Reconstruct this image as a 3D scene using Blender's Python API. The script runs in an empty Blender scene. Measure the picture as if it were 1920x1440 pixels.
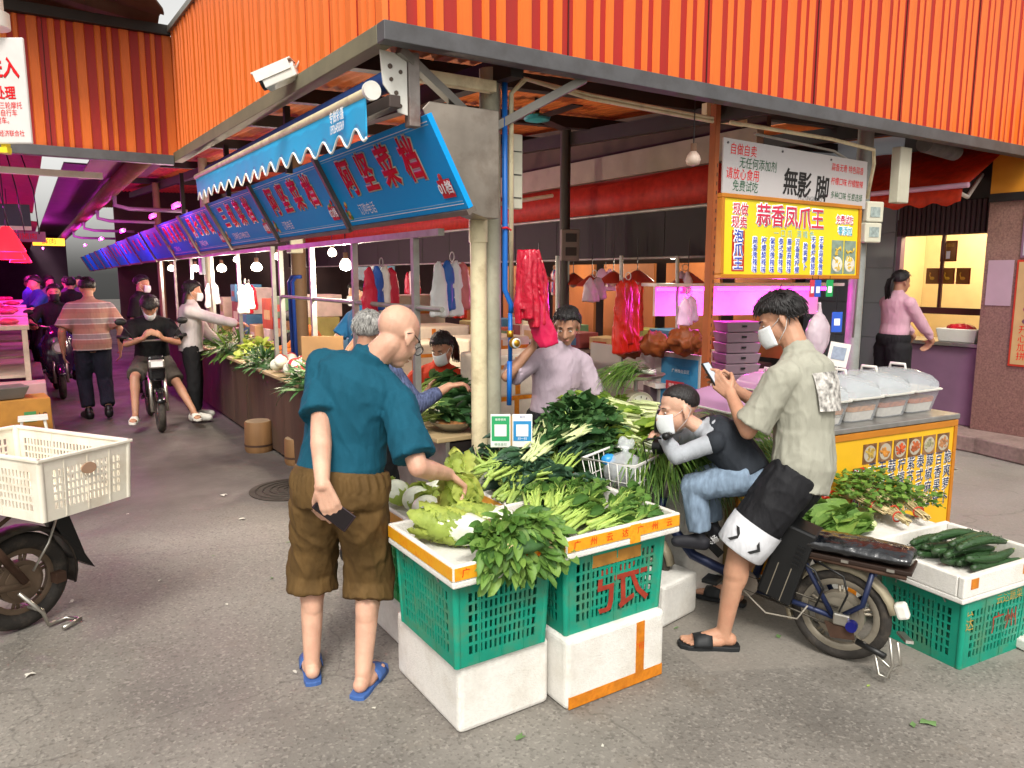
import bpy, bmesh, math, random
import numpy as np
from mathutils import Vector as V, Matrix, Euler, noise

random.seed(7)
rnd = random.random
def U(a, b): return a + (b - a) * rnd()
SC = bpy.context.scene
COL = SC.collection
R = math.radians

# ------------------------------------------------------------------ camera, sky, sun, exposure
FPX, EYE = 1400.0, 1.72
PITCH, YAW = math.atan(205 / 1400), R(33)
cam_d = bpy.data.cameras.new('camera')
cam_d.sensor_width = 36; cam_d.lens = 36 * FPX / 1920; cam_d.clip_end = 400; cam_d.clip_start = .05
cam = bpy.data.objects.new('camera', cam_d); COL.objects.link(cam)
cam.location = (0, 0, EYE); cam.rotation_euler = (R(90) - PITCH, 0, -YAW)
SC.camera = cam
SUN_EL, SUN_AZ = 50, 214      # azimuth clockwise from +Y
world = bpy.data.worlds.new('World'); SC.world = world; world.use_nodes = True
wn = world.node_tree.nodes; wl = world.node_tree.links
sky = wn.new('ShaderNodeTexSky'); sky.sky_type = 'NISHITA'; sky.sun_disc = False
sky.sun_elevation = R(SUN_EL); sky.sun_rotation = R(SUN_AZ); sky.dust_density = 4; sky.ozone_density = .6
hs = wn.new('ShaderNodeHueSaturation'); hs.inputs['Saturation'].default_value = .06   # overcast: almost white
wl.new(sky.outputs[0], hs.inputs['Color']); warm = wn.new('ShaderNodeMix'); warm.data_type = 'RGBA'; warm.blend_type = 'MULTIPLY'; warm.inputs[0].default_value = 1; warm.inputs[7].default_value = (1, .98, .94, 1)
wl.new(hs.outputs[0], warm.inputs[6]); wl.new(warm.outputs[2], wn['Background'].inputs[0])
wn['Background'].inputs[1].default_value = .15
sd = bpy.data.lights.new('sun', 'SUN'); sd.energy = 1.5; sd.angle = R(16); sd.color = (1, .95, .87)
sun = bpy.data.objects.new('sun', sd); COL.objects.link(sun)
sdir = V((math.sin(R(SUN_AZ)) * math.cos(R(SUN_EL)), math.cos(R(SUN_AZ)) * math.cos(R(SUN_EL)), math.sin(R(SUN_EL))))
sun.rotation_euler = (-sdir).to_track_quat('-Z', 'Y').to_euler(); sun.location = (0, 0, 20)
SC.view_settings.view_transform = 'Standard'; SC.view_settings.look = 'None'
SC.view_settings.exposure = .60; SC.view_settings.gamma = 1
SC.cycles.use_denoising = True
SC.cycles.max_bounces = 8; SC.cycles.sample_clamp_indirect = 6
SC.cycles.caustics_reflective = False; SC.cycles.caustics_refractive = False

# ------------------------------------------------------------------ materials
def lin(h):
    h = h.lstrip('#'); c = [int(h[i:i + 2], 16) / 255 for i in (0, 2, 4)]
    return tuple(x / 12.92 if x < .04045 else ((x + .055) / 1.055) ** 2.4 for x in c)
MATS = {}
def mat(name, col, rough=.6, metal=0., var=.12, scale=6., bump=0., bscale=80., spec=.4, island=0., dirt=None,
        emit=None, es=0., alpha=1., trans=0., sss=0., stretch=None, coat=0., wave=None):
    if name in MATS: return MATS[name]
    m = bpy.data.materials.new(name); m.use_nodes = True; MATS[name] = m
    nt = m.node_tree; n = nt.nodes; l = nt.links; b = n['Principled BSDF']
    if isinstance(col, str): col = lin(col)
    b.inputs['Roughness'].default_value = rough; b.inputs['Metallic'].default_value = metal
    b.inputs['Specular IOR Level'].default_value = spec
    tc = n.new('ShaderNodeTexCoord'); mp = n.new('ShaderNodeMapping'); l.new(tc.outputs['Object'], mp.inputs[0])
    if stretch: mp.inputs['Scale'].default_value = stretch
    nz = n.new('ShaderNodeTexNoise'); nz.inputs['Scale'].default_value = scale; nz.inputs['Detail'].default_value = 6
    l.new(mp.outputs[0], nz.inputs['Vector'])
    def mix(a, c2, f, t='MIX'):
        x = n.new('ShaderNodeMix'); x.data_type = 'RGBA'; x.blend_type = t
        for s, val in ((6, a), (7, c2)):
            if isinstance(val, tuple): x.inputs[s].default_value = (*val, 1)
            else: l.new(val, x.inputs[s])
        if isinstance(f, float): x.inputs[0].default_value = f
        else: l.new(f, x.inputs[0])
        return x.outputs[2]
    def ramp(src, lo, hi):
        r_ = n.new('ShaderNodeMapRange'); r_.inputs[1].default_value = lo; r_.inputs[2].default_value = hi
        l.new(src, r_.inputs[0]); return r_.outputs[0]
    dk = tuple(max(0, c * (1 - var)) for c in col); lt = tuple(min(1, c * (1 + var)) for c in col)
    out = mix(dk, lt, ramp(nz.outputs[0], .3, .7))
    if dirt:
        dcol, amt, dsc = dirt
        if isinstance(dcol, str): dcol = lin(dcol)
        n2 = n.new('ShaderNodeTexNoise'); n2.inputs['Scale'].default_value = dsc; n2.inputs['Detail'].default_value = 8
        n2.inputs['Roughness'].default_value = .65
        l.new(mp.outputs[0], n2.inputs['Vector'])
        mm = n.new('ShaderNodeMath'); mm.operation = 'MULTIPLY'; mm.inputs[1].default_value = amt
        l.new(ramp(n2.outputs[0], .47, .72), mm.inputs[0])
        out = mix(out, dcol, mm.outputs[0])
    if island:
        g = n.new('ShaderNodeNewGeometry'); h = n.new('ShaderNodeHueSaturation')
        r1 = n.new('ShaderNodeMapRange'); r1.inputs[3].default_value = 1 - island; r1.inputs[4].default_value = 1 + island
        l.new(g.outputs['Random Per Island'], r1.inputs[0]); l.new(r1.outputs[0], h.inputs['Value'])
        r2 = n.new('ShaderNodeMapRange'); r2.inputs[3].default_value = .5 + .05 * island; r2.inputs[4].default_value = .5 - .06 * island
        l.new(g.outputs['Random Per Island'], r2.inputs[0]); l.new(r2.outputs[0], h.inputs['Hue'])
        l.new(out, h.inputs['Color']); out = h.outputs[0]
    l.new(out, b.inputs['Base Color'])
    if bump:
        n3 = n.new('ShaderNodeTexNoise'); n3.inputs['Scale'].default_value = bscale; n3.inputs['Detail'].default_value = 5
        l.new(mp.outputs[0], n3.inputs['Vector'])
        bp = n.new('ShaderNodeBump'); bp.inputs['Strength'].default_value = bump; bp.inputs['Distance'].default_value = .01
        l.new(n3.outputs[0], bp.inputs['Height']); l.new(bp.outputs[0], b.inputs['Normal'])
    if emit:
        if isinstance(emit, str): emit = lin(emit)
        b.inputs['Emission Color'].default_value = (*emit, 1); b.inputs['Emission Strength'].default_value = es
    b.inputs['Alpha'].default_value = alpha; b.inputs['Transmission Weight'].default_value = trans
    b.inputs['Coat Weight'].default_value = coat
    if sss:
        b.inputs['Subsurface Weight'].default_value = sss; b.inputs['Subsurface Radius'].default_value = (.02, .008, .005)
        b.inputs['Subsurface Scale'].default_value = .5
    return m

# ------------------------------------------------------------------ mesh helper
def frame_of(d):
    d = V(d).normalized(); a = V((0, 0, 1)) if abs(d.z) < .95 else V((1, 0, 0))
    x = a.cross(d).normalized(); y = d.cross(x); return x, y, d
class MB:
    def __init__(s): s.v = []; s.f = []; s.m = []; s.mi = 0; s.T = None
    def add(s, vs, fs):
        o = len(s.v); vs = [V(p) for p in vs]
        if s.T is not None: vs = [s.T @ p for p in vs]
        s.v += vs; s.f += [tuple(i + o for i in f) for f in fs]; s.m += [s.mi] * len(fs); return s
    def box(s, c, d, rz=0, rot=None):
        M = rot if rot is not None else Matrix.Rotation(rz, 3, 'Z')
        vs = [V(c) + M @ V((x * d[0] / 2, y * d[1] / 2, z * d[2] / 2)) for z in (-1, 1) for y in (-1, 1) for x in (-1, 1)]
        return s.add(vs, [(0, 2, 3, 1), (4, 5, 7, 6), (0, 1, 5, 4), (2, 6, 7, 3), (0, 4, 6, 2), (1, 3, 7, 5)])
    def bb(s, x0, x1, y0, y1, z0, z1): return s.box(((x0 + x1) / 2, (y0 + y1) / 2, (z0 + z1) / 2), (x1 - x0, y1 - y0, z1 - z0))
    def loft(s, rings, cap=True, closed=True):
        n = len(rings[0]); vs = [p for r_ in rings for p in r_]; fs = []
        for i in range(len(rings) - 1):
            for j in range(n if closed else n - 1):
                k = (j + 1) % n; fs.append((i * n + j, i * n + k, (i + 1) * n + k, (i + 1) * n + j))
        if cap: fs.append(tuple(range(n - 1, -1, -1))); fs.append(tuple((len(rings) - 1) * n + j for j in range(n)))
        return s.add(vs, fs)
    def ring(s, c, x, y, rx, ry, n=12): return [V(c) + x * (rx * math.cos(2 * math.pi * j / n)) + y * (ry * math.sin(2 * math.pi * j / n)) for j in range(n)]
    def cyl(s, p0, p1, r0, r1=None, n=12, cap=True):
        r1 = r0 if r1 is None else r1; p0 = V(p0); p1 = V(p1); x, y, d = frame_of(p1 - p0)
        return s.loft([s.ring(p0, x, y, r0, r0, n), s.ring(p1, x, y, r1, r1, n)], cap)
    def tube(s, pts, r, n=8, cap=True):
        pts = [V(p) for p in pts]; rs = r if isinstance(r, (list, tuple)) else [r] * len(pts)
        x, y, d = frame_of(pts[1] - pts[0]); rings = []
        for i, p in enumerate(pts):
            t = (pts[min(i + 1, len(pts) - 1)] - pts[max(i - 1, 0)]).normalized()
            x = (x - t * x.dot(t)).normalized(); y = t.cross(x); rings.append(s.ring(p, x, y, rs[i], rs[i], n))
        return s.loft(rings, cap)
    def ell(s, c, r, M=None, seg=16, rg=10):
        M = M or Matrix.Identity(3); c = V(c); vs = [c + M @ V((0, 0, -r[2]))]; fs = []
        for i in range(1, rg):
            th = math.pi * i / rg - math.pi / 2
            for j in range(seg):
                ph = 2 * math.pi * j / seg
                vs.append(c + M @ V((r[0] * math.cos(th) * math.cos(ph), r[1] * math.cos(th) * math.sin(ph), r[2] * math.sin(th))))
        vs.append(c + M @ V((0, 0, r[2])))
        for j in range(seg):
            k = (j + 1) % seg; fs.append((0, 1 + k, 1 + j)); b = 1 + (rg - 2) * seg; fs.append((b + j, b + k, len(vs) - 1))
            for i in range(rg - 2): a = 1 + i * seg; fs.append((a + j, a + k, a + seg + k, a + seg + j))
        return s.add(vs, fs)
    def cap(s, p0, p1, r0, r1=None, n=12):
        r1 = r0 if r1 is None else r1; p0 = V(p0); p1 = V(p1)
        if (p1 - p0).length < 1e-5: return s.ell(p0, (r0,) * 3)
        x, y, d = frame_of(p1 - p0); rings = []
        for k in range(1, 4): a = math.pi / 2 * k / 4; rings.append(s.ring(p0 - d * r0 * math.cos(a), x, y, r0 * math.sin(a), r0 * math.sin(a), n))
        rings.append(s.ring(p0, x, y, r0, r0, n)); rings.append(s.ring(p1, x, y, r1, r1, n))
        for k in range(3, 0, -1): a = math.pi / 2 * k / 4; rings.append(s.ring(p1 + d * r1 * math.cos(a), x, y, r1 * math.sin(a), r1 * math.sin(a), n))
        return s.loft(rings)
    def sheet(s, rows):
        n = len(rows[0]); return s.add([p for r_ in rows for p in r_], [(i * n + j, i * n + j + 1, (i + 1) * n + j + 1, (i + 1) * n + j) for i in range(len(rows) - 1) for j in range(n - 1)])
    def prism(s, pts, a, b):     # outline in local xz? pts are 3D points, extruded by vector (a -> b offsets)
        pts = [V(p) for p in pts]; n = len(pts)
        vs = [p + V(a) for p in pts] + [p + V(b) for p in pts]
        return s.add(vs, [tuple(range(n - 1, -1, -1)), tuple(range(n, 2 * n))] + [(j, (j + 1) % n, n + (j + 1) % n, n + j) for j in range(n)])
    def lathe(s, prof, c=(0, 0, 0), n=20, axis=(0, 0, 1), cap=True):
        x, y, d = frame_of(axis); return s.loft([s.ring(V(c) + d * z, x, y, r_, r_, n) for r_, z in prof], cap)
    def torus(s, c, axis, Rr, r, n=32, k=8):
        x, y, d = frame_of(axis); vs = []; fs = []
        for i in range(n):
            a = 2 * math.pi * i / n; e = x * math.cos(a) + y * math.sin(a)
            for j in range(k):
                b = 2 * math.pi * j / k; vs.append(V(c) + e * (Rr + r * math.cos(b)) + d * (r * math.sin(b)))
        for i in range(n):
            for j in range(k): fs.append((i * k + j, ((i + 1) % n) * k + j, ((i + 1) % n) * k + (j + 1) % k, i * k + (j + 1) % k))
        return s.add(vs, fs)
    def mesh(s, name):
        me = bpy.data.meshes.new(name); me.from_pydata([tuple(p) for p in s.v], [], s.f)
        me.polygons.foreach_set('material_index', s.m); me.update(); return me
    def build(s, name, mats, parent=None, smooth=False, bevel=0, seg=2):
        me = s.mesh(name)
        for m_ in (mats if isinstance(mats, (list, tuple)) else [mats]): me.materials.append(m_)
        if smooth is True: me.polygons.foreach_set('use_smooth', [True] * len(me.polygons))
        o = bpy.data.objects.new(name, me); COL.objects.link(o)
        if parent is not None: o.parent = parent
        if smooth == 'auto':
            me.polygons.foreach_set('use_smooth', [True] * len(me.polygons))
            me.set_sharp_from_angle(angle=R(38))
        if bevel:
            bv = o.modifiers.new('b', 'BEVEL'); bv.width = bevel; bv.segments = seg; bv.limit_method = 'ANGLE'; bv.angle_limit = R(40)
        return o
def tag(o, label, cat, group=None, kind=None):
    o['label'] = label; o['category'] = cat
    if group: o['group'] = group
    if kind: o['kind'] = kind
    return o
def thing(name, label, cat, loc=(0, 0, 0), rz=0, group=None, mw=None):
    o = bpy.data.objects.new(name, None); COL.objects.link(o); o.empty_display_size = .1
    if mw is not None: o.matrix_world = mw
    else: o.location = loc; o.rotation_euler = (0, 0, rz)
    return tag(o, label, cat, group)
def struct(name, mb, m, smooth=False, bevel=0):
    o = mb.build(name, m, None, smooth, bevel); o['kind'] = 'structure'; return o
def dup(root, loc=None, rot=None, label=None, scale=None, group=None):
    r_ = root.copy(); COL.objects.link(r_)
    if loc is not None: r_.location = loc
    if rot is not None: r_.rotation_euler = rot
    if scale is not None: r_.scale = scale if isinstance(scale, (tuple, V)) else (scale,) * 3
    if label: r_['label'] = label
    if group: r_['group'] = group
    for ch in root.children:
        c = ch.copy(); COL.objects.link(c); c.parent = r_
        for g in ch.children: d = g.copy(); COL.objects.link(d); d.parent = c
    return r_
def basis(origin, x, y):      # matrix with local x = reading direction, local y = up, local z = towards the reader
    x = V(x).normalized(); y = V(y); y = (y - x * x.dot(y)).normalized(); z = x.cross(y)
    M = Matrix((x, y, z)).transposed().to_4x4(); M.translation = V(origin); return M
def text(body, size, m, parent, loc, name='lettering', off=0., ext=0., align='CENTER', sx=1., rot=None, vertical=False, lsp=1.05, shear=0.):
    c = bpy.data.curves.new(name, 'FONT'); c.body = '\n'.join(body) if vertical else body
    c.size = size; c.align_x = align; c.align_y = 'CENTER'; c.bevel_depth = off; c.bevel_resolution = 0; c.extrude = ext; c.resolution_u = 2; c.space_line = lsp; c.shear = shear
    t = bpy.data.objects.new(name, c); COL.objects.link(t)
    me = bpy.data.meshes.new_from_object(t.evaluated_get(bpy.context.evaluated_depsgraph_get()))
    bpy.data.objects.remove(t); bpy.data.curves.remove(c)
    if off:      # a flat print: bold strokes without thickness
        co = np.empty(len(me.vertices) * 3); me.vertices.foreach_get('co', co); co[2::3] *= .02 / max(off, .002) * .02; me.vertices.foreach_set('co', co); me.update()
    me.materials.clear(); me.materials.append(m)
    o = bpy.data.objects.new(name, me); COL.objects.link(o); o.parent = parent; o.location = loc; o.scale = (sx, 1, 1)
    if rot: o.rotation_euler = rot
    return o
def remesh(name, mb, vox, sm, m, parent, fold=None, loc=None, subs=()):
    me = mb.mesh(name); o = bpy.data.objects.new(name, me); COL.objects.link(o)
    md = o.modifiers.new('r', 'REMESH'); md.mode = 'VOXEL'; md.voxel_size = vox; md.use_smooth_shade = True
    if sm: s_ = o.modifiers.new('s', 'SMOOTH'); s_.factor = .5; s_.iterations = sm
    m2 = bpy.data.meshes.new_from_object(o.evaluated_get(bpy.context.evaluated_depsgraph_get()))
    bpy.data.objects.remove(o); bpy.data.meshes.remove(me)
    if fold:
        co = np.empty(len(m2.vertices) * 3); m2.vertices.foreach_get('co', co); co = co.reshape(-1, 3)
        no = np.empty(len(m2.vertices) * 3); m2.vertices.foreach_get('normal', no); no = no.reshape(-1, 3)
        d = np.array([fold(V(p), V(q)) for p, q in zip(co, no)])
        m2.vertices.foreach_set('co', (co + no * d[:, None]).ravel()); m2.update()
    m2.polygons.foreach_set('use_smooth', [True] * len(m2.polygons))
    m2.materials.clear(); m2.materials.append(m)
    o = bpy.data.objects.new(name, m2); COL.objects.link(o); o.parent = parent
    return o
# a point of the place seen along a pixel of the 1920x1440 photograph, at a given height or distance
_f = V((math.sin(YAW) * math.cos(PITCH), math.cos(YAW) * math.cos(PITCH), -math.sin(PITCH)))
_r = V((math.cos(YAW), -math.sin(YAW), 0)); _u = _r.cross(_f)
def ray(px, py): return _f + _r * ((px - 960) / FPX) - _u * ((py - 720) / FPX)
def G(px, py, z=0.): d = ray(px, py); return V((0, 0, EYE)) + d * ((z - EYE) / d.z)
def D(px, py, dep): return V((0, 0, EYE)) + ray(px, py) * dep

# ------------------------------------------------------------------ shared materials
steel = mat('brushed_steel', (.42, .41, .39), .38, .85, .15, 12, .05, 200, dirt=('#6b5a45', .35, 5))
galv = mat('galvanised_grey', '#9a9a94', .5, .5, .15, 10, dirt=('#6e6354', .5, 6))
dkgrey = mat('dark_grey_steel', '#5b5a5c', .5, .3, .15, 5, dirt=('#3f3a36', .4, 7))
black = mat('black_plastic', '#161616', .4, 0, .2, 8)
white_p = mat('white_plastic', '#dcdad2', .45, 0, .04, 5, dirt=('#a99f8c', .35, 6))
foam = mat('foam_white', '#dcd9d2', .75, 0, .05, 60, .4, 170, dirt=('#a89a84', .38, 5))
tape = mat('packing_tape', '#c8791c', .3, 0, .15, 30, dirt=('#8e3f12', .55, 26))
tape2 = mat('yellow_tape', '#e0a021', .3, 0, .12, 30, dirt=('#b9470f', .6, 30))
greenp = mat('crate_green', '#0f8a70', .5, 0, .14, 6, .1, 60, dirt=('#6b6a42', .5, 9))
wood = mat('old_wood', '#7a5836', .7, 0, .3, 6, .4, 30, stretch=(1, 1, .15))
rubber = mat('tyre_rubber', '#2e2a26', .8, 0, .2, 20, .3, 90, dirt=('#6b6053', .55, 9))
cream = mat('cream_pvc', '#d8cba6', .5, 0, .08, 4, dirt=('#8a7350', .6, 7))
bluepipe = mat('blue_pipe', '#0f63b8', .4, 0, .08, 6)
white_t = mat('lettering_white', '#eeeeee', .6, 0, 0)
red_t = mat('lettering_red', '#d8141c', .6, 0, .03, spec=.15)
navy_t = mat('lettering_blue', '#1e3aa0', .5, 0, .03)
dkblue_t = mat('lettering_dark', '#26304f', .5, 0, .03)
# ------------------------------------------------------------------ ground
def ground_mat():
    m = bpy.data.materials.new('asphalt'); m.use_nodes = True; nt = m.node_tree; n = nt.nodes; l = nt.links; b = n['Principled BSDF']
    g = n.new('ShaderNodeNewGeometry')
    def nz(sc, det=8, ro=.6):
        x = n.new('ShaderNodeTexNoise'); x.inputs['Scale'].default_value = sc; x.inputs['Detail'].default_value = det
        x.inputs['Roughness'].default_value = ro; l.new(g.outputs['Position'], x.inputs['Vector']); return x.outputs[0]
    def mr(s, a, c, lo=0., hi=1.):
        x = n.new('ShaderNodeMapRange'); x.inputs[1].default_value = a; x.inputs[2].default_value = c
        x.inputs[3].default_value = lo; x.inputs[4].default_value = hi; l.new(s, x.inputs[0]); return x.outputs[0]
    def mix(a, c, f):
        x = n.new('ShaderNodeMix'); x.data_type = 'RGBA'
        for s, val in ((6, a), (7, c)):
            if isinstance(val, tuple): x.inputs[s].default_value = (*val, 1)
            else: l.new(val, x.inputs[s])
        l.new(f, x.inputs[0]); return x.outputs[2]
    base = mix((.160, .146, .126), (.245, .224, .196), mr(nz(1.1), .35, .65))
    base = mix(base, (.115, .104, .092), mr(nz(.45, 5), .5, .68))
    base = mix(base, (.19, .15, .11), mr(nz(3.2, 6), .58, .8, 0, .6))
    vo = n.new('ShaderNodeTexVoronoi'); vo.inputs['Scale'].default_value = 95; l.new(g.outputs['Position'], vo.inputs['Vector'])
    sp = n.new('ShaderNodeSeparateColor'); l.new(vo.outputs['Color'], sp.inputs[0])
    base = mix(base, (.36, .33, .29), mr(sp.outputs[0], .76, .97, 0, .4))
    base = mix(base, (.06, .052, .045), mr(sp.outputs[1], .72, .97, 0, .45))
    # older patches and cracks
    v2 = n.new('ShaderNodeTexVoronoi'); v2.inputs['Scale'].default_value = .42; l.new(g.outputs['Position'], v2.inputs['Vector']); s2 = n.new('ShaderNodeSeparateColor'); l.new(v2.outputs['Color'], s2.inputs[0])
    base = mix(base, (.235, .212, .182), mr(s2.outputs[0], .55, .6, 0, .55))
    va = n.new('ShaderNodeVectorMath'); va.operation = 'MULTIPLY_ADD'; nc = n.new('ShaderNodeTexNoise'); nc.inputs['Scale'].default_value = 2.5; nc.inputs['Detail'].default_value = 6; l.new(g.outputs['Position'], nc.inputs['Vector'])
    l.new(nc.outputs['Color'], va.inputs[0]); va.inputs[1].default_value = (.5, .5, .5); l.new(g.outputs['Position'], va.inputs[2])
    v3 = n.new('ShaderNodeTexVoronoi'); v3.feature = 'DISTANCE_TO_EDGE'; v3.inputs['Scale'].default_value = .55; l.new(va.outputs[0], v3.inputs['Vector'])
    base = mix(base, (.035, .030, .026), mr(v3.outputs['Distance'], .005, .001, 0, .32))
    base = mix(base, (.06, .053, .045), mr(nz(.8, 7, .7), .60, .70, 0, .6))
    base = mix(base, (.30, .27, .23), mr(nz(6, 4), .68, .8, 0, .5))
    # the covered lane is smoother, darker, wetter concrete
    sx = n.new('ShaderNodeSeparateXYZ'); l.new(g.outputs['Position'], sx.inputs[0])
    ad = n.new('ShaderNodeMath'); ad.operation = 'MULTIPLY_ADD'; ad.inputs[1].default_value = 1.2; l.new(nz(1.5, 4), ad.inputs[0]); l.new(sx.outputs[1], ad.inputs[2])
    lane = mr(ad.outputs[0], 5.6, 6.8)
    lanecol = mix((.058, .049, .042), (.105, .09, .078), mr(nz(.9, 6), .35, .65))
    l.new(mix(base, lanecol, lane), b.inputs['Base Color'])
    # cracks
    ro = mr(nz(2.2, 4), .3, .7, .55, .9)
    rr = n.new('ShaderNodeMath'); rr.operation = 'MULTIPLY_ADD'; rr.inputs[1].default_value = .0; l.new(lane, rr.inputs[0]); l.new(ro, rr.inputs[2])
    l.new(rr.outputs[0], b.inputs['Roughness'])
    bp = n.new('ShaderNodeBump'); bp.inputs['Strength'].default_value = .4; bp.inputs['Distance'].default_value = .006
    ma = n.new('ShaderNodeMath'); ma.operation = 'MULTIPLY_ADD'; ma.inputs[1].default_value = .5
    l.new(vo.outputs['Distance'], ma.inputs[0]); l.new(nz(40, 6), ma.inputs[2]); l.new(ma.outputs[0], bp.inputs['Height']); l.new(bp.outputs[0], b.inputs['Normal'])
    return m
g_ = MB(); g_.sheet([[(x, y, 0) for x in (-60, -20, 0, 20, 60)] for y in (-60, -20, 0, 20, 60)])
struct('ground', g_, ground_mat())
conc = mat('worn_concrete', '#7d7266', .85, 0, .2, 3, .3, 30, dirt=('#3d342c', .6, 3))
g_ = MB(); g_.bb(-2.6, .16, 7.6, 30, 0.002, .20); struct('kerb_platform', g_, conc, bevel=.02)
stepm = mat('granite_step', '#8d7a72', .5, 0, .2, 30, dirt=('#4a3d36', .5, 2.5))
g_ = MB(); g_.prism([(7.30, 2.2, 0), (12, 2.2, 0), (12, 7.5, 0), (7.75, 7.5, 0), (7.62, 3.5, 0)], (0, 0, .003), (0, 0, .16)); struct('shop_step', g_, stepm, bevel=.015)

# ------------------------------------------------------------------ market hall: cladding, edge beams, roof
FX, FY, ZB, ZT = 1.53, 3.41, 2.79, 3.96      # fascia corner, bottom of edge beam, top of cladding
INX, INY = 1.36, 8.0                         # where the lane fascia meets the cross wall
redm = mat('cladding_red', '#a8231b', .55, 0, .12, 3, dirt=('#7a2a20', .5, 6), stretch=(1, 1, .14))
orgm = mat('cladding_orange', (.74, .150, .016), .5, 0, .10, 2.5, dirt=('#8e3a14', .45, 6), stretch=(1, 1, .14))
hall = thing('market_hall', 'market hall roof with orange and red striped metal cladding over the stalls', 'building', (FX, FY, 0))
WIDTHS = ((.074, .068), (.032, .054), (.044, .086))   # rib, then red gap
def cladding(name, p0, p1, z0, z1, nrm, prot=.014, wf=1.):
    """red backing sheet from p0 to p1 with proud orange ribs"""
    p0 = V((*p0, 0)); p1 = V((*p1, 0)); L = (p1 - p0).length; d = (p1 - p0) / L; nrm = V((*nrm, 0)); o = V((FX, FY, 0))
    mb = MB(); a = p0 - o; b = p1 - o
    mb.prism([a + V((0, 0, z0)), b + V((0, 0, z0)), b + V((0, 0, z1)), a + V((0, 0, z1))], -nrm * .05, (0, 0, 0))
    w = mb.build(name, redm, hall)
    ang = math.atan2(d.y, d.x); cache = {}; s = .01; i = 0
    while s < L - .09:
        rw, gp = WIDTHS[i % 3]; rw *= wf; gp *= wf
        if i % 3 not in cache:
            r_ = MB(); x0, x1 = 0, rw
            prof = [(x0 - .006, 0), (x1 + .006, 0), (x1 - .002, prot), (x0 + .002, prot)]
            sg = -1 if (d.cross(V((0, 0, 1))) - nrm).length > 1 else 1
            r_.prism([(x, -sg * y, z0 + .0) for x, y in prof], (0, 0, .002), (0, 0, z1 - z0 - .002))
            cache[i % 3] = r_.mesh('rib'); cache[i % 3].materials.append(orgm)
        q = bpy.data.objects.new('rib', cache[i % 3]); COL.objects.link(q); q.parent = w
        q.location = a + d * s + nrm * .001; q.rotation_euler = (0, 0, ang)
        s += rw + gp; i += 1
        if i % 9 == 0:      # sheet lap
            if 'lap' not in cache:
                r_ = MB(); r_.bb(-.003, .003, -.006, .002, z0 + .004, z1 - .004); cache['lap'] = r_.mesh('lap_seam'); cache['lap'].materials.append(mat('lap_dark', '#4a1812', .7))
            q = bpy.data.objects.new('lap_seam', cache['lap']); COL.objects.link(q); q.parent = w; q.location = a + d * (s - gp * .45) + nrm * .002; q.rotation_euler = (0, 0, ang)
    return w
cladding('front_cladding', (FX, FY), (11, FY + .02), ZB + .09, 4.7, (0, -1))
cladding('lane_cladding', (FX, FY), (INX, INY), ZB + .09, ZT, (-1, 0), .028)
cladding('cross_cladding', (INX, INY), (-2.4, INY + .05), ZB + .06, 3.94, (0, -1))
o_ = V((FX, FY, 0))
def hpart(name, mb, m, **k):
    mb.v = [p - o_ for p in mb.v]; return mb.build(name, m, hall, **k)
mb = MB(); mb.bb(FX - .05, 11, FY - .055, FY + .03, ZB, ZB + .088); hpart('edge_beam', mb, dkgrey, bevel=.004)
mb = MB(); mb.prism([(FX - .05, FY - .055 + .09, ZB), (FX + .03, FY + .035, ZB), (INX + .03, INY, ZB), (INX - .05, INY, ZB)], (0, 0, 0), (0, 0, .088)); hpart('edge_beam', mb, mat('edge_beam_bronze', '#77715a', .65, .05, .1, 5, dirt=('#4c4a44', .4, 3)), bevel=.004)
mb = MB(); mb.bb(-2.4, INX - .052, INY - .06, INY + .03, ZB - .03, ZB + .058); hpart('edge_beam', mb, dkgrey, bevel=.004)
mb = MB(); mb.bb(-2.4, INX - .01, INY - .05, INY + .04, 3.941, 4.03); hpart('coping_strip', mb, mat('coping', '#3b3734', .6, .3, .1), bevel=.004)
mb = MB(); mb.prism([(INX - .045, INY - .06, 3.962), (INX + .03, INY - .06, 3.962), (FX + .03, FY + .1, 3.962), (FX - .045, FY + .1, 3.962)], (0, 0, 0), (0, 0, .05)); hpart('coping_strip', mb, galv)
# roof underside: corrugated sheet
roofm = mat('roof_sheet_rust', '#bf6428', .75, 0, .25, 2, .2, 30, dirt=('#5a2f18', .6, 2.5))
def corrug(mb, x0, x1, y0, y1, zf, pitch=.09, amp=.016, ny=6):
    nx = int((x1 - x0) / pitch * 4); rows = []
    for j in range(ny + 1):
        y = y0 + (y1 - y0) * j / ny
        rows.append([(x0 + (x1 - x0) * i / nx, y, zf(x0 + (x1 - x0) * i / nx, y) + amp * math.sin(i * math.pi / 2 + .4)) for i in range(nx + 1)])
    mb.sheet(rows)
def roof_z(x, y): return 2.98 + .045 * (y - FY) + .03 * (x - FX)
mb = MB(); corrug(mb, FX + .04, 4.95, FY + .04, 36, roof_z, ny=24)
for p in mb.v: p.x -= .037 * (min(p.y, 8.1) - FY)
hpart('roof_sheet', mb, roofm, smooth=True)
mb = MB(); corrug(mb, 6.5, 8.2, FY + .04, 36, roof_z, ny=10); hpart('roof_sheet', mb, roofm, smooth=True)
mb = MB(); corrug(mb, 4.95, 6.5, FY + .04, 4.15, roof_z, ny=2); hpart('roof_sheet', mb, roofm, smooth=True)
mb = MB(); mb.bb(8.2, 11, FY + .04, 12, 3.35, 3.40); hpart('soffit', mb, mat('amber_soffit', '#c07d1a', .6, 0, .15, 2))
beam = mat('dark_beam', '#2b2623', .6, .2, .2, 4)
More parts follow.
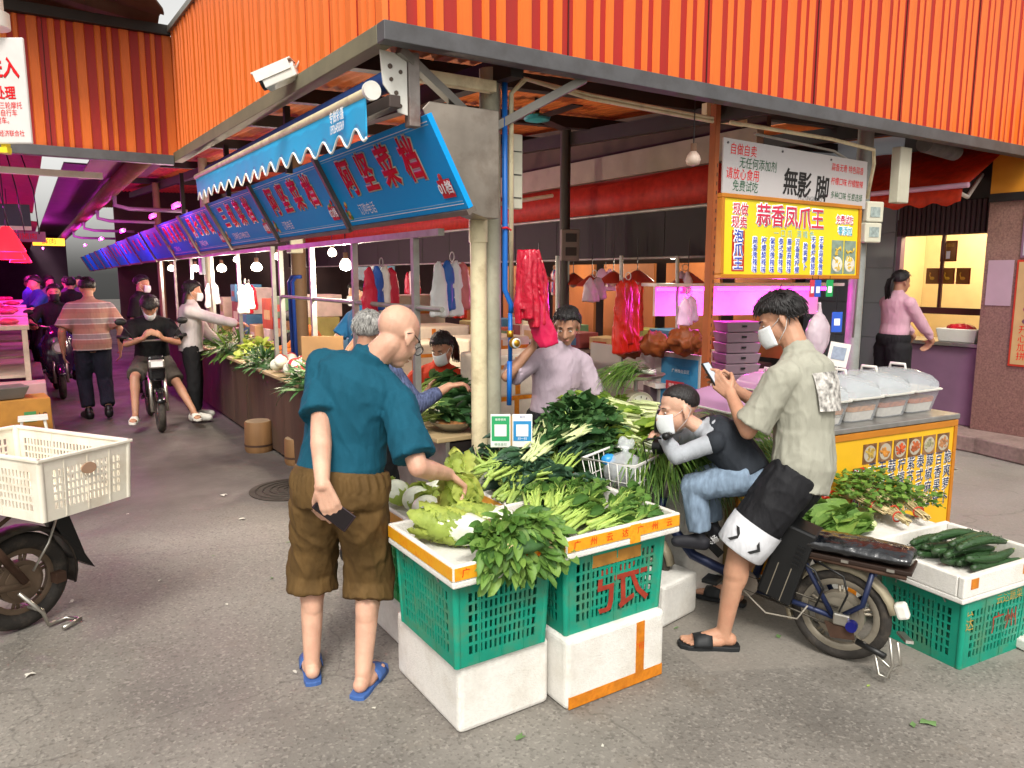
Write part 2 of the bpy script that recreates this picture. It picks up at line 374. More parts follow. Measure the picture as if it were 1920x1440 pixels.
for y in (4.3, 5.6, 7.0, 9.0, 12.0, 16.):
    mb = MB(); z = roof_z(5, y) - .12
    mb.prism([(FX + .1, y, roof_z(FX, y) - .13), (8.2, y, roof_z(8.2, y) - .13), (8.2, y, roof_z(8.2, y) - .03), (FX + .1, y, roof_z(FX, y) - .03)], (0, -.04, 0), (0, .04, 0)); hpart('purlin', mb, beam)
for x in (2.3, 4.5, 6.3):
    mb = MB(); mb.prism([(x, FY + .08, roof_z(x, FY) - .24), (x, 20, roof_z(x, 20) - .24), (x, 20, roof_z(x, 20) - .12), (x, FY + .08, roof_z(x, FY) - .12)], (-.04, 0, 0), (.04, 0, 0)); hpart('rafter', mb, beam)
# diagonal braces from the corner column out to the edge beams
brace = mat('brace_grey', '#8b8780', .5, .4, .1, 6)
for a, b in (((2.20, 3.66, 2.50), (1.62, 3.50, 2.80)), ((2.26, 3.70, 2.52), (2.72, 3.44, 2.80))):
    mb = MB(); x, y, d = frame_of(V(b) - V(a)); mb.loft([[V(p) + x * s * .022 + y * t * .022 for s, t in ((-1, -1), (1, -1), (1, 1), (-1, 1))] for p in (a, b)]); hpart('brace', mb, brace)
mb = MB(); mb.bb(1.67, 1.73, 3.50, 3.56, 2.45, 2.80); hpart('hanger_post', mb, mat('rusty_post', '#8d8580', .6, .3, .2, 10, dirt=('#5d3220', .8, 6)), bevel=.004)
mb = MB(); mb.bb(1.60, 2.24, 3.60, 3.66, 2.70, 2.76); hpart('cross_bar', mb, cream, bevel=.004)
for y in (5.2, 7.0, 9.2):
    mb = MB(); mb.bb(1.56, 1.60, y, y + .04, 2.4, 2.84); hpart('hanger_post', mb, beam)

# ------------------------------------------------------------------ columns and pipes
def column(label, x, y, r, h, m, extra=None, group='steel columns of the hall'):
    t = thing('steel_column', label, 'column', (x, y, 0), 0, group)
    mb = MB(); mb.cyl((0, 0, 0), (0, 0, h), r, n=20); mb.build('shaft', m, t, smooth='auto')
    mb = MB(); mb.box((0, 0, .006), (r * 3.4, r * 3.4, .012)); mb.build('base_plate', m, t)
    return t
polem = mat('column_paint', '#a5a28e', .55, .2, .12, 5, dirt=('#6d6450', .5, 6))
column('grey steel corner column beside the cream drain pipe', 2.275, 3.73, .060, 2.85, polem)
column('grey steel column carrying the electricity meters by the yellow sign', 5.90, 3.75, .062, 2.95, mat('column_grey', '#8f928e', .55, .2, .12, 5, dirt=('#5f5a50', .5, 6)))
brownp = mat('column_brown', '#6b533c', .7, 0, .2, 5, dirt=('#3c2c20', .5, 5))
column('brown column behind the left vegetable counter with blue water pipes', 2.25, 7.25, .07, 3.1, brownp)
column('thin column at the lane beneath the third blue sign', 2.2, 11.2, .06, 3.3, polem)
column('far column at the end of the row of stalls', 2.2, 15.5, .06, 3.4, brownp)
column('dark column inside the hall with an electricity meter', 4.44, 5.9, .05, 3.2, mat('column_dark', '#3b3632', .6, .2, .15, 5))
dp = thing('drain_pipe', 'cream plastic drain pipe standing against the corner column', 'pipe', (2.17, 3.69, 0))
mb = MB(); mb.cyl((0, 0, 0), (0, 0, 2.06), .047, n=20); mb.build('pipe', cream, dp, smooth='auto')
mb = MB(); mb.cyl((0, 0, 1.9), (0, 0, 2.07), .053, n=20); mb.build('collar', cream, dp, smooth='auto')
mb = MB(); mb.cyl((0, 0, .6), (0, 0, .66), .053, n=20); mb.build('collar', cream, dp, smooth='auto')
wp = thing('water_pipe', 'bright blue water pipe with valve running down the corner column', 'pipe', (2.325, 3.655, 0))
mb = MB(); mb.tube([(0, 0, 2.95), (0, 0, 1.63), (.035, -.01, 1.55), (.035, -.01, 1.50)], .016); mb.tube([(.03, -.01, 1.5), (.03, -.01, 1.22)], .013); mb.tube([(.025, -.01, 1.22), (.022, -.01, .96)], .015); mb.build('pipe', bluepipe, wp, smooth=True)
mb = MB(); mb.cyl((.03, -.01, 1.36), (.03, -.01, 1.40), .02); mb.lathe([(.006, 0), (.03, .01), (.034, .035), (.015, .06)], (.03, -.03, 1.33), axis=(0, -1, 0)); mb.build('valve', mat('brass', '#b98a2d', .35, .8), wp, smooth=True)
mb = MB(); mb.ell((.03, -.075, 1.33), (.03, .01, .03)); mb.build('meter_dial', mat('pale_dial', '#cfd4d0', .3), wp, smooth=True)
mb = MB(); mb.tube([(-.03, -.02, 1.98), (0, -.02, 1.985), (.03, -.02, 1.97)], .006); mb.build('red_tie', mat('tie_red', '#c9202c', .5), wp)
for off, nm in ((.028, 'white'), (.05, 'grey')):
    cd = tag(MB().tube([(2.36 + off * .3, 3.66, 1.55), (2.36 + off * .3, 3.66, 2.72), (2.40 + off, 3.62, 2.80), (2.9, 3.62, 2.80 - off), (3.95, 3.62, 2.78 - off)], .011).build('cable_conduit', cream, None, smooth=True),
        'upper cream conduit running along the ceiling edge' if nm == 'white' else 'lower cream conduit running along the ceiling edge', 'conduit', 'cream conduits')
# stainless end plate of the sign row
ep = tag(MB().prism([(1.74, 3.50, 2.54), (1.99, 3.50, 2.05), (2.10, 3.50, 2.02), (2.19, 3.50, 2.02), (2.19, 3.50, 2.58), (1.78, 3.50, 2.58)], (0, 0, 0), (0, .17, 0)).build('sign_end_cap', mat('cap_steel', (.34, .29, .24), .3, .9, .3, 4, .1, 12, dirt=('#5d4634', .5, 5)), None, bevel=.004), 'dented stainless steel end cap closing the row of blue signs', 'panel')

# ------------------------------------------------------------------ row of blue stall signs along the lane
signblue = mat('sign_blue', '#149ae4', .6, 0, .05, 3, spec=.12, dirt=('#1288ca', .3, 3))
signframe = mat('sign_frame', '#70655c', .5, .3, .12, 8)
yellowish = mat('lettering_cream', '#e8e2d0', .6, 0, 0)
vegr = mat('print_red', '#c7402c', .5, 0, .3, 60); vegg = mat('print_green', '#4d8a2c', .5, 0, .3, 60); vegy = mat('print_yellow', '#d9b25a', .5, 0, .3, 60)
def sign(i, y0, y1, words, label, phone=None, tagtxt=None, detail=True):
    dz = -.008 * (y0 - 3.4); L = y1 - y0
    # the reader stands at smaller x: text runs from far (left in view) to near, i.e. local x = -Y
    b0 = V((1.97, y1, 2.06 + dz)); up = V((-.245, 0, .46))
    M = basis(b0, (0, -1, 0), up); W, Hh = L - .05, .5
    t = thing('stall_sign', label, 'sign', group='blue signs over the stalls', mw=M)
    mb = MB(); mb.bb(.025, W + .025, 0, Hh, -.03, 0); mb.build('board', signblue, t)
    mb = MB(); mb.bb(-.02, .022, -.01, Hh + .01, -.02, .03); mb.build('frame_post', signframe, t)
    mb = MB(); mb.bb(.025, W + .025, -.03, -.002, -.04, .015); mb.build('frame_rail', signframe, t)
    if detail:
        for k, zz in enumerate((.03, .045, Hh - .03, Hh - .045)):
            mb = MB(); mb.bb(.045, W, zz - .002, zz + .002, .0005, .0025); mb.build('border_line', white_t if k in (0, 2) else mat('line_pale', '#8fc3dd', .6), t)
    n = len(words); step = W * .76 / max(n, 1); sz = .255 if detail else .24
    for k, ch in enumerate(words):
        x = W * .13 + step * (k + .5); yy = Hh * .60
        if detail: text(ch, sz, yellowish, t, (x, yy, .003), 'letter_outline', off=.017, sx=.80)
        text(ch, sz, red_t, t, (x, yy, .006), 'letter', off=.008, sx=.80)
    if phone: text(phone, .085, white_t, t, (W * .18, Hh * .19, .004), 'phone_lettering', align='LEFT', sx=.8)
    if detail:
        mb = MB()
        for k in range(9): mb.mi = k % 3; mb.ell((.10 + U(-.04, .04), .10 + U(-.05, .06), .003), (.018, .02, .004), seg=8, rg=5)
        mb.build('vegetable_print', [vegr, vegg, vegy], t)
        mb = MB()
        for k in range(8): mb.mi = k % 3; mb.ell((W - .10 + U(-.05, .05), .14 + U(-.05, .07), .003), (.02, .022, .004), seg=8, rg=5)
        mb.build('vegetable_print', [vegg, vegr, vegy], t)
        mb = MB(); mb.bb(W - .16, W - .03, .075, .175, .006, .010); mb.build('number_plate', mat('plate_red', '#c31f22', .5), t)
        if tagtxt: text(tagtxt, .075, white_t, t, (W - .095, .125, .012), 'number_lettering', off=.002)
    return t
sign(0, 3.42, 5.12, '阿坚菜档', 'largest blue stall sign with red characters next to the corner column', '订购电话', '01档')
sign(1, 5.12, 6.88, '阿坚菜档', 'blue stall sign with red characters below the blue awning, second from corner', '订购电话', '02档')
sign(2, 6.88, 8.72, '三叔菜档', 'blue stall sign starting with three red strokes, third from corner', '订购电话13748963278', '03档')
sign(3, 8.72, 10.5, '阿七菜档', 'fourth blue stall sign from the corner, pink glow on top', '订购电话13748', '04档')
sign(4, 10.5, 12.4, '肥妈菜档', 'fifth blue stall sign from the corner over the lane', '订购电话13926', '05档')
for k in range(9):
    y0 = 12.4 + k * 1.9
    sign(5 + k, y0, y0 + 1.9, '菜档' if k < 5 else '', '%s blue stall sign from the corner in the receding violet row' % ('sixth seventh eighth ninth tenth eleventh twelfth thirteenth fourteenth'.split()[k]), None, None, False)

# ------------------------------------------------------------------ blue awning with scalloped valance
awn = thing('rolled_awning', 'bright blue awning with scalloped white-edged valance above the stall signs', 'awning', (1.45, 3.52, 0))
awblue = mat('awning_blue', '#25a5da', .55, 0, .06, 3); awedge = mat('awning_edge', '#f0f0ec', .7, 0, .02)
rows = []; nS = 240; L = 4.2
def drop(s): f = s / L * 17; return .165 + .036 * math.sin(f * 2 * math.pi + .8)
mb = MB()
for thick in (0,): mb.sheet([[(.012 * math.sin(s / L * 14) * k, s / L * L, 2.565 + .012 * s - k * drop(s)) for s in [L * i / nS for i in range(nS + 1)]] for k in (0, .25, .5, .75, 1)])
v_ = mb.build('valance', awblue, awn, smooth=True); sol = v_.modifiers.new('s', 'SOLIDIFY'); sol.thickness = .003
mb = MB(); mb.tube([(.012 * math.sin(s / L * 14) - .002, s, 2.565 + .012 * s - drop(s)) for s in [L * i / nS for i in range(nS + 1)]], .0065, 6); mb.build('valance_edging', awedge, awn, smooth=True)
mb = MB(); mb.cyl((.012, -.03, 2.585), (.012, L + .03, 2.635), .026, n=14); mb.build('front_bar', cream, awn, smooth='auto')
mb = MB(); mb.cyl((.012, -.055, 2.585), (.012, -.028, 2.585), .044, n=20); mb.build('end_disc', white_p, awn, smooth='auto')
mb = MB(); mb.cyl((.13, -.0, 2.66), (.13, L, 2.70), .05, n=16); mb.build('roller', mat('awning_roll', '#0d3f7c', .6), awn, smooth='auto')
mb = MB(); mb.bb(.10, .16, -.05, 1.2, 2.52, 2.58); mb.build('arm', mat('awning_arm', '#4b403c', .5, .3), awn, bevel=.005)
for ln, zz, sz in (('专做彩篷', 2.53, .066), ('13926458369', 2.472, .062)):
    tx = text(ln, sz, white_t, awn, (-.016, .36, zz), off=.001, sx=.8 if ln[0] == '专' else .62)
    tx.matrix_local = basis((-.018, .36, zz), (0, -1, 0), (0, 0, 1)) @ Matrix.Diagonal((.8 if ln[0] == '专' else .62, 1, 1, 1))
br = thing('awning_bracket', 'cream steel mounting plate with slotted holes holding the blue awning', 'bracket', (1.665, 3.52, 2.50))
mb = MB(); mb.prism([(-.14, 0, .29), (.0, 0, .28), (.0, 0, .0), (-.05, 0, .01), (-.09, 0, .09), (-.125, 0, .13), (-.13, 0, .16)], (0, -.008, 0), (0, 0, 0)); mb.build('plate', white_p, br)
for x, z, rr in ((-.035, .20, .010), (-.06, .10, .011), (-.04, .04, .010), (-.085, .16, .010), (-.09, .22, .012)):
    mb = MB(); mb.cyl((x, -.013, z), (x, -.008, z), rr, n=10); mb.build('bolt', mat('bolt_dark', '#5d5148', .5, .6), br)
# ------------------------------------------------------------------ security camera
cc = thing('security_camera', 'white bullet security camera bolted to the lane-side roof edge', 'camera', (1.36, 4.60, 2.88), R(57)); cc.scale = (.88,) * 3; cc.rotation_euler = (R(-22), 0, R(57))
mb = MB(); mb.loft([[(x * w, y, z * w - .01) for x, z in ((-.055, -.05), (.055, -.05), (.06, .02), (.03, .055), (-.03, .055), (-.06, .02))] for y, w in ((-.12, .9), (-.10, 1), (.11, 1))]); mb.build('housing', white_p, cc, bevel=.006)
mb = MB(); mb.prism([(-.068, -.12, .052), (.068, -.12, .052), (.068, .16, .052), (-.068, .16, .052)], (0, 0, 0), (0, 0, .008)); mb.prism([(-.068, -.1, .052), (-.06, -.1, .052), (-.06, .15, .052), (-.068, .15, .052)], (0, 0, -.06), (0, 0, 0)); mb.prism([(.06, -.1, .052), (.068, -.1, .052), (.068, .15, .052), (.06, .15, .052)], (0, 0, -.06), (0, 0, 0)); mb.build('sun_shield', white_p, cc)
mb = MB(); mb.cyl((0, .11, -.005), (0, .135, -.005), .05, n=18); mb.build('lens', black, cc)
mb = MB(); mb.cyl((0, -.06, -.05), (.05, -.16, -.06), .014); mb.cyl((.05, -.16, -.06), (.16, -.16, -.06), .014); mb.build('mount_arm', white_p, cc)
mb = MB(); mb.tube([(0, -.12, .0), (.02, -.2, .07), (.08, -.26, .10), (.14, -.26, .05), (.18, -.24, -.04)], .007); mb.build('cable', white_p, cc, smooth=True)
# ------------------------------------------------------------------ crates, foam boxes, trays
def perf_wall(mb, p0, p1, H, t, cols, rows, mu, z0, z1, frac=.5):
    """perforated wall between p0 and p1 (2d), thickness t, slot area inset mu from the ends, z0..z1"""
    p0 = V((*p0, 0)); p1 = V((*p1, 0)); L = (p1 - p0).length; d = (p1 - p0) / L; a = math.atan2(d.y, d.x)
    def bx(s0, s1, za, zb, th=t): mb.box(p0 + d * ((s0 + s1) / 2) + V((0, 0, (za + zb) / 2)), (s1 - s0, th, zb - za), a)
    bx(0, L, 0, z0); bx(0, L, z1, H); bx(0, mu, z0, z1); bx(L - mu, L, z0, z1)
    hr = (z1 - z0) / rows; wc = (L - 2 * mu) / cols
    for r_ in range(1, rows): bx(mu, L - mu, z0 + r_ * hr - hr * .13, z0 + r_ * hr + hr * .13)
    for c in range(1, cols): bx(mu + c * wc - wc * (1 - frac) / 2, mu + c * wc + wc * (1 - frac) / 2, z0, z1, t * .94)
def crate(name, label, cat, loc, rz, L, W, H, m, cols=16, rows=5, taper=.06, group=None, ribs=True, wire=True, colsw=None):
    t = thing(name, label, cat, loc, rz, group); x, y = L / 2, W / 2; th = .006
    def tp(mb):
        for p in mb.v: k = 1 - taper * (1 - p.z / H); p.x *= k; p.y *= k
        return mb
    colsw = colsw or int(cols * W / L)
    for p0, p1, c in (((-x, -y), (x, -y), cols), ((x, y), (-x, y), cols), ((-x, y), (-x, -y), colsw), ((x, -y), (x, y), colsw)):
        mb = MB(); perf_wall(mb, p0, p1, H, th, c, rows, .055, .045, H - .055); tp(mb).build('wall', m, t)
    mb = MB(); mb.bb(-x + .004, x - .004, -y + .004, y - .004, 0, .006); tp(mb).build('floor', m, t)
    mb = MB()
    for a, b in (((-x, -y), (x, -y)), ((x, -y), (x, y)), ((x, y), (-x, y)), ((-x, y), (-x, -y))):
        d = V((*b, 0)) - V((*a, 0)); an = math.atan2(d.y, d.x); c = (V((*a, 0)) + V((*b, 0))) / 2
        mb.box((c.x, c.y, H - .004), (d.length + .018, .022, .014), an)
    tp(mb).build('rim', m, t, bevel=.003)
    for sx in (-1, 1):
        for sy in (-1, 1): mb = MB(); mb.cyl((sx * (x - .008), sy * (y - .008), .002), (sx * (x - .008), sy * (y - .008), H - .002), .016, n=10); tp(mb).build('corner_post', m, t, smooth='auto')
    if ribs:
        n = 4
        for sy in (-1, 1):
            for k in range(1, n): mb = MB(); mb.bb(-x + L * k / n - .003, -x + L * k / n + .003, sy * y - .006, sy * y + .006, .006, H - .02); tp(mb).build('rib', m, t)
        for sx in (-1, 1):
            for k in range(1, 3): mb = MB(); mb.bb(sx * x - .006, sx * x + .006, -y + W * k / 3 - .003, -y + W * k / 3 + .003, .006, H - .02); tp(mb).build('rib', m, t)
    if wire:
        mb = MB()
        for sx in (-1, 1): mb.tube([(sx * (x + .012), -y * .6, H - .03), (sx * (x + .022), -y * .55, H + .0), (sx * (x + .022), y * .55, H + .0), (sx * (x + .012), y * .6, H - .03)], .0035, 6)
        mb.build('carry_wire', galv, t, smooth=True)
    return t
def foam_box(label, loc, rz, L, W, H, group='white foam boxes', name='foam_box', tapes=(), m=None):
    t = thing(name, label, 'box', loc, rz, group)
    mb = MB(); mb.box((0, 0, H / 2), (L, W, H)); mb.build('box_body', m or foam, t, bevel=.022, seg=3)
    e = .0015
    for kind, pos, wd in tapes:
        mb = MB()
        if kind == 'front_h': mb.bb(-L / 2 + .012, L / 2 - .012, -W / 2 - e, -W / 2 + .002, pos, pos + wd)
        if kind == 'front_v': mb.bb(pos, pos + wd, -W / 2 - e - .0008, -W / 2 + .002, .02, H - .02)
        if kind == 'side_h': mb.bb(-L / 2 - e, -L / 2 + .002, -W / 2 + .012, W / 2 - .012, pos, pos + wd)
        if kind == 'top_x': mb.bb(-L / 2 + .02, L / 2 - .02, pos, pos + wd, H - .002, H + e)
        mb.build('tape', tape, t)
    return t
def tray(label, loc, rz, L, W, H=.085, wall=.022, group='white foam trays', tp='full', m=None, name='foam_tray'):
    t = thing(name, label, 'tray', loc, rz, group); x, y = L / 2, W / 2
    mb = MB(); mb.bb(-x, x, -y, y, 0, .025); mb.build('floor', m or foam, t, bevel=.006)
    for a in ((-x, x, -y, -y + wall), (-x, x, y - wall, y), (-x, -x + wall, -y + wall + .001, y - wall - .001), (x - wall, x, -y + wall + .001, y - wall - .001)):
        mb = MB(); mb.bb(*a, .024, H); mb.build('side', m or foam, t, bevel=.007, seg=3)
    if tp:
        z0, z1 = (.03, H - .008)
        e = .0018
        mb = MB(); mb.bb(-x + .006, x - .006, -y - e, -y + .003, z0, z1); mb.bb(-x - e, -x + .003, -y + .006, y - .006, z0, z1)
        if tp == 'full': mb.bb(x - .003, x + e, -y + .006, y - .006, z0, z1)
        mb.bb(.02, .075, -y - e - .001, -y + .003, .003, z1 + .004)
        mb.build('tape_band', tape2, t)
        for k in range(7):
            text('广州云达'[k % 4], .035, red_t, t, (-x + .05 + k * (L - .1) / 6.2, -y - .0035, (z0 + z1) / 2), rot=(R(90), 0, 0), name='tape_print')
    return t
foam_box('plain white foam box on the asphalt under the leafy bunch', (1.452, 2.56, 0), 0, .415, .56, .28)
fb2 = foam_box('white foam box with orange tape across its base under the red-painted crate', (1.94, 2.47, 0), 0, .53, .57, .30, tapes=(('front_h', .006, .05), ('front_v', .10, .045)))
text('广 州 冷 冻', .04, red_t, fb2, (.122, -.2885, .17), rot=(R(90), 0, 0), vertical=False, sx=.2, name='tape_print')
c1 = crate('plastic_crate', 'green crate under the leafy bunch, on the plain foam box', 'crate', (1.425, 2.50, .28), 0, .42, .50, .345, greenp, cols=14, rows=6, group='green plastic crates')
c2 = crate('plastic_crate', 'green crate with a red painted character, on the taped foam box', 'crate', (1.945, 2.42, .30), 0, .53, .42, .345, greenp, cols=17, rows=6, group='green plastic crates')
pm = mat('spray_red', '#8e2f1c', .7, 0, .3, 20)
text('张', .27, pm, c2, (.03, -.2095, .16), rot=(R(87), 0, 0), off=.001, sx=1.15, name='painted_character')
mb = MB(); mb.box((-.0, -.212, .285), (.26, .003, .05)); mb.build('faded_paint', mat('spray_orange', '#a0702c', .7, 0, .3, 12), c2)
c3 = crate('plastic_crate', 'green crate under the cucumbers beside the rear wheel', 'crate', (3.62, 1.66, 0), R(-6), .60, .40, .325, greenp, cols=18, rows=6, group='green plastic crates')
text('云\n达', .06, mat('stencil_gold', '#a98c3c', .6), c3, (-.262, -.2025, .24), rot=(R(87), 0, 0), name='stencil')
text('云达蔬菜', .05, mat('stencil_gold', '#a98c3c', .6), c3, (.02, -.2045, .285), rot=(R(87), 0, 0), name='stencil')
text('广州', .10, pm, c3, (.0, -.2035, .17), rot=(R(87), 0, 0), name='stencil')
c4 = crate('plastic_crate', 'green crate behind the bald man, under the white cabbages', 'crate', (1.60, 3.16, .20), 0, .5, .5, .36, mat('crate_green_b', '#12944a', .45, 0, .1, 4, dirt=('#4d7a3a', .35, 5)), cols=14, rows=6, group='green plastic crates')
foam_box('low foam box supporting the crate behind the bald man', (1.60, 3.16, 0), 0, .52, .52, .2)
t1 = tray('foam tray with pointed cabbage and hanging leafy bunch', (1.430, 2.475, .625), R(0), .50, .56)
t2 = tray('foam tray full of choy sum over the painted crate', (1.945, 2.405, .645), 0, .60, .50)
t3 = tray('foam tray with white cabbages at the column', (1.62, 3.15, .56), 0, .56, .54)
t4 = tray('foam tray filled with dark leafy kale behind the front trays', (2.10, 2.96, .58), 0, .60, .52, tp='full')
foam_box('foam box hidden under the kale tray', (2.16, 2.96, 0), 0, .58, .5, .28)
crate('plastic_crate', 'green crate between foam box and kale tray', 'crate', (2.16, 2.96, .28), 0, .56, .46, .30, greenp, cols=16, rows=5, group='green plastic crates')
t5 = tray('foam tray under the heap of heart-shaped sweet potato leaves', (2.62, 3.36, .60), 0, .60, .46)
foam_box('tall foam box under the sweet potato leaves', (2.62, 3.36, 0), 0, .58, .44, .60)
t6 = tray('foam tray under the yellow-green choy sum by the scale', (3.17, 3.25, .62), 0, .56, .60)
foam_box('tall foam box under the yellow-green choy sum', (3.17, 3.25, 0), 0, .54, .58, .62)
foam_box('foam box under the long garlic chives', (3.10, 2.84, 0), 0, .56, .36, .68)
t7 = tray('deep foam tray of cucumbers on the green crate', (3.60, 1.70, .327), R(-6), .66, .52, .12, .03, tp=None)
for x, y in ((-.26, -.2615), (.12, -.2615)):
    mb = MB(); mb.box((x, y, .085), (.05, .003, .045)); mb.build('tape_label', tape, t7)
foam_box('foam box holding the lettuce and cress by the bike seat', (3.60, 2.20, 0), R(-8), .80, .42, .42, tapes=(('front_v', -.28, .06),))
tag(MB().box((3.90, 1.36, .03), (.36, .30, .05), R(-12)).build('foam_board', foam, None, bevel=.008), 'broken white foam lid lying on the asphalt at the crate', 'lid')
foam_box('small foam box lying by the bicycle pedals', (2.62, 2.62, 0), R(10), .30, .22, .22)

# ------------------------------------------------------------------ leaves and vegetables
def veg(name, c, is_=.25, rough=.45, t=.0, **k):
    m = mat(name, c, rough, 0, k.pop('var', .2), k.pop('scale', 14), .3, 60, spec=.35, island=is_, **k)
    b = m.node_tree.nodes['Principled BSDF']; b.inputs['Subsurface Weight'].default_value = 0
    if t:
        n = m.node_tree.nodes; l = m.node_tree.links; tr = n.new('ShaderNodeBsdfTranslucent'); mx = n.new('ShaderNodeMixShader'); mx.inputs[0].default_value = t
        src = b.inputs['Base Color'].links[0].from_socket; l.new(src, tr.inputs['Color'])
        l.new(b.outputs[0], mx.inputs[1]); l.new(tr.outputs[0], mx.inputs[2]); l.new(mx.outputs[0], n['Material Output'].inputs[0])
    return m
lf_mid = veg('leaf_mid', (.13, .26, .05), .42, t=.3); lf_dark = veg('leaf_dark', (.048, .125, .036), .45, t=.2)
lf_blue = veg('leaf_bluegreen', (.048, .11, .058), .5, t=.15); lf_lime = veg('leaf_lime', (.24, .36, .045), .3, t=.35)
lf_pale = veg('leaf_pale', (.46, .56, .12), .22, t=.45); st_lime = veg('stem_lime', (.30, .42, .09), .2); st_pale = veg('stem_pale', (.52, .58, .28), .15)
st_white = veg('stem_white', (.70, .72, .58), .1); lf_grass = veg('leaf_chive', (.10, .20, .035), .4, t=.15); st_pink = veg('stem_pink', (.50, .40, .20), .25)
def leaf(mb, base, d, up, L, W, bend=.3, fold=.25, wav=.0, tip=1.6, n=5, base_w=.15, ruf=0.):
    """one leaf blade as a folded, bent strip of quads"""
    d = V(d).normalized(); up = V(up); s = d.cross(up)
    if s.length < 1e-3: s = d.orthogonal()
    s.normalize(); up = s.cross(d); rows = []; p = V(base); dd = d.copy(); ph = U(0, 6)
    for i in range(n + 1):
        t = i / n; w = W * .5 * (max(0, math.sin(math.pi * min(1, t ** .8 * .97 + .03)) ** (1 / tip)) if 0 < i < n else (base_w if i == 0 else .02))
        uu = s.cross(dd); wz = wav * math.sin(ph + t * 9)
        if ruf:
            q1, q2 = ruf * W * math.sin(ph + i * 2.1), ruf * W * math.sin(ph * 1.7 + i * 2.4)
            rows.append([p - s * w + uu * (fold * w * 1.2 + q1), p - s * w * .55 + uu * (fold * w * .4 - q1 * .3), p.copy(), p + s * w * .55 + uu * (fold * w * .4 - q2 * .3), p + s * w + uu * (fold * w * 1.2 + q2)])
        else: rows.append([p - s * w + uu * (fold * w + wz * W), p.copy(), p + s * w + uu * (fold * w - wz * W)])
        p = p + dd * (L / n); dd = (dd - uu * (bend / n)).normalized()
    mb.sheet(rows)
def rdir(tilt=1.): a = U(0, 2 * math.pi); return V((math.cos(a), math.sin(a), U(-.2, .6) * tilt)).normalized()
def choy(mb, M, L=.28, kind=0):
    """one stalk: stem along local +x from the cut end, leaves at the far end; slot 0 stem, slot 1 leaf"""
    old = mb.T; mb.T = M; mb.mi = 0; k = U(-.03, .03); r0 = U(.007, .011)
    pts = [(0, 0, 0), (L * .3, k * .5, .008), (L * .62, k, .016)]
    mb.tube(pts, [r0, r0 * .9, r0 * .6], 6)
    for j in range(2):
        a = U(-.25, .25); mb.tube([(L * .15 * j + .05, 0, .004), (L * .5, a * .12, .012 + .012 * j), (L * .7, a * .22, .014)], [.005, .0045, .003], 5)
    mb.mi = 1
    for j in range(5):
        a = U(-.45, .45); b = V((L * U(.46, .72), k + a * .04, U(.006, .02)))
        leaf(mb, b, (math.cos(a), math.sin(a), U(-.08, .25)), (U(-.5, .5), U(-.8, .8), 1), L * U(.26, .44), L * U(.09, .19), U(.1, 1.1), .5, .06, ruf=.1, n=6)
    mb.T = old
def bunches(name, variants, build, mats, names, label, cat, group, places):
    """a few meshes shared between many loose bunches; places = list of (loc, rot euler, scale)"""
    protos = []
    for q in range(variants):
        a, b = MB(), MB(); build(a, b); protos.append((a, b))
    res = []; cache = {}
    for i, (loc, rot, sc) in enumerate(places):
        k = i % variants
        e = thing(name, label, cat, loc, 0, group); e.rotation_euler = rot; e.scale = (sc,) * 3
        for w in (0, 1):
            if (k, w) not in cache:
                o = protos[k][w].build(names[w], mats[w], e, smooth=True); cache[(k, w)] = o.data
                if names[w] in ('leaves', 'blades', 'stems'): o['kind'] = 'stuff'
            else:
                o = bpy.data.objects.new(names[w], cache[(k, w)]); COL.objects.link(o); o.parent = e; o['kind'] = 'stuff'
        res.append(e)
    return res
def split_choy(n, L, spread, kind=0):
    def f(a, b):
        m = MB()
        for _ in range(n):
            y, z = random.gauss(0, spread), abs(random.gauss(0, spread * .6)); an = y * 1.5 + U(-.1, .1)
            M = Matrix.Translation((U(-.02, .02), y, z)) @ Euler((U(-1, 1), U(-.12, .05), an)).to_matrix().to_4x4()
            choy(m, M, L * U(.88, 1.1))
        for w, t in ((0, a), (1, b)):
            idx = {}
            for f_, mi in zip(m.f, m.m):
                if mi == w:
                    for i in f_:
                        if i not in idx: idx[i] = len(t.v); t.v.append(m.v[i])
                    t.f.append(tuple(idx[i] for i in f_)); t.m.append(0)
    return f
# choy sum in the front right tray: cut ends towards the left/near side, leaves right/back
pl = []
for r_ in range(3):
    for c in range(4):
        pl.append(((1.72 + c * .115 + U(-.02, .02), 2.26 + r_ * .12 + U(-.02, .02), .685 + .014 * r_ + (.02 if c in (0, 1) else 0)), (U(-.2, .2), R(1 - 3 * (r_ % 2)), R(14 + 12 * r_ + U(-18, 18))), U(.88, 1.02)))
bunches('choy_sum_bunch', 4, split_choy(9, .27, .022), (st_lime, lf_mid), ('stems', 'leaves'), 'bunch of choy sum in the front tray with pale cut stems', 'vegetable', 'choy sum in the front tray', pl)
# dark kale behind
pl = []
for r_ in range(4):
    for c in range(5):
        pl.append(((1.80 + c * .10 + U(-.03, .03), 2.74 + r_ * .12 + U(-.03, .03), .64 + .03 * r_ * (c < 3) + U(0, .04)), (U(-.4, .4), R(U(-12, 2)), R(U(60, 190) if c > 2 else U(-60, 80))), U(.9, 1.05)))
for q in range(7): pl.append(((2.16 + .05 * (q % 3) + U(-.02, .02), 2.98 + .04 * q, .70 + .025 * (q % 3)), (U(-.3, .3), R(U(-16, -4)), R(U(0, 120))), U(.95, 1.1)))
bunches('kale_bunch', 4, split_choy(9, .27, .03), (st_lime, lf_blue), ('stems', 'leaves'), 'dark blue-green leafy bunch in the middle of the display', 'vegetable', 'dark kale bunches', pl)
pl = [((2.02 + c * .09 + U(-.02, .02), 2.98 + U(-.05, .08), .80 + .02 * c), (0, R(-8), R(35 + U(-15, 20))), 1.1) for c in range(4)]
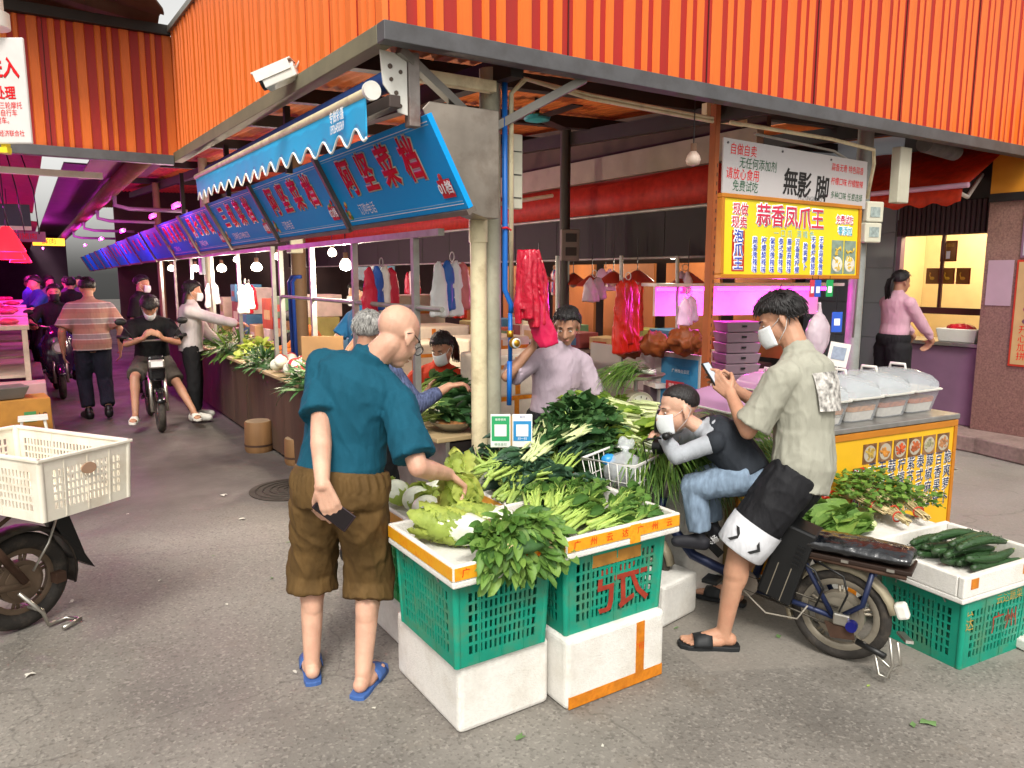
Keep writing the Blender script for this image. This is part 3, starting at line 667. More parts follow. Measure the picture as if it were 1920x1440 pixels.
bunches('chinese_broccoli_bunch', 2, split_choy(8, .29, .022), (st_pale, lf_dark), ('stems', 'leaves'), 'thick-stemmed chinese broccoli lying on the dark kale by the card holder', 'vegetable', 'chinese broccoli on the kale', pl)
# yellow-green choy sum by the scale
pl = []
for r_ in range(4):
    for c in range(4):
        pl.append(((2.92 + c * .13 + U(-.03, .03), 3.02 + r_ * .14, .69 + .055 * r_ + U(0, .05)), (U(-.3, .3), R(U(-20, 5)), R(150 + U(-45, 45))), U(1.0, 1.25)))
bunches('flowering_choy_bunch', 3, split_choy(9, .30, .028), (st_pale, lf_lime), ('stems', 'leaves'), 'yellow-green flowering choy bunch heaped beside the hanging scale', 'vegetable', 'yellow-green choy by the scale', pl)
# sweet potato leaf heap
def mound(name, label, cat, c, rx, ry, h, n, L, W, m, group=None, droop=.8, stems=None, flat=.0, wav=.06, tip=1.6, fold=.25):
    t = thing(name, label, cat, c, 0, group); mb = MB()
    for i in range(n):
        a = U(0, 2 * math.pi); q = math.sqrt(rnd()); x, y = rx * q * math.cos(a), ry * q * math.sin(a)
        z = h * (1 - q * q) * U(.82, 1.05)
        out = V((math.cos(a) * q, math.sin(a) * q, .55 - droop * q * q * .9)) + V((U(-.5, .5), U(-.5, .5), U(-.3, .3)))
        nm = V((math.cos(a) * q * .7, math.sin(a) * q * .7, 1)) + V((U(-.4, .4), U(-.4, .4), 0))
        leaf(mb, (x, y, z), out, nm, L * U(.7, 1.15), W * U(.75, 1.15), U(.1, 1.0), fold, wav, tip)
    o = mb.build('leaves', m, t, smooth=True); o['kind'] = 'stuff'
    core = MB(); core.ell((0, 0, 0), (rx * .82, ry * .82, h * .78), seg=20, rg=10); core.v = [p for p in core.v]
    for p in core.v: p.z = max(p.z, 0)
    core.build('heap_core', lf_dark, t, smooth=True)
    if stems:
        mb = MB()
        for i in range(stems):
            a = U(0, 6.28); q = U(.3, 1); x, y = rx * q * math.cos(a), ry * q * math.sin(a)
            mb.tube([(x, y, h * (1 - q * q) * .8), (x + U(-.05, .05), y + U(-.05, .05), h * (1 - q * q) + .04)], .003, 5)
        mb.build('stems', st_lime, t, smooth=True)['kind'] = 'stuff'
    return t
mound('sweet_potato_leaf_heap', 'tall heap of heart-shaped dark green sweet potato leaves in front of the vendor', 'vegetable', (2.60, 3.28, .66), .30, .25, .33, 620, .10, .082, lf_dark, tip=2.4, stems=40)
# garlic chives: long blades cascading towards the lane
def chives(a, b):
    for i in range(130):
        y = U(-.10, .10); z = abs(random.gauss(0, .035)); L = U(.34, .52)
        leaf(b, (U(-.05, .03), y, z + .02), (1, U(-.15, .15) + y * .7, U(.1, .45)), (U(-.4, .4), U(-.4, .4), 1), L, .008, U(.9, 1.7), .2, 0, 3, 5, .6)
    for i in range(40):
        y = U(-.06, .06); a.tube([(-.16, y, abs(random.gauss(.01, .02))), (0, y * 1.2, .03)], .004, 5)
bunches('garlic_chive_bunch', 2, chives, (st_white, lf_grass), ('stems', 'blades'), 'long garlic chive bunch drooping behind the child towards the ground', 'vegetable', 'garlic chive bunches',
        [((2.84 + .062 * k + U(-.02, .02), 2.88 - .03 * (k % 3) + U(-.05, .06), .71 + .045 * (k % 3)), (0, R(U(0, 14)), R(-115 + U(-30, 30))), U(1.0, 1.15)) for k in range(9)])
# pointed cabbages (napa)
def napa(loc, rot, label, L=.28, Rr=.062, lime=.5, group='pointed cabbages'):
    t = thing('pointed_cabbage', label, 'cabbage', loc, 0, group); t.rotation_euler = rot
    mb = MB(); mb.loft([mb.ring((x * L, 0, 0), V((0, 1, 0)), V((0, 0, 1)), r_ * Rr, r_ * Rr, 14) for x, r_ in ((0, .45), (.08, .75), (.3, 1), (.6, .95), (.85, .7), (.97, .35))]); mb.build('heart', st_white, t, smooth=True)
    mb = MB()
    for i in range(70):
        a = U(0, 6.28); x = U(.28, .80); e = V((0, math.cos(a), math.sin(a)))
        leaf(mb, V((x * L, 0, 0)) + e * Rr * U(.85, 1.02), V((1, 0, 0)) + e * U(.0, .35), e, L * U(.24, .36), L * U(.14, .24), U(.2, .9), -.3, .09, 2.6, n=8, ruf=.16)
    mb.build('leaves', lf_pale, t, smooth=True)['kind'] = 'stuff'
    mb = MB()
    for i in range(9):
        a = i * math.pi / 4.5 + U(-.1, .1); e = V((0, math.cos(a), math.sin(a)))
        leaf(mb, e * Rr * .62, V((1, 0, 0)) + e * .16, e, L * .5, L * .17, .5, -.5, .0, 3, 6, .8)
    mb.build('ribs', st_white, t, smooth=True)
    return t
napa((1.45, 2.40, .72), (R(40), R(-4), R(128)), 'pointed cabbage under the held lettuce, leafy end away', .30, .066)
napa((1.58, 2.42, .72), (0, R(-4), R(118)), 'pointed cabbage at the middle of the front tray', .25, .058)
napa((2.02, 3.20, .68), (0, 0, R(150)), 'pointed cabbage lying beside the card holder stick', .30, .06)
napa((2.14, 3.26, .70), (0, 0, R(165)), 'pointed cabbage next to the corner column', .30, .058)
# leafy bunch hanging over the front of tray one
t = thing('amaranth_bunch', 'lush bunch of oval green leaves hanging over the front crate', 'vegetable', (1.485, 2.25, .715)); t.scale = (.84, .84, .80)
mb = MB()
for i in range(430):
    q = U(0, 1); a = U(-1, 1); x = a * .20; front = q > .42
    zz = .10 * (1 - a * a) * (1 - .6 * abs(q - .3)); y = .12 - .30 * min(q, .62)
    base = V((x + U(-.02, .02), y, max(.03, zz + U(-.02, .03))))
    if q > .62: base.z -= (q - .62) * .55 * U(.6, 1.0) * (1 - .45 * a * a); base.y += U(-.01, .025)
    d = V((a * .8 + U(-.6, .6), -.7 + U(-.5, .5), (.35 if q < .5 else -.5) + U(-.4, .4)))
    leaf(mb, base, d, (U(-.5, .5), -.8, .8), U(.055, .12), U(.028, .056), U(-.2, 1.3), .4, .05, 1.8, ruf=.07 if rnd() < .5 else 0)
mb.build('leaves', lf_mid, t, smooth=True)['kind'] = 'stuff'
mb = MB()
for i in range(34): mb.tube([(U(-.06, .06), .22 + U(-.03, .03), .02 + U(0, .04)), (U(-.10, .10), .05, .05), (U(-.16, .16), -.10, U(-.02, .06))], [.005, .004, .002], 5)
mb.build('stems', st_pink, t, smooth=True)['kind'] = 'stuff'
mb = MB(); mb.ell((0, -.0, .02), (.15, .13, .05)); mb.build('bunch_core', lf_dark, t, smooth=True)
# white cabbages and wrapped vegetables near the column
wr = mat('mesh_wrap_pink', '#d9a9a6', .6, 0, .5, 26, .3, 50)
for k, (x, y) in enumerate(((1.47, 2.98), (1.60, 3.02), (1.50, 3.14), (1.64, 3.18), (1.46, 3.30))):
    t = thing('white_radish', 'pale round cabbage in the tray by the bald man', 'cabbage', (x, y, .66), U(0, 3), 'pale cabbages in the tray')
    mb = MB(); mb.ell((0, 0, 0), (.075, .07, .062)); mb.build('head', st_white, t, smooth=True)
    mb = MB()
    for i in range(9): a = U(0, 6.28); e = V((math.cos(a), math.sin(a), U(0, .8))).normalized(); leaf(mb, e * .068, e.orthogonal(), e, .09, .08, .9, -.2, .05, 2.5)
    mb.build('leaves', lf_pale, t, smooth=True)['kind'] = 'stuff'
for k in range(9):
    tag(MB().ell((1.78 + .07 * (k % 5) + U(-.02, .02), 3.27 + .09 * (k // 5) + U(-.02, .02), .66 + .04 * (k % 2)), (.05, .034, .032), Euler((0, 0, U(0, 3))).to_matrix(), 10, 7).build('wrapped_onion', wr, None, smooth=True), 'pink and white bulb in net wrapping near the corner column', 'onion', 'wrapped bulbs near the column')
# cucumbers
cuk = mat('cucumber_skin', (.022, .062, .018), .35, 0, .35, 30, .6, 40, spec=.5, island=.2, stretch=(.4, 3, 3))
def cucumber_mesh(seed):
    random.seed(seed); mb = MB(); pts, rs = [], []; c = U(-.03, .03); L = .30
    for i in range(11): t = i / 10; pts.append((t * L - L / 2, c * math.sin(math.pi * t), 0)); rs.append(.0225 * max(.25, math.sin(math.pi * (.08 + .84 * t)) ** .45))
    mb.tube(pts, rs, 12)
    for i in range(60):
        t = U(.08, .92); a = U(0, 6.28); k = int(t * 10); mb.ell(V(pts[k]) + V((U(-.01, .01), .021 * math.cos(a), .021 * math.sin(a))), (.003, .003, .003), seg=5, rg=4)
    me = mb.mesh('cucumber'); me.materials.append(cuk); me.polygons.foreach_set('use_smooth', [True] * len(me.polygons)); return me
cms = [cucumber_mesh(s) for s in range(4)]; random.seed(11)
mbs = MB(); mbs.tube([(.148, 0, 0), (.165, .004, .003), (.185, .012, -.002)], .003, 5); stm = mbs.mesh('stalk'); stm.materials.append(st_lime)
spots = [(0, j) for j in range(6)] + [(1, j) for j in range(5)] + [(2, j) for j in range(3)]
for lay, j in spots:
    e = thing('cucumber', 'warty dark green cucumber piled in the foam tray on the crate', 'cucumber', (3.70 + U(-.03, .05) - .02 * lay, 1.56 + j * .062 + lay * .03, .385 + lay * .038), R(-14 + U(-7, 7)), 'cucumbers in the foam tray')
    o = bpy.data.objects.new('fruit', cms[(lay + j) % 4]); COL.objects.link(o); o.parent = e; o.rotation_euler = (U(0, 6), 0, 0)
    o = bpy.data.objects.new('stalk', stm); COL.objects.link(o); o.parent = e
# lettuce and cress on the box behind the bike seat
for k, (x, y, z, a) in enumerate(((3.28, 2.26, .46, 170), (3.42, 2.20, .47, 165), (3.34, 2.12, .47, 185), (3.48, 2.10, .45, 176), (3.38, 2.30, .50, 160), (3.54, 2.24, .46, 170))):
    t = thing('lettuce', 'soft light green lettuce lying by the black bike seat', 'lettuce', (x, y, z), R(a), 'lettuces by the bike seat')
    mb = MB()
    for i in range(38): leaf(mb, (-.08 + U(0, .05), U(-.03, .03), U(-.01, .03)), (1, U(-.35, .35), U(-.1, .4)), (0, U(-.9, .9), 1), U(.14, .24), U(.06, .11), U(.2, 1.), .45, .07, 2.4)
    mb.build('leaves', veg('leaf_lettuce', (.17, .30, .06), .3, t=.3), t, smooth=True)['kind'] = 'stuff'
    mb = MB(); mb.ell((-.08, 0, .0), (.04, .025, .022)); mb.build('butt', st_pale, t, smooth=True)
for k, (x, y, z, a) in enumerate(((3.72, 2.10, .47, 70), (3.82, 2.16, .47, 55), (3.90, 2.08, .47, 60), (3.98, 2.22, .48, 40), (3.80, 2.28, .52, 75), (3.68, 2.22, .50, 85), (3.92, 2.30, .52, 60), (4.05, 2.12, .44, 30))):
    t = thing('watercress_bunch', 'tied bunch of small-leaved cress in front of the yellow counter', 'vegetable', (x, y, z), R(a), 'cress bunches before the yellow counter')
    mb = MB()
    for i in range(26): mb.tube([(-.16 + U(0, .03), U(-.02, .02), U(-.01, .02)), (0, U(-.03, .03), U(.01, .04)), (.09, U(-.09, .09), U(.02, .07))], [.0035, .003, .002], 5)
    mb.build('stems', st_pink, t, smooth=True)['kind'] = 'stuff'
    mb = MB()
    for i in range(100): leaf(mb, (U(.0, .16), U(-.11, .11), U(.01, .10)), rdir(), (U(-.4, .4), U(-.4, .4), 1), U(.03, .055), U(.022, .036), U(0, .8), .2, .05, 2.2, 4)
    mb.build('leaves', veg('leaf_cress', (.14, .27, .045), .35, t=.25), t, smooth=True)['kind'] = 'stuff'
    mb = MB(); mb.torus((-.07, 0, .012), (1, 0, 0), .026, .004, 14, 6); mb.build('rubber_band', mat('band_red', '#b8402a', .5), t)
tom = mat('tomato_red', '#c22a17', .3, 0, .12, 5)
for k in range(7):
    tag(MB().ell((3.66 + .07 * k, 2.44 + U(-.02, .02), .47 + U(0, .03)), (.034, .034, .029), None, 12, 8).build('tomato', tom, None, smooth=True), 'red tomato in the row behind the lettuce', 'tomato', 'tomatoes behind the lettuce')
# held lettuce is built with the bald man; QR card stand
cs = thing('payment_card_stand', 'green and blue payment cards on a thin wooden stick in the vegetables', 'sign', (2.055, 3.17, .60), R(-33))
mb = MB(); mb.cyl((0, 0, 0), (0, 0, .40), .005, n=8); mb.build('stick', mat('stick_wood', '#b08d5e', .7), cs)
for k, (x, m_, nm) in enumerate(((-.056, mat('card_green', '#2f9a62', .4), 'green_card'), (.056, mat('card_blue', '#2f86bd', .4), 'blue_card'))):
    mb = MB(); mb.bb(x - .052, x + .052, -.004, .004, .235, .41); c_ = mb.build(nm, mat('card_white', '#e6e6e0', .35), cs, bevel=.004)
    mb = MB(); mb.bb(x - .046, x + .046, -.0055, -.0045, .27, .375 if k else .40); mb.build('colour_field', m_, c_)
    mb = MB(); mb.bb(x - .031, x + .031, -.0068, -.0058, .295, .357); mb.build('blank_square', mat('card_white', '#e6e6e0', .35), c_)
    text('推荐使用' if k == 0 else '支付', .014, white_t if k == 0 else navy_t, c_, (x, -.0066, .382 if k == 0 else .395), rot=(R(90), 0, 0))
    text('微信支付' if k == 0 else '扫一扫', .016, mat('txt_green', '#1f7a4a', .5) if k == 0 else white_t, c_, (x, -.0070, .252 if k == 0 else .282), rot=(R(90), 0, 0))
# ------------------------------------------------------------------ people
skin_l = mat('skin_light', (.60, .35, .245), .5, 0, .13, 14, .2, 220, sss=.12, dirt=((.50, .20, .13), .45, 9))
skin_m = mat('skin_warm', (.48, .255, .16), .5, 0, .13, 14, .2, 220, sss=.12, dirt=((.38, .14, .085), .45, 9))
skin_d = mat('skin_tan', (.40, .205, .125), .5, 0, .08, 9, .12, 200, sss=.1)
hair_k = mat('hair_black', (.012, .010, .010), .45, 0, .4, 60, .6, 160, stretch=(1, 1, .3))
hair_g = mat('hair_grey', (.32, .31, .29), .5, 0, .5, 70, .6, 160, stretch=(1, 1, .25))
eye_w = mat('eye_white', (.7, .68, .64), .25, 0, 0); eye_b = mat('eye_dark', (.02, .012, .01), .15, 0, 0)
lip_m = mat('lips', (.42, .17, .14), .45, 0, .05)
maskm = mat('mask_white', '#d6dadb', .8, 0, .04, 20, .2, 120); maskk = mat('mask_black', '#17171a', .7, 0, .1)
def cloth(name, c, rough=.85, var=.1, **k): return mat(name, c, rough, 0, var, k.pop('scale', 9), .6, k.pop('bscale', 26), spec=.2, stretch=(1.5, 1.5, .5), **k)
def ik(a, c, l1, l2, hint):
    a, c = V(a), V(c); d = c - a; L = min(d.length, (l1 + l2) * .999); dn = d.normalized()
    x = (l1 * l1 - l2 * l2 + L * L) / (2 * L); y = math.sqrt(max(0, l1 * l1 - x * x)); h = V(hint); h = h - dn * h.dot(dn)
    if h.length < 1e-4: h = dn.orthogonal()
    return a + dn * x + h.normalized() * y, a + dn * L
def fold_fn(seed, amp, sc=(9, 9, 3.2), amp2=.0):
    o = V((seed * 3.7, seed * 1.3, seed * 5.1))
    def f(p, n):
        q = V((p.x * sc[0], p.y * sc[1], p.z * sc[2])) + o
        w = noise.noise(q); w2 = noise.noise(q * 2.3 + V((5, 1, 2)))
        ridge = 1 - abs(noise.noise(q * 1.4 + V((9, 2, 7)))) * 3
        q3 = V((p.x * 16 + p.z * 5, p.y * 16, p.z * 8)) + o
        r3 = 1 - abs(noise.noise(q3)) * 4
        q4 = V((p.x * 7 + p.z * 3, p.y * 7 - p.z * 2, p.z * 2.2)) + o; r4 = 1 - abs(noise.noise(q4)) * 5
        return amp * (w * .45 + w2 * .2 + max(ridge, 0) * .4 + max(r3, 0) * .3 + max(r4, 0) * .5 - .3)
    return f
def hand(mb, w, fd, pn, side, curl=.5, s=1., spread=.1, grip=0.):
    """palm of four metacarpals, four fingers of unequal length, a thumb from the side of the palm"""
    w = V(w); fd = V(fd).normalized(); pn = V(pn); pn = (pn - fd * pn.dot(fd)).normalized(); sd = fd.cross(pn) * side   # towards the thumb
    for k, (o, kl, fl) in enumerate(((.029, .082, .070), (.0097, .088, .079), (-.0097, .085, .073), (-.028, .077, .057))):
        a = w + sd * o * .55 * s; kn = w + fd * kl * s + sd * o * s
        mb.cap(a, kn, .0145 * s, .0112 * s, 10)
        d = (fd + sd * o * spread * 14).normalized(); p = kn; c = curl * (1 + .12 * k) + grip
        for j, fr in enumerate((.45, .31, .24)):
            ang = c * (.75, 1.0, .65)[j]; d = (d * math.cos(ang) + pn * math.sin(ang)).normalized()
            # keep the palm direction turning with the finger
            q = p + d * fl * fr * s; mb.cap(p, q, (.0098 - .0009 * j) * s, (.0090 - .0010 * j) * s, 8); p = q
            pnl = pn - d * pn.dot(d)
            pn_use = pnl.normalized() if pnl.length > .15 else -fd
    tb = w + fd * .022 * s + sd * .026 * s; d = (fd * .72 + sd * .66 + pn * (.25 + .3 * curl)).normalized()
    t1 = tb + d * .042 * s; d2 = (d * .8 + fd * .45 + pn * .35 * curl - sd * .25 * curl).normalized(); t2 = t1 + d2 * .032 * s
    mb.cap(w + fd * .012 * s + sd * .012 * s, tb, .014 * s, .0135 * s, 8); mb.cap(tb, t1, .0135 * s, .0105 * s, 8); mb.cap(t1, t2, .0105 * s, .0085 * s, 8)
def foot(mb, an, d, s=1., pitch=0.):
    """bare foot: heel, instep, ball and five toes; sole at ankle height - .075"""
    an = V(an); d = V((d[0], d[1], 0)).normalized(); sd = d.cross(V((0, 0, 1))); z = an.z - .072 * s
    P = lambda f, l, h: V((an.x, an.y, z)) + d * f * s + sd * l * s + V((0, 0, h * s))
    mb.cap(P(-.03, 0, .03), P(.02, 0, .035), .031 * s, .034 * s, 12); mb.cap(an, P(.0, 0, .04), .034 * s, .035 * s); mb.cap(P(.01, 0, .055), P(.11, 0, .028), .034 * s, .024 * s)
    mb.cap(P(.02, -.012, .026), P(.125, -.024, .02), .028 * s, .02 * s); mb.cap(P(.02, .012, .026), P(.13, .022, .022), .028 * s, .021 * s)
    return P
def toes(mb, P, s, side):
    for k, (l, f, r_) in enumerate(((.030, .185, .0125), (.012, .187, .0095), (-.005, .178, .009), (-.020, .166, .0085), (-.033, .152, .008))):
        mb.cap(P(.125, l * side * .9, .018), P(f, l * side, .012), r_ * s * 1.05, r_ * s, 8)
def slipper(t, P, s, side, sole_m, strap_m, name='slipper'):
    mb = MB(); out = []
    for f, a, b in ((-.075, -.012, .012), (-.068, -.032, .032), (-.03, -.038, .036), (.04, -.036, .034), (.11, -.045, .043), (.165, -.042, .044), (.20, -.024, .034), (.208, .0, .018)): out.append((f, a, b))
    pts = [P(f, b * side, 0) for f, a, b in out] + [P(f, a * side, 0) for f, a, b in reversed(out)]
    mb.prism(pts, (0, 0, -.018 * s), (0, 0, .006 * s)); sl = mb.build(name, sole_m, t, bevel=.004)
    mb = MB(); rows = []
    for f, hh in ((.055, .060), (.085, .056), (.115, .048), (.14, .042)):
        rows.append([P(f, .050 * math.cos(a) * 1.0, .004 + hh * math.sin(a)) for a in [math.pi * k / 12 for k in range(13)]])
    mb.sheet(rows); o = mb.build('strap', strap_m, sl, smooth=True); sm = o.modifiers.new('s', 'SOLIDIFY'); sm.thickness = .006; sm.offset = 1
    return sl
def person(label, loc, face, h=1.68, skin=None, vox=.007, pelvis=(0, 0, .90), neck=None, head=None, look=(0, 1, -.15), up=(0, 0, 1), bend=(0, 0, 0), twist=0.,
           lh=None, rh=None, le=(-.6, -.6, -.3), re=(.6, -.6, -.3), lf=(-.11, 0, .075), rf=(.11, 0, .075), lk=(-.1, 1, 0), rk=(.1, 1, 0), lfd=(-.2, 1), rfd=(.2, 1),
           lhand=None, rhand=None, shirt=None, sleeve=.78, hem=-.02, loose=.02, pants=None, plen=.55, pr=.085, hemr=.10, hair='short', hairm=None, shoes=None, strapm=None,
           mask=None, b=1., amp=.006, group='people', cat='person', eyes=True, legs=True, collar=False, seed=1, hscale=1., pfold=.008, name='person', shirtname='shirt', legsx=1., tucked=False):
    s = h / 1.70; skin = skin or skin_m; hairm = hairm or hair_k
    rz = math.atan2(-face[0], face[1]); t = thing(name, label, cat, loc, rz, group)
    inv = (Matrix.Translation(V(loc)) @ Matrix.Rotation(rz, 4, 'Z')).inverted()
    def c_(p):
        if p is None: return None
        return inv @ p if isinstance(p, V) else V(p)
    def dv(p): return (inv.to_3x3() @ p) if isinstance(p, V) else V(p)
    Pp = c_(pelvis); Np = c_(neck) if neck is not None else Pp + V((0, .02, .535 * s))
    bd = dv(bend); mid = (Pp + Np) / 2 + bd
    def spine(u): return Pp * (1 - u) ** 2 + mid * 2 * u * (1 - u) * 1.0 + Np * u * u if bd.length else Pp.lerp(Np, u)
    def tang(u): return (spine(u + .03) - spine(u - .03)).normalized()
    rt = V((math.cos(twist), math.sin(twist), 0))
    def fr(u, k=1.):
        z = tang(u); x = V((1, 0, 0)).lerp(rt, min(1, max(0, u))); x = (x - z * x.dot(z)).normalized(); return x, z.cross(x), z
    RINGS = ((-.17, .085, .075, 0), (-.08, .150, .112, -.01), (.04, .163, .12, -.012), (.2, .152, .112, 0), (.35, .146, .108, .006), (.55, .158, .116, .002), (.73, .172, .114, -.008), (.86, .168, .098, -.012), (.94, .132, .080, -.008), (1.0, .066, .060, 0))
    def torso(mb, inf, u0, u1, fx=1.):
        rings = []
        for u, rx, ry, yo in RINGS:
            if u < u0 - .001 or u > u1 + .001: continue
            x, y, z = fr(u); g = inf if u < .9 else inf * .6
            rings.append(mb.ring(spine(u) + y * yo * s, x, y, (rx * b + g) * s * fx, (ry * b + g) * s, 20))
        if u0 > RINGS[0][0] + .02:   # flat hem exactly at u0
            x, y, z = fr(u0); rx = np.interp(u0, [q[0] for q in RINGS], [q[1] for q in RINGS]); ry = np.interp(u0, [q[0] for q in RINGS], [q[2] for q in RINGS])
            if u0 < .05: rx = max(rx, .16); ry = max(ry, .117)
            rings.insert(0, mb.ring(spine(u0), x, y, (rx * b + inf + .008) * s, (ry * b + inf + .010) * s, 20))
        mb.loft(rings)
    x, y, z = fr(.86); sw = .178 * s * (1 + (b - 1) * .5)
    shL = spine(.87) - x * sw - z * .03; shR = spine(.87) + x * sw - z * .03
    hx, hy, hz = fr(0); hipL = Pp - hx * .085 * s - hz * .02; hipR = Pp + hx * .085 * s - hz * .02
    ua, fa, th, sh = .295 * s, .255 * s, .415 * s * legsx, .405 * s * legsx
    wl = c_(lh) if lh is not None else shL + V((-.09, .05, -.53)) * s; wr = c_(rh) if rh is not None else shR + V((.09, .05, -.53)) * s
    eL, wl = ik(shL, wl, ua, fa, dv(le)); eR, wr = ik(shR, wr, ua, fa, dv(re))
    Hc = c_(head) if head is not None else Np + V((0, .03, .135)) * s
    hy_ = dv(look).normalized(); hz_ = dv(up); hx_ = hy_.cross(hz_).normalized(); hz_ = hx_.cross(hy_); Mh = Matrix((hx_, hy_, hz_)).transposed(); hs_ = s * hscale
    def hp(x, y, z): return Hc + Mh @ (V((x, y, z)) * hs_)
    def he(mb, c, r_, M=None): mb.ell(hp(*c), tuple(q * hs_ for q in r_), Mh @ M if M else Mh, 20, 14)
    # --- skin
    mb = MB(); torso(mb, 0, -.17, 1.0)
    mb.cap(spine(.96), hp(0, -.02, -.05), .060 * s, .054 * s)
    he(mb, (0, -.012, .036), (.076, .097, .083)); he(mb, (0, .028, -.03), (.063, .066, .078)); he(mb, (0, .055, -.088), (.034, .034, .026)); he(mb, (0, .07, .018), (.05, .022, .02))
    mb.cap(hp(0, .094, .004), hp(0, .114, -.034), .008 * hs_, .0135 * hs_); he(mb, (-.011, .105, -.037), (.008, .009, .007)); he(mb, (.011, .105, -.037), (.008, .009, .007))
    he(mb, (0, .088, -.066), (.024, .012, .011)); he(mb, (.038, .068, -.03), (.02, .018, .02)); he(mb, (-.038, .068, -.03), (.02, .018, .02))
    for q in (-1, 1):
        he(mb, (q * .078, -.008, -.006), (.008, .022, .034), Matrix.Rotation(q * R(-18), 3, 'Z')); he(mb, (q * .077, -.0, -.036), (.007, .010, .012))
        S, E, Wp = (shL, eL, wl) if q < 0 else (shR, eR, wr)
        mb.ell(S, (.056 * s * b,) * 3); mb.cap(S, E, .047 * s * b, .038 * s * b); mb.cap(E, E.lerp(Wp, .35), .038 * s * b, .040 * s * b); mb.cap(E.lerp(Wp, .3), Wp, .040 * s * b, .027 * s)
        hd = lhand if q < 0 else rhand
        fd, pn, cu = hd if hd else ((Wp - E), V((-q * 1., 0, 0)), .45)
        hand(mb, Wp, dv(fd), dv(pn), q, cu, s * 1.08)
    PF = {}
    if legs:
        for q, hip, an, kh, fd in ((-1, hipL, c_(lf), dv(lk), lfd), (1, hipR, c_(rf), dv(rk), rfd)):
            K, A = ik(hip, an, th, sh, kh); PF[q] = (K, A)
            mb.cap(hip, K, .082 * s * b, .053 * s * b, 16); mb.cap(K, K.lerp(A, .3), .053 * s, .053 * s, 16); mb.cap(K.lerp(A, .12), K.lerp(A, .55), .052 * s, .045 * s, 16); mb.cap(K.lerp(A, .5), A, .046 * s, .034 * s, 16)
            back = -kh.normalized(); mb.ell(K.lerp(A, .30) + back * .014 * s, (.048 * s, .048 * s, .10 * s), (A - K).to_track_quat('Z', 'Y').to_matrix())
            if shoes in ('slipper', 'bare'):
                P = foot(mb, A, dv(V((fd[0], fd[1], 0))) if isinstance(fd, V) else fd, s); toes(mb, P, s, -q)
            else: P = foot(mb, A, fd, s)
            PF[q] = (K, A, P)
    remesh('body', mb, vox, 3 if vox < .0075 else 2, skin, t)
    # --- clothes
    if shirt:
        mb = MB(); torso(mb, loose, hem, 1.0)
        x9, y9, z9 = fr(.95); c9 = spine(.93); mb.cap(c9 - z9 * .02, spine(.99), .086 * s, .072 * s, 16)
        for q, S, E, Wp in ((-1, shL, eL, wl), (1, shR, eR, wr)):
            k = .053 * s * b + loose * .85; mb.ell(S - z * .006, (k * .98,) * 3)
            mb.cap(spine(.935), S, .064 * s, .046 * s * b + loose * .8, 14)
            if sleeve <= 1.:
                e = S.lerp(E, sleeve); xx, yy, dd = frame_of(e - S); mb.loft([mb.ring(S.lerp(e, u), xx, yy, rr, rr, 18) for u, rr in ((0, k), (.5, k * 1.02), (1, k * 1.16))])
            else:
                e = E.lerp(Wp, sleeve - 1); mb.cap(S, E, k, k * .86, 16); mb.cap(E, e, k * .86, k * .7, 16)
        if collar:
            x9, y9, z9 = fr(.97); c9 = spine(.97); mb.loft([mb.ring(c9 - z9 * .03, x9, y9, .088 * s, .086 * s, 18), mb.ring(c9 + z9 * .055 - y9 * .004, x9, y9, .072 * s, .076 * s, 18)])
        ff = fold_fn(seed, amp); zw = spine(.15).z
        if tucked: remesh(shirtname, mb, max(vox, .007), 4, shirt, t, lambda p, n: ff(p, n) * min(1, max(0, (p.z - zw - .01) / .10)) - .012 * min(1, max(0, (zw + .02 - p.z) / .03)))
        else: remesh(shirtname, mb, max(vox, .007), 4, shirt, t, ff)
    if pants:
        mb = MB(); ptop = hem + .12
        if tucked:
            rg = []
            for u_ in (-.10, -.04, .03, .09, .125, .15):
                xw, yw, zw = fr(u_); g = loose + (.016 if u_ < .1 else .010); us = [q[0] for q in RINGS]
                rg.append(mb.ring(spine(u_), xw, yw, (max(.13, np.interp(u_, us, [q[1] for q in RINGS])) * b + g) * s, (np.interp(u_, us, [q[2] for q in RINGS]) * b + g) * s, 24))
            mb.loft(rg)
        else: torso(mb, max(.014, loose - .014), -.135, .2)
        if legs:
            for q in (-1, 1):
                hip = hipL if q < 0 else hipR; K, A, P = PF[q]
                xx, yy, dd = frame_of(K - hip)
                if plen <= .52:
                    e = hip.lerp(K, plen / .5 if plen < .5 else 1.); mb.loft([mb.ring(hip.lerp(e, u), xx, yy, rr, rr, 18) for u, rr in ((.02 if tucked else -.05, pr), (.12, pr * 1.12), (.5, pr * 1.08), (1, hemr))])
                else:
                    e = K.lerp(A, (plen - .5) * 2); mb.loft([mb.ring(hip.lerp(K, u), xx, yy, rr, rr, 18) for u, rr in ((.02 if tucked else -.05, pr), (.12, pr * 1.12), (.6, pr * 1.), (1, (pr + hemr) / 2))])
                    mb.ell(K, ((pr + hemr) / 2,) * 3); x2, y2, d2 = frame_of(e - K); mb.loft([mb.ring(K.lerp(e, u), x2, y2, rr, rr, 18) for u, rr in ((0, (pr + hemr) / 2), (1, hemr))])
            mb.ell(Pp - hz * .04, (.09 * s, .09 * s, .07 * s))
        fp = fold_fn(seed + 5, pfold, (10, 10, 4)); zp = spine(.15).z if tucked else 9
        remesh('trousers', mb, max(vox, .007), 4, pants, t, lambda p, n: fp(p, n) * min(1, max(0, (zp - p.z) / .12)) + (.004 * math.sin(math.atan2(p.y, p.x) * 40) if zp < 5 and 0 < zp - p.z < .06 else 0))
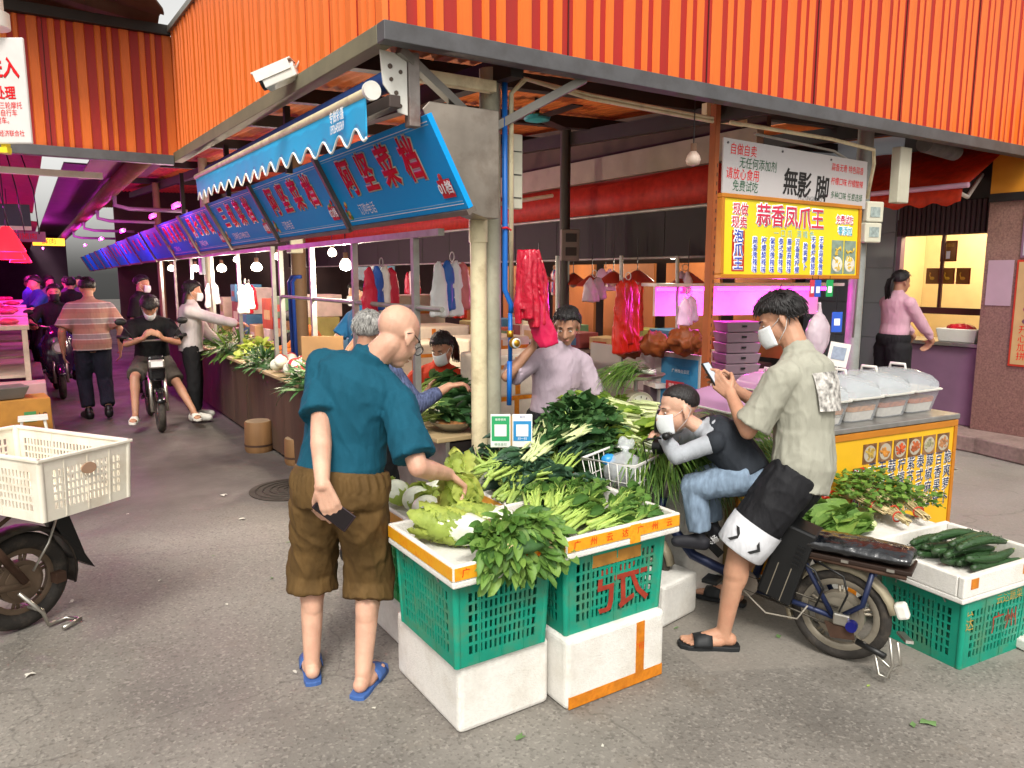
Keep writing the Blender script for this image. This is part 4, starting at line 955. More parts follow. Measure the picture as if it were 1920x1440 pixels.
    # --- hair
    if hair:
        mb = MB(); c = V((0, -.012, .036)); rad = V((.076, .097, .083)); seg, rg = 40, 26; vs = []; fs = []
        thick = {'short': .016, 'buzz': .005, 'bob': .02, 'pony': .012, 'thick': .022, 'long': .016, 'crew': .010}[hair]
        for i in range(rg + 1):
            a = math.pi * i / rg - math.pi / 2
            for j in range(seg):
                ph = 2 * math.pi * j / seg; d = V((math.cos(a) * math.cos(ph), math.cos(a) * math.sin(ph), math.sin(a)))
                f = d.y   # 1 = face side
                lim = np.interp(f, [-1, -.3, .15, .45, .75, 1], {'short': [-.62, -.55, -.05, .22, .36, .40], 'thick': [-.70, -.62, -.25, .10, .22, .20], 'buzz': [-.50, -.42, .1, .34, .46, .5], 'crew': [-.55, -.45, .05, .3, .44, .48],
                      'bob': [-.95, -.9, -.6, .1, .35, .4], 'pony': [-.7, -.6, -.2, .2, .4, .42], 'long': [-.95, -.95, -.7, .05, .35, .4]}[hair])
                mk = min(1, max(0, (d.z - lim) / .22)); rr = thick * (mk ** .6) * (1 + .35 * noise.noise(d * 5 + V((seed, 0, 0))) + .2 * noise.noise(d * 14)) - .012 * (1 - min(1, mk * 3))
                vs.append(hp(*(c + V((d.x * (rad.x + rr), d.y * (rad.y + rr), d.z * (rad.z + rr))))))
        for i in range(rg):
            for j in range(seg): k = (j + 1) % seg; fs.append((i * seg + j, i * seg + k, (i + 1) * seg + k, (i + 1) * seg + j))
        mb.add(vs, fs); ho = mb.build('hair', hairm, t, smooth=True)
        if hair not in ('buzz',):
            mb = MB(); nt_ = 420 if vox < .01 else 160; rs = random.Random(seed)
            for _ in range(nt_):
                ph = rs.uniform(0, 6.28); a = rs.uniform(-.5, 1.5); d = V((math.cos(a) * math.cos(ph), math.cos(a) * math.sin(ph), math.sin(a)))
                lim = np.interp(d.y, [-1, -.3, .15, .45, .75, 1], [-.6, -.5, -.05, .25, .38, .42])
                if d.z < lim + .05: continue
                p = c + V((d.x * (rad.x + thick * .8), d.y * (rad.y + thick * .8), d.z * (rad.z + thick * .8)))
                fl = V((d.x * .6, d.y * .8 + (.35 if d.y > 0 else 0), -.75 if d.z < .7 else -.1)) + V((rs.uniform(-.4, .4), rs.uniform(-.4, .4), rs.uniform(-.1, .3)))
                fl = fl - d * fl.dot(d) * .8; fl.normalize(); ln = rs.uniform(.018, .035) * (1.5 if hair in ('thick', 'bob', 'long') else 1)
                mb.tube([hp(*p), hp(*(p + fl * ln * .5 + d * .005)), hp(*(p + fl * ln + d * .001))], [.0032 * s, .0028 * s, .0006 * s], 4, False)
            mb.build('hair_strands', hairm, ho, smooth=True)['kind'] = 'stuff'
        if hair in ('pony', 'long'):
            mb = MB(); rs = random.Random(seed)
            for _ in range(26):
                if hair == 'pony': x0 = rs.uniform(-.02, .02); pts = [hp(x0, -.10, .03), hp(x0 * 1.6, -.15, .0), hp(x0 * 2.2, -.155, -.09), hp(x0 * 2, -.13, -.2 + rs.uniform(-.03, .03))]
                else: x0 = rs.uniform(-.085, .085); yb = -.075 + abs(x0) * .5; pts = [hp(x0, yb, .03), hp(x0 * 1.12, yb - .025, -.06), hp(x0 * 1.05, yb - .03, -.17), hp(x0, yb - .015, -.29 + rs.uniform(-.05, .03))]
                mb.tube(pts, [.012 * s, .015 * s, .013 * s, .004 * s], 6)
            mb.build('hair_length', hairm, ho, smooth=True)['kind'] = 'stuff'
    if eyes:
        for q in (-1, 1):
            mb = MB(); he(mb, (q * .031, .0845, .0), (.0105, .005, .0034)); e_ = mb.build('eye', eye_w, t, smooth=True)
            mb = MB(); he(mb, (q * .031, .0875, -.0003), (.0048, .0032, .0034)); mb.build('iris', eye_b, e_, smooth=True)
            mb = MB(); mb.tube([hp(q * .016, .093, .022), hp(q * .032, .092, .027), hp(q * .048, .080, .022)], [.003 * s, .004 * s, .002 * s], 6); mb.build('eyebrow', hairm, t, smooth=True)
        if not mask: mb = MB(); he(mb, (0, .0955, -.064), (.021, .006, .0065)); mb.build('lips', lip_m, t, smooth=True)
    if mask:
        mb = MB(); rows = []
        for i in range(9):
            v = i / 8; zz = -.008 - .10 * v; rows.append([])
            for j in range(13):
                uu = (j - 6) / 6; ang = uu * 1.25; bul = .0 + .024 * math.cos(uu * 1.4) * math.sin(math.pi * (.15 + .7 * v))
                rows[-1].append(hp(.066 * math.sin(ang) * (1 - .12 * v), .026 + (.066 + bul) * math.cos(ang) + .012, zz))
        mb.sheet(rows); o = mb.build('face_mask', mask, t, smooth=True); sm = o.modifiers.new('s', 'SOLIDIFY'); sm.thickness = .003
        mb = MB()
        for q in (-1, 1): mb.tube([hp(q * .062, .055, -.02), hp(q * .072, .02, -.002), hp(q * .083, -.012, .026), hp(q * .086, -.03, .0), hp(q * .078, .0, -.05), hp(q * .06, .05, -.095)], .0016 * s, 5)
        mb.build('ear_loops', mask, o, smooth=True)
    if shoes and legs:
        for q in (-1, 1):
            K, A, P = PF[q]
            if shoes == 'slipper': slipper(t, P, s, -q, strapm[0], strapm[1])
            else:
                mb = MB(); mb.cap(P(-.03, 0, .035), P(.05, 0, .04), .05 * s, .05 * s); mb.cap(P(.05, 0, .04), P(.17, 0, .025), .05 * s, .04 * s); mb.cap(P(0, 0, .03), P(-.0, 0, .09), .05 * s, .046 * s); mb.cap(P(-.03, 0, .018), P(.175, 0, .018), .048 * s, .044 * s)
                remesh('shoe', mb, max(vox, .008), 2, shoes, t)
    return dict(root=t, hp=hp, inv=inv, PF=PF, wl=wl, wr=wr, eL=eL, eR=eR, spine=spine, fr=fr, Mh=Mh, shL=shL, shR=shR, hipL=hipL, hipR=hipR, s=s)

def patch(pr_, name, m, u0, u1, a0, a1, inf, parent, back=True, b=1., n=8):
    s = pr_['s']; sg = -1 if back else 1; rows = []
    for i in range(n + 1):
        u = u0 + (u1 - u0) * i / n; x, y, z = pr_['fr'](u); rx = (np.interp(u, (.2, .35, .55, .73, .86), (.152, .146, .158, .172, .168)) * b + inf) * s; ry = (np.interp(u, (.2, .35, .55, .73, .86), (.112, .108, .116, .114, .098)) * b + inf) * s
        rows.append([pr_['spine'](u) + x * rx * math.sin(R(a0 + (a1 - a0) * j / n)) + y * sg * ry * math.cos(R(a0 + (a1 - a0) * j / n)) for j in range(n + 1)])
    return MB().sheet(rows).build(name, m, parent, smooth=True)
# ---- bald man in a teal shirt, leaning over the vegetables
teal = cloth('shirt_teal', (.006, .070, .112)); brown_s = cloth('shorts_brown', (.105, .060, .020), .8, .25)
bl = mat('slipper_blue', '#3d5f9c', .5, 0, .1)
Fb = V((.62, .78, 0))
bald = person('bald man with glasses in teal shirt and brown shorts picking up lettuce', (1.0, 2.90, 0), Fb, 1.72, skin_l, .0055, legsx=.94, pelvis=V((1.02, 2.86, .845)), neck=V((1.155, 2.84, 1.375)), head=V((1.262, 2.80, 1.475)),
    bend=V((-.02, .05, .05)), look=V((.80, .30, -.62)), up=V((.5, .2, .9)), twist=R(-16), b=1.03, lf=V((.915, 2.99, .085)), rf=V((1.06, 2.77, .085)), lfd=V((.25, .97, 0)), rfd=V((.72, .69, 0)), lk=V((.2, 1, 0)), rk=V((.6, .8, 0)),
    rh=V((1.42, 2.67, .90)), re=V((.1, -.5, -.8)), rhand=(V((.70, .10, -.65)), V((-.55, -.1, -.8)), .95), lh=V((.875, 2.645, .93)), le=V((-1, .1, -.1)), lhand=(V((.25, -.15, -.9)), V((.5, .8, .1)), .35),
    tucked=True, shirt=teal, sleeve=.86, hem=.06, loose=.023, pants=brown_s, plen=.62, pr=.100, hemr=.108, hair=None, shoes='slipper', strapm=(bl, bl), collar=True, amp=.011, pfold=.013, seed=3, group='shoppers at the vegetable stall')
hp = bald['hp']; bt = bald['root']
mb = MB()
for q in (-1, 1): mb.torus(hp(q * .034, .112, -.004), bald['Mh'] @ V((0, 1, 0)), .021, .0018, 24, 6); mb.tube([hp(q * .055, .108, .0), hp(q * .078, .05, .008), hp(q * .084, -.005, .012), hp(q * .082, -.03, -.005)], .002, 5)
mb.tube([hp(-.013, .116, 0), hp(0, .119, .003), hp(.013, .116, 0)], .0018, 5); mb.build('glasses', black, bt, smooth=True)
mb = MB()
for q in (-1, 1): mb.cyl(hp(q * .034, .1115, -.004), hp(q * .034, .1125, -.004), .02, n=20)
mb.build('lenses', mat('lens_glass', (.3, .3, .3), .05, 0, 0, alpha=.25), bt)
ph = thing('mobile_phone', 'dark smartphone held behind the bald man\'s back', 'phone', (0, 0, 0)); w = bt.matrix_basis @ bald['wl']
ph.matrix_world = Matrix.Translation(V((.915, 2.640, .835))) @ basis((0, 0, 0), _r * .8 - _u * .6, _u * .8 + _r * .55).to_3x3().to_4x4()
mb = MB(); mb.bb(-.078, .078, -.037, .037, -.004, .004); mb.build('phone_body', mat('phone_plum', '#2a1a20', .25, .2, .05), ph, bevel=.003)
mb = MB(); mb.bb(-.072, .072, -.033, .033, .0042, .0050); mb.build('screen', mat('phone_glass', '#120b0e', .08, 0, 0), ph)
# leaf of lettuce in his hand
hl = thing('held_lettuce', 'frilly yellow-green lettuce leaves dangling from the bald man\'s hand', 'lettuce', (1.47, 2.70, .86)); mb = MB()
for k in range(16): leaf(mb, (U(-.03, .03), U(-.03, .03), U(-.02, .03)), (U(-.7, .5), U(-.6, .4), -1), (U(-.6, .6), -1, .3), U(.10, .18), U(.07, .12), U(-.4, .6), .3, .1, 3.2, 9, ruf=.2)
for k in range(6): leaf(mb, (U(-.0, .06), U(0, .05), .03), (U(-.1, .5), U(0, .6), 1), (U(-.6, .6), -1, .3), U(.06, .10), U(.05, .08), U(-.4, .6), .3, .1, 3, 8, ruf=.2)
mb.build('leaves', lf_pale, hl, smooth=True)['kind'] = 'stuff'

# ---- young man astride the electric bicycle
sage = cloth('shirt_sage', (.33, .325, .265)); blk_s = cloth('shorts_black', (.012, .012, .014), .7, .2); sl_k = mat('slipper_black', '#1c1e20', .6, 0, .1)
Fy = V((-.36, .93, 0))
yng = person('young man in sage t-shirt looking at his phone astride the electric bicycle', (2.84, 2.18, 0), Fy, 1.70, skin_m, .0055, pelvis=V((2.90, 2.06, .845)), neck=V((2.935, 2.13, 1.375)), head=V((2.905, 2.21, 1.515)), bend=V((.03, -.04, .0)), twist=R(-10),
    look=V((-.62, .66, -.42)), up=V((-.1, .3, .95)), lf=V((2.60, 2.20, .088)), rf=V((3.0, 2.50, .085)), lk=V((-.9, .55, 0)), rk=V((-.2, 1, 0)), lfd=V((-.78, .62, 0)), rfd=V((-.4, .9, 0)),
    lh=V((2.765, 2.36, 1.16)), le=V((-.5, -.1, -1)), rh=V((2.86, 2.42, 1.17)), re=V((.7, -.2, -.9)), lhand=(V((-.1, .75, .55)), V((.75, .3, -.1)), .7), rhand=(V((-.3, .7, .5)), V((-.8, .1, .1)), .7),
    b=.94, hscale=.95, shirt=sage, sleeve=.88, hem=-.15, loose=.024, pants=blk_s, plen=.47, pr=.105, hemr=.108, hair='thick', mask=maskm, shoes='slipper', strapm=(sl_k, sl_k), amp=.011, pfold=.011, seed=8, group='riders on two wheels')
yt = yng['root']
# white thigh panel with black chevrons on the left leg of the shorts
K, A, P = yng['PF'][-1]; hip = yng['hipL']; dd = (K - hip).normalized(); xx, yy, _ = frame_of(dd)
mb = MB(); mb.loft([mb.ring(hip.lerp(K, u), xx, yy, rr, rr, 28) for u, rr in ((.66, .1195), (.82, .1195), (1.0, .114), (1.02, .106))], cap=False); mb.build('white_hem', cloth('shorts_white', '#cfd0d4', .7, .05), yt, smooth=True)
side = (yng['inv'].to_3x3() @ (V((0, 0, EYE)) - V((2.6, 2.2, .7)))).normalized(); side = (side - dd * side.dot(dd)).normalized(); tg = dd.cross(side)
for k, ofs in enumerate((-.05, .05)):
    c = hip.lerp(K, .86) + side * .124 + tg * ofs - side * abs(ofs) * .25
    mb = MB()
    for sg in (-1, 1): mb.add([c + dd * (.035 * sg) + tg * .008, c + dd * (.035 * sg) + tg * .024, c + tg * -.004, c + tg * -.020], [(0, 1, 2, 3)])
    mb.build('chevron', black, yt)
# back print
patch(yng, 'back_print', mat('print_speckle', (.42, .40, .37), .8, 0, .75, 42, spec=.2), .50, .80, -42, 14, .041, yt, True, .94)
x, y, z = yng['fr'](.46); tx = text('LINDSTEINCH', .021, mat('print_dark', '#4a4a44', .8), yt, (0, 0, 0), 'back_lettering'); tx.matrix_local = basis(yng['spine'](.46) - y * .156 - x * .03, x, z)
ph2 = thing('mobile_phone', 'phone held in both hands by the young man on the bicycle', 'phone', (0, 0, 0)); ph2.matrix_world = Matrix.Translation(V((2.765, 2.475, 1.235))) @ basis((0, 0, 0), (.85, .3, 0), (-.3, .5, .8)).to_3x3().to_4x4()
mb = MB(); mb.bb(-.037, .037, -.075, .075, -.005, .005); mb.build('phone_body', black, ph2, bevel=.003)
mb = MB(); mb.bb(-.033, .033, -.07, .07, .0052, .0062); mb.build('screen', mat('screen_lit', '#aebac4', .2, 0, .1, emit='#9fb0c0', es=.4), ph2)

# ---- small boy leaning on the handlebar
denim = cloth('denim_black', (.022, .026, .033), .8, .25); greyj = cloth('sleeves_grey', (.34, .36, .39), .9, .08); jean = cloth('jeans_light', (.20, .27, .36), .85, .25, scale=30)
boy = person('small boy in black denim vest and white mask leaning on the handlebar', (2.72, 2.36, .30), V((-.48, .88, 0)), 1.08, skin_l, .0055, pelvis=V((2.80, 2.26, .80)), neck=V((2.665, 2.44, .985)), head=V((2.585, 2.515, 1.085)), bend=V((.02, .02, .07)),
    look=V((-.92, .40, -.18)), up=V((-.1, .1, 1)), lf=V((2.66, 2.42, .46)), rf=V((2.84, 2.50, .46)), lk=V((-.5, .8, .4)), rk=V((-.3, .9, .4)), lh=V((2.535, 2.56, .945)), le=V((-.6, -.3, -.4)), rh=V((2.58, 2.60, .955)), re=V((.5, .3, -.3)),
    lhand=(V((.1, .9, .15)), V((0, 0, -1)), .5), rhand=(V((-.9, .1, .1)), V((0, 0, -1)), .5), shirt=greyj, sleeve=1.85, hem=.0, loose=.016, pants=jean, plen=.93, pr=.072, hemr=.055, hair='buzz', mask=maskm, shoes=mat('kid_shoe', '#24242a', .6), hscale=1.5, amp=.006, seed=12, group='riders on two wheels', shirtname='sweatshirt')
mb = MB(); rings = []
for u, rx, ry in ((-.03, .115, .10), (.1, .122, .105), (.35, .125, .108), (.6, .13, .11), (.8, .13, .10), (.93, .085, .075)):
    x, y, z = boy['fr'](u); rings.append(mb.ring(boy['spine'](u), x, y, rx * .98, ry * .98, 20))
mb.loft(rings)
for q in ('shL', 'shR'): mb.ell(boy[q], (.052,) * 3)
remesh('vest', mb, .006, 3, denim, boy['root'], fold_fn(22, .004))

# ---- stall vendor under the roof
lil = cloth('shirt_lilac', (.40, .32, .37), .85, .06); trk = cloth('trousers_black', (.010, .010, .011), .8, .2)
vend = person('vendor in pale lilac short-sleeved shirt pulling red plastic bags', (2.75, 3.74, 0), V((-.25, -.97, 0)), 1.58, skin_d, .007, pelvis=V((2.75, 3.76, .80)), neck=V((2.765, 3.72, 1.28)), head=V((2.795, 3.68, 1.405)), look=V((-.65, -.65, -.3)),
    rh=V((2.50, 3.62, 1.30)), re=V((-.7, .1, -.6)), lh=V((2.775, 3.55, .96)), le=V((.9, .3, -.2)), lhand=(V((-.5, -.6, -.4)), V((.2, .2, -.9)), .5), rhand=(V((.1, -.2, .9)), V((.5, -.7, 0)), .9),
    tucked=True, shirt=lil, sleeve=.82, hem=.08, loose=.022, pants=trk, plen=.95, pr=.09, hemr=.075, hair='short', shoes=black, collar=True, b=.95, amp=.008, seed=17, group='stall keepers')
patch(vend, 'chest_pocket', cloth('pocket_lilac', (.40, .31, .36), .85, .06), .50, .70, -46, -16, .034, vend['root'], False, .95)
mb = MB(); x, y, z = vend['fr'](.1); c = vend['spine'](.1) + y * .145; mb.tube([c, c + V((.02, .03, -.06)), c + V((.035, .02, -.16))], [.03, .028, .012], 8); mb.build('shirt_knot', lil, vend['root'], smooth=True)

# ---- grey-haired woman reaching across, woman in red inside the stall
flor = cloth('blouse_floral', (.07, .085, .16), .85, .6, scale=55)
gw = person('grey-haired woman in dark floral blouse behind the bald man', (1.62, 4.15, 0), V((.75, .66, 0)), 1.55, skin_m, .0085, neck=V((1.66, 4.17, 1.26)), pelvis=V((1.62, 4.13, .80)), head=V((1.70, 4.17, 1.385)), look=V((.85, .5, -.3)), rh=V((2.10, 3.92, 1.06)), re=V((.2, -.3, -.9)),
    rhand=(V((.9, -.2, .1)), V((0, 0, -1)), .7), shirt=flor, sleeve=1.55, hem=-.05, pants=trk, plen=.95, pr=.09, hemr=.075, hair='bob', hairm=hair_g, shoes=black, seed=21, amp=.007, group='shoppers at the vegetable stall', eyes=False)
redw = cloth('blouse_red', (.42, .035, .012), .85, .15)
rw = person('woman in red with white mask sitting behind the side counter', (2.56, 4.95, .0), V((-.75, -.66, 0)), 1.56, skin_d, .0085, pelvis=V((2.58, 4.98, .58)), neck=V((2.57, 4.93, 1.06)), head=V((2.545, 4.86, 1.19)), look=V((-.75, -.45, -.45)), lf=(-.12, .35, .08), rf=(.12, .35, .08), lk=(0, 1, .5), rk=(0, 1, .5),
    lh=V((2.30, 4.62, .92)), rh=V((2.24, 4.80, .90)), shirt=redw, sleeve=.8, hem=-.05, pants=trk, plen=.9, pr=.09, hemr=.08, hair='pony', mask=maskm, shoes=black, seed=25, group='stall keepers')

# ---- woman at the roast-meat shop
pk = cloth('blouse_pink', (.50, .30, .36), .85, .06)
person('woman in pink blouse and black skirt serving herself at the shop window', (7.30, 4.20, .16), V((.80, -.30, 0)), 1.50, skin_d, .011, lh=(-.12, .40, .88), rh=(.16, .36, .86), tucked=True, shirt=pk, sleeve=1.75, hem=.06, pants=trk, plen=.75, pr=.115, hemr=.12, hair='pony', shoes=black, b=1.05, seed=31, group='passers-by', eyes=False)

# ---- the covered lane
def lane(*a, **k): k.setdefault('vox', .0125); k.setdefault('eyes', False); return person(*a, **k)
stripe = cloth('shirt_stripe', (.42, .35, .30), .85, .06)
def stripes(m, cols, fr_):
    nt = m.node_tree; n = nt.nodes; l = nt.links; tc = n.new('ShaderNodeTexCoord'); sx = n.new('ShaderNodeSeparateXYZ'); l.new(tc.outputs['Object'], sx.inputs[0])
    mu = n.new('ShaderNodeMath'); mu.operation = 'MULTIPLY'; mu.inputs[1].default_value = fr_; l.new(sx.outputs[2], mu.inputs[0]); fc = n.new('ShaderNodeMath'); fc.operation = 'FRACT'; l.new(mu.outputs[0], fc.inputs[0])
    cr = n.new('ShaderNodeValToRGB'); cr.color_ramp.interpolation = 'CONSTANT'; l.new(fc.outputs[0], cr.inputs[0]); e = cr.color_ramp.elements
    e[0].position = 0; e[0].color = (*cols[0][1], 1); e[1].position = cols[1][0]; e[1].color = (*cols[1][1], 1)
    for p, c in cols[2:]: q = e.new(p); q.color = (*c, 1)
    l.new(cr.outputs[0], n['Principled BSDF'].inputs['Base Color'])
stripes(stripe, [(0, (.36, .20, .15)), (.28, (.60, .52, .46)), (.33, (.30, .27, .25)), (.62, (.60, .52, .46)), (.67, (.40, .24, .17))], 5.5)
nav = cloth('trousers_navy', (.020, .022, .035), .85, .2)
lane('man in striped t-shirt and dark trousers walking away down the lane', (.64, 10.2, 0), V((-.05, 1, 0)), h=1.70, skin=skin_m, pelvis=(0, 0, .89), lf=(-.09, .02, .085), rf=(.10, -.16, .12), rk=(.1, 1, 0), rfd=(.1, 1), lh=(-.30, .05, .82), rh=(.30, .02, .82), shirt=stripe, sleeve=.85, hem=-.12, loose=.03, pants=nav, plen=.93, pr=.10, hemr=.075, hair='short', shoes=black, b=1.12, seed=41, group='people in the lane')
bkt = cloth('tshirt_black', (.012, .012, .013), .85, .2); wht = mat('slipper_white', '#d4d0c4', .6, 0, .05)
mp = lane('young man in black t-shirt with white slippers sitting on the parked moped', (1.20, 9.55, 0), V((-.10, -1, 0)), h=1.70, skin=skin_d, pelvis=(0, 0, .76), neck=(0, .17, 1.25), head=(0, .27, 1.36), look=(.05, .6, -.75), up=(0, .6, .8), lf=(-.42, .62, .09), rf=(.22, .50, .20), lk=(-.5, 1, .3), rk=(.4, 1, .5), lh=(-.10, .52, 1.02), rh=(.09, .52, 1.03), le=(-.8, -.2, -.7), re=(.8, -.2, -.7),
    lhand=((.3, .6, .5), (.6, .1, .2), .7), rhand=((-.3, .6, .5), (-.6, .1, .2), .7), shirt=bkt, sleeve=.85, hem=-.08, loose=.03, pants=cloth('shorts_olive', (.07, .06, .05)), plen=.44, pr=.10, hemr=.10, hair='thick', mask=maskm, shoes='slipper', strapm=(wht, wht), seed=43, group='people in the lane')
whb = cloth('blouse_white', (.55, .50, .50), .85, .05)
lane('long-haired woman in white blouse reaching over the left stall counter', (1.60, 9.35, 0), V((.85, -.25, 0)), h=1.60, skin=skin_m, rh=(.12, .62, 1.12), lh=(-.2, .3, .9), rhand=((0, 1, 0), (0, 0, -1), .5), shirt=whb, sleeve=1.9, hem=-.12, loose=.025, pants=trk, plen=.95, pr=.09, hemr=.07, hair='long', mask=maskm, shoes=wht, seed=45, group='people in the lane')
lane('man in black t-shirt with mask standing in the lane behind the moped', (1.42, 12.2, 0), V((.8, -.5, 0)), h=1.74, skin=skin_m, shirt=bkt, sleeve=.85, hem=-.1, pants=nav, plen=.95, hair='short', mask=maskm, shoes=black, seed=47, group='people in the lane')
sr = lane('man in black mask and t-shirt riding the violet-lit scooter towards us', (.36, 12.85, 0), V((.12, -1, 0)), h=1.72, skin=skin_m, eyes=True, pelvis=(0, 0, .80), neck=(0, .04, 1.32), look=(.1, 1, -.05), lf=(-.14, .38, .30), rf=(.14, .38, .30), lk=(-.5, 1, .5), rk=(.5, 1, .5), lh=(-.30, .44, 1.0), rh=(.30, .44, 1.0), le=(-.8, -.2, -.5), re=(.8, -.2, -.5), shirt=bkt, sleeve=.85, hem=-.06, pants=cloth('jeans_blue', (.03, .05, .16)), plen=.95, pr=.09, hemr=.07, hair='short', mask=maskk, shoes=black, seed=49, group='people in the lane')
blu = cloth('shirt_royal', (.02, .05, .24), .85, .1)
bluep = lane('person in royal blue shirt at the far magenta stall', (.22, 15.6, 0), V((-.9, -.3, 0)), h=1.70, shirt=blu, sleeve=.85, pants=trk, plen=.95, hair='short', shoes=black, vox=.017, seed=51, group='people in the lane', lh=(-.1, .42, 1.12), rh=(.1, .42, 1.12))
blackp = lane('shopper in black seen small behind the scooter rider', (.75, 16.5, 0), V((.3, 1, 0)), h=1.64, shirt=bkt, sleeve=1.8, pants=trk, plen=.95, hair='bob', shoes=black, vox=.017, seed=53, group='people in the lane')
purp = lane('farthest shopper in purple top down the lane', (1.1, 20, 0), V((-.3, -1, 0)), h=1.66, shirt=cloth('top_purple', (.12, .03, .16)), sleeve=.85, pants=trk, plen=.95, hair='short', shoes=black, vox=.017, seed=55, group='people in the lane')
greyp = lane('far shopper in grey jacket beside the magenta stalls', (.45, 19, 0), V((.6, -.8, 0)), h=1.70, shirt=cloth('top_grey', (.12, .12, .13)), sleeve=1.8, pants=trk, plen=.95, hair='bob', shoes=black, vox=.017, seed=57, group='people in the lane')
# people behind the left counters
lane('stall keeper in black cap-like hair crouching behind the left counter', (2.9, 9.4, 0), V((-1, -.1, 0)), h=1.5, skin=skin_d, pelvis=(0, 0, .55), head=(0, .1, 1.16), neck=(0, .06, 1.03), lf=(-.1, .3, .08), rf=(.1, .3, .08), lh=(-.2, .45, .85), rh=(.2, .45, .85), shirt=bkt, sleeve=.85, pants=trk, plen=.9, hair='thick', mask=maskm, shoes=black, seed=61, group='stall keepers')
lane('stall keeper in orange top bending behind the brown column', (2.85, 8.3, 0), V((-1, .2, 0)), h=1.55, skin=skin_d, pelvis=(0, 0, .72), neck=(0, .25, 1.13), head=(0, .36, 1.2), look=(0, .7, -.6), up=(0, .7, .7), lh=(-.2, .6, .85), rh=(.2, .6, .85), shirt=cloth('top_orange', (.5, .14, .03)), sleeve=1.6, pants=trk, plen=.9, hair='bob', shoes=black, seed=63, group='stall keepers')
lane('stall keeper in blue shirt standing beside the brown column', (2.75, 6.9, 0), V((-1, -.1, 0)), h=1.62, skin=skin_m, shirt=cloth('shirt_blue', (.02, .13, .30)), sleeve=.85, pants=nav, plen=.95, hair='short', mask=maskm, shoes=black, seed=65, group='stall keepers', lh=(-.2, .4, .85), rh=(.2, .4, .88))

# far shoppers, too small to show much
for k, (src, x, y, a, lab) in enumerate(((bluep, .6, 22.5, 2., 'tiny shopper in blue far down the lane'), (blackp, .15, 21, 1., 'tiny dark-haired shopper near the far pink panel'), (blackp, 1.0, 24, 3., 'tiny shopper in black in the middle of the far lane'), (greyp, .3, 26, 4., 'tiny shopper in grey at the end of the lane'), (purp, .75, 17.8, 0., 'small shopper in purple behind the walking man'), (bluep, .1, 18.2, 5., 'small shopper in blue beside the far meat stand'))):
    dup(src['root'], (x, y, 0), (0, 0, a), lab)
# ------------------------------------------------------------------ bicycles and scooters; local x = forward, y = left, z = up, origin under the rear axle
navy = mat('frame_navy', '#1c2748', .4, .3, .15, 6, dirt=('#3d372f', .3, 8)); alloy = mat('cast_alloy', '#8f8778', .5, .5, .15, 10, dirt=('#5a4c3c', .6, 7))
chrome = mat('dull_chrome', '#b5b1a8', .3, .85, .1, 10, dirt=('#6e5f4d', .4, 9)); fenderm = mat('fender_grime', '#9a9079', .55, .2, .15, 6, dirt=('#5f523f', .6, 6))
rust = mat('rusty_steel', '#4d382c', .7, .4, .25, 14, dirt=('#3b2418', .6, 8)); plastk = mat('battery_black', '#141516', .35, 0, .15, 10)
def wheel(t, c, Rr, rt, m_rim=None, spokes=5, disc=True, pair=True, n=36, name='wheel'):
    c = V(c); ax = V((0, 1, 0)); m_rim = m_rim or alloy
    mb = MB(); mb.cyl(c + ax * -.03, c + ax * .03, .045, n=20); w = mb.build(name, m_rim, t, smooth='auto')
    mb = MB(); mb.torus(c, ax, Rr - rt, rt, n, 10); mb.build('tyre', rubber, w, smooth=True)
    mb = MB(); ri = Rr - 2 * rt; x, y, d = frame_of(ax); rr = ((ri + .006, -.016), (ri + .006, .016), (ri - .012, .018), (ri - .022, .012), (ri - .022, -.012), (ri - .012, -.018), (ri + .006, -.016))
    mb.loft([[c + d * z + (x * math.cos(a) + y * math.sin(a)) * q for a in [2 * math.pi * k / n for k in range(n)]] for q, z in rr], cap=False); mb.build('rim', m_rim, w, smooth='auto')
    for k in range(spokes):
        a = 2 * math.pi * k / spokes + .3
        for o in ((-.09, .09) if pair else (0,)):
            e = x * math.cos(a + o) + y * math.sin(a + o); e0 = x * math.cos(a + o * .5) + y * math.sin(a + o * .5); s_ = MB(); s_.tube([c + e0 * .04, c + e * (ri - .015)], .008 if pair else .0025, 6); s_.build('spoke', m_rim, w, smooth=True)
    if disc:
        mb = MB(); mb.cyl(c + ax * .034, c + ax * .038, .085, n=28); mb.cyl(c - ax * .022, c + ax * .022, .105, n=28); mb.build('hub_motor', m_rim, w, smooth='auto')
    return w
def arc(c, r_, a0, a1, n=14): return [V(c) + V((r_ * math.cos(R(a)), 0, r_ * math.sin(R(a)))) for a in [a0 + (a1 - a0) * k / n for k in range(n + 1)]]
def fender(t, c, r_, a0, a1, w, m, name='fender'):
    mb = MB(); rows = []
    for p in arc(c, r_, a0, a1):
        u = (p - V(c)).normalized(); rows.append([p + V((0, -w, 0)) - u * .022, p + V((0, -w * .7, 0)), p + V((0, w * .7, 0)), p + V((0, w, 0)) - u * .022])
    mb.sheet(rows); o = mb.build(name, m, t, smooth=True); s_ = o.modifiers.new('s', 'SOLIDIFY'); s_.thickness = .003; return o
def bars(t, name, m, *segs, r=.014, n=8):
    mb = MB()
    for s_ in segs: mb.tube(s_, r, n)
    return mb.build(name, m, t, smooth=True)

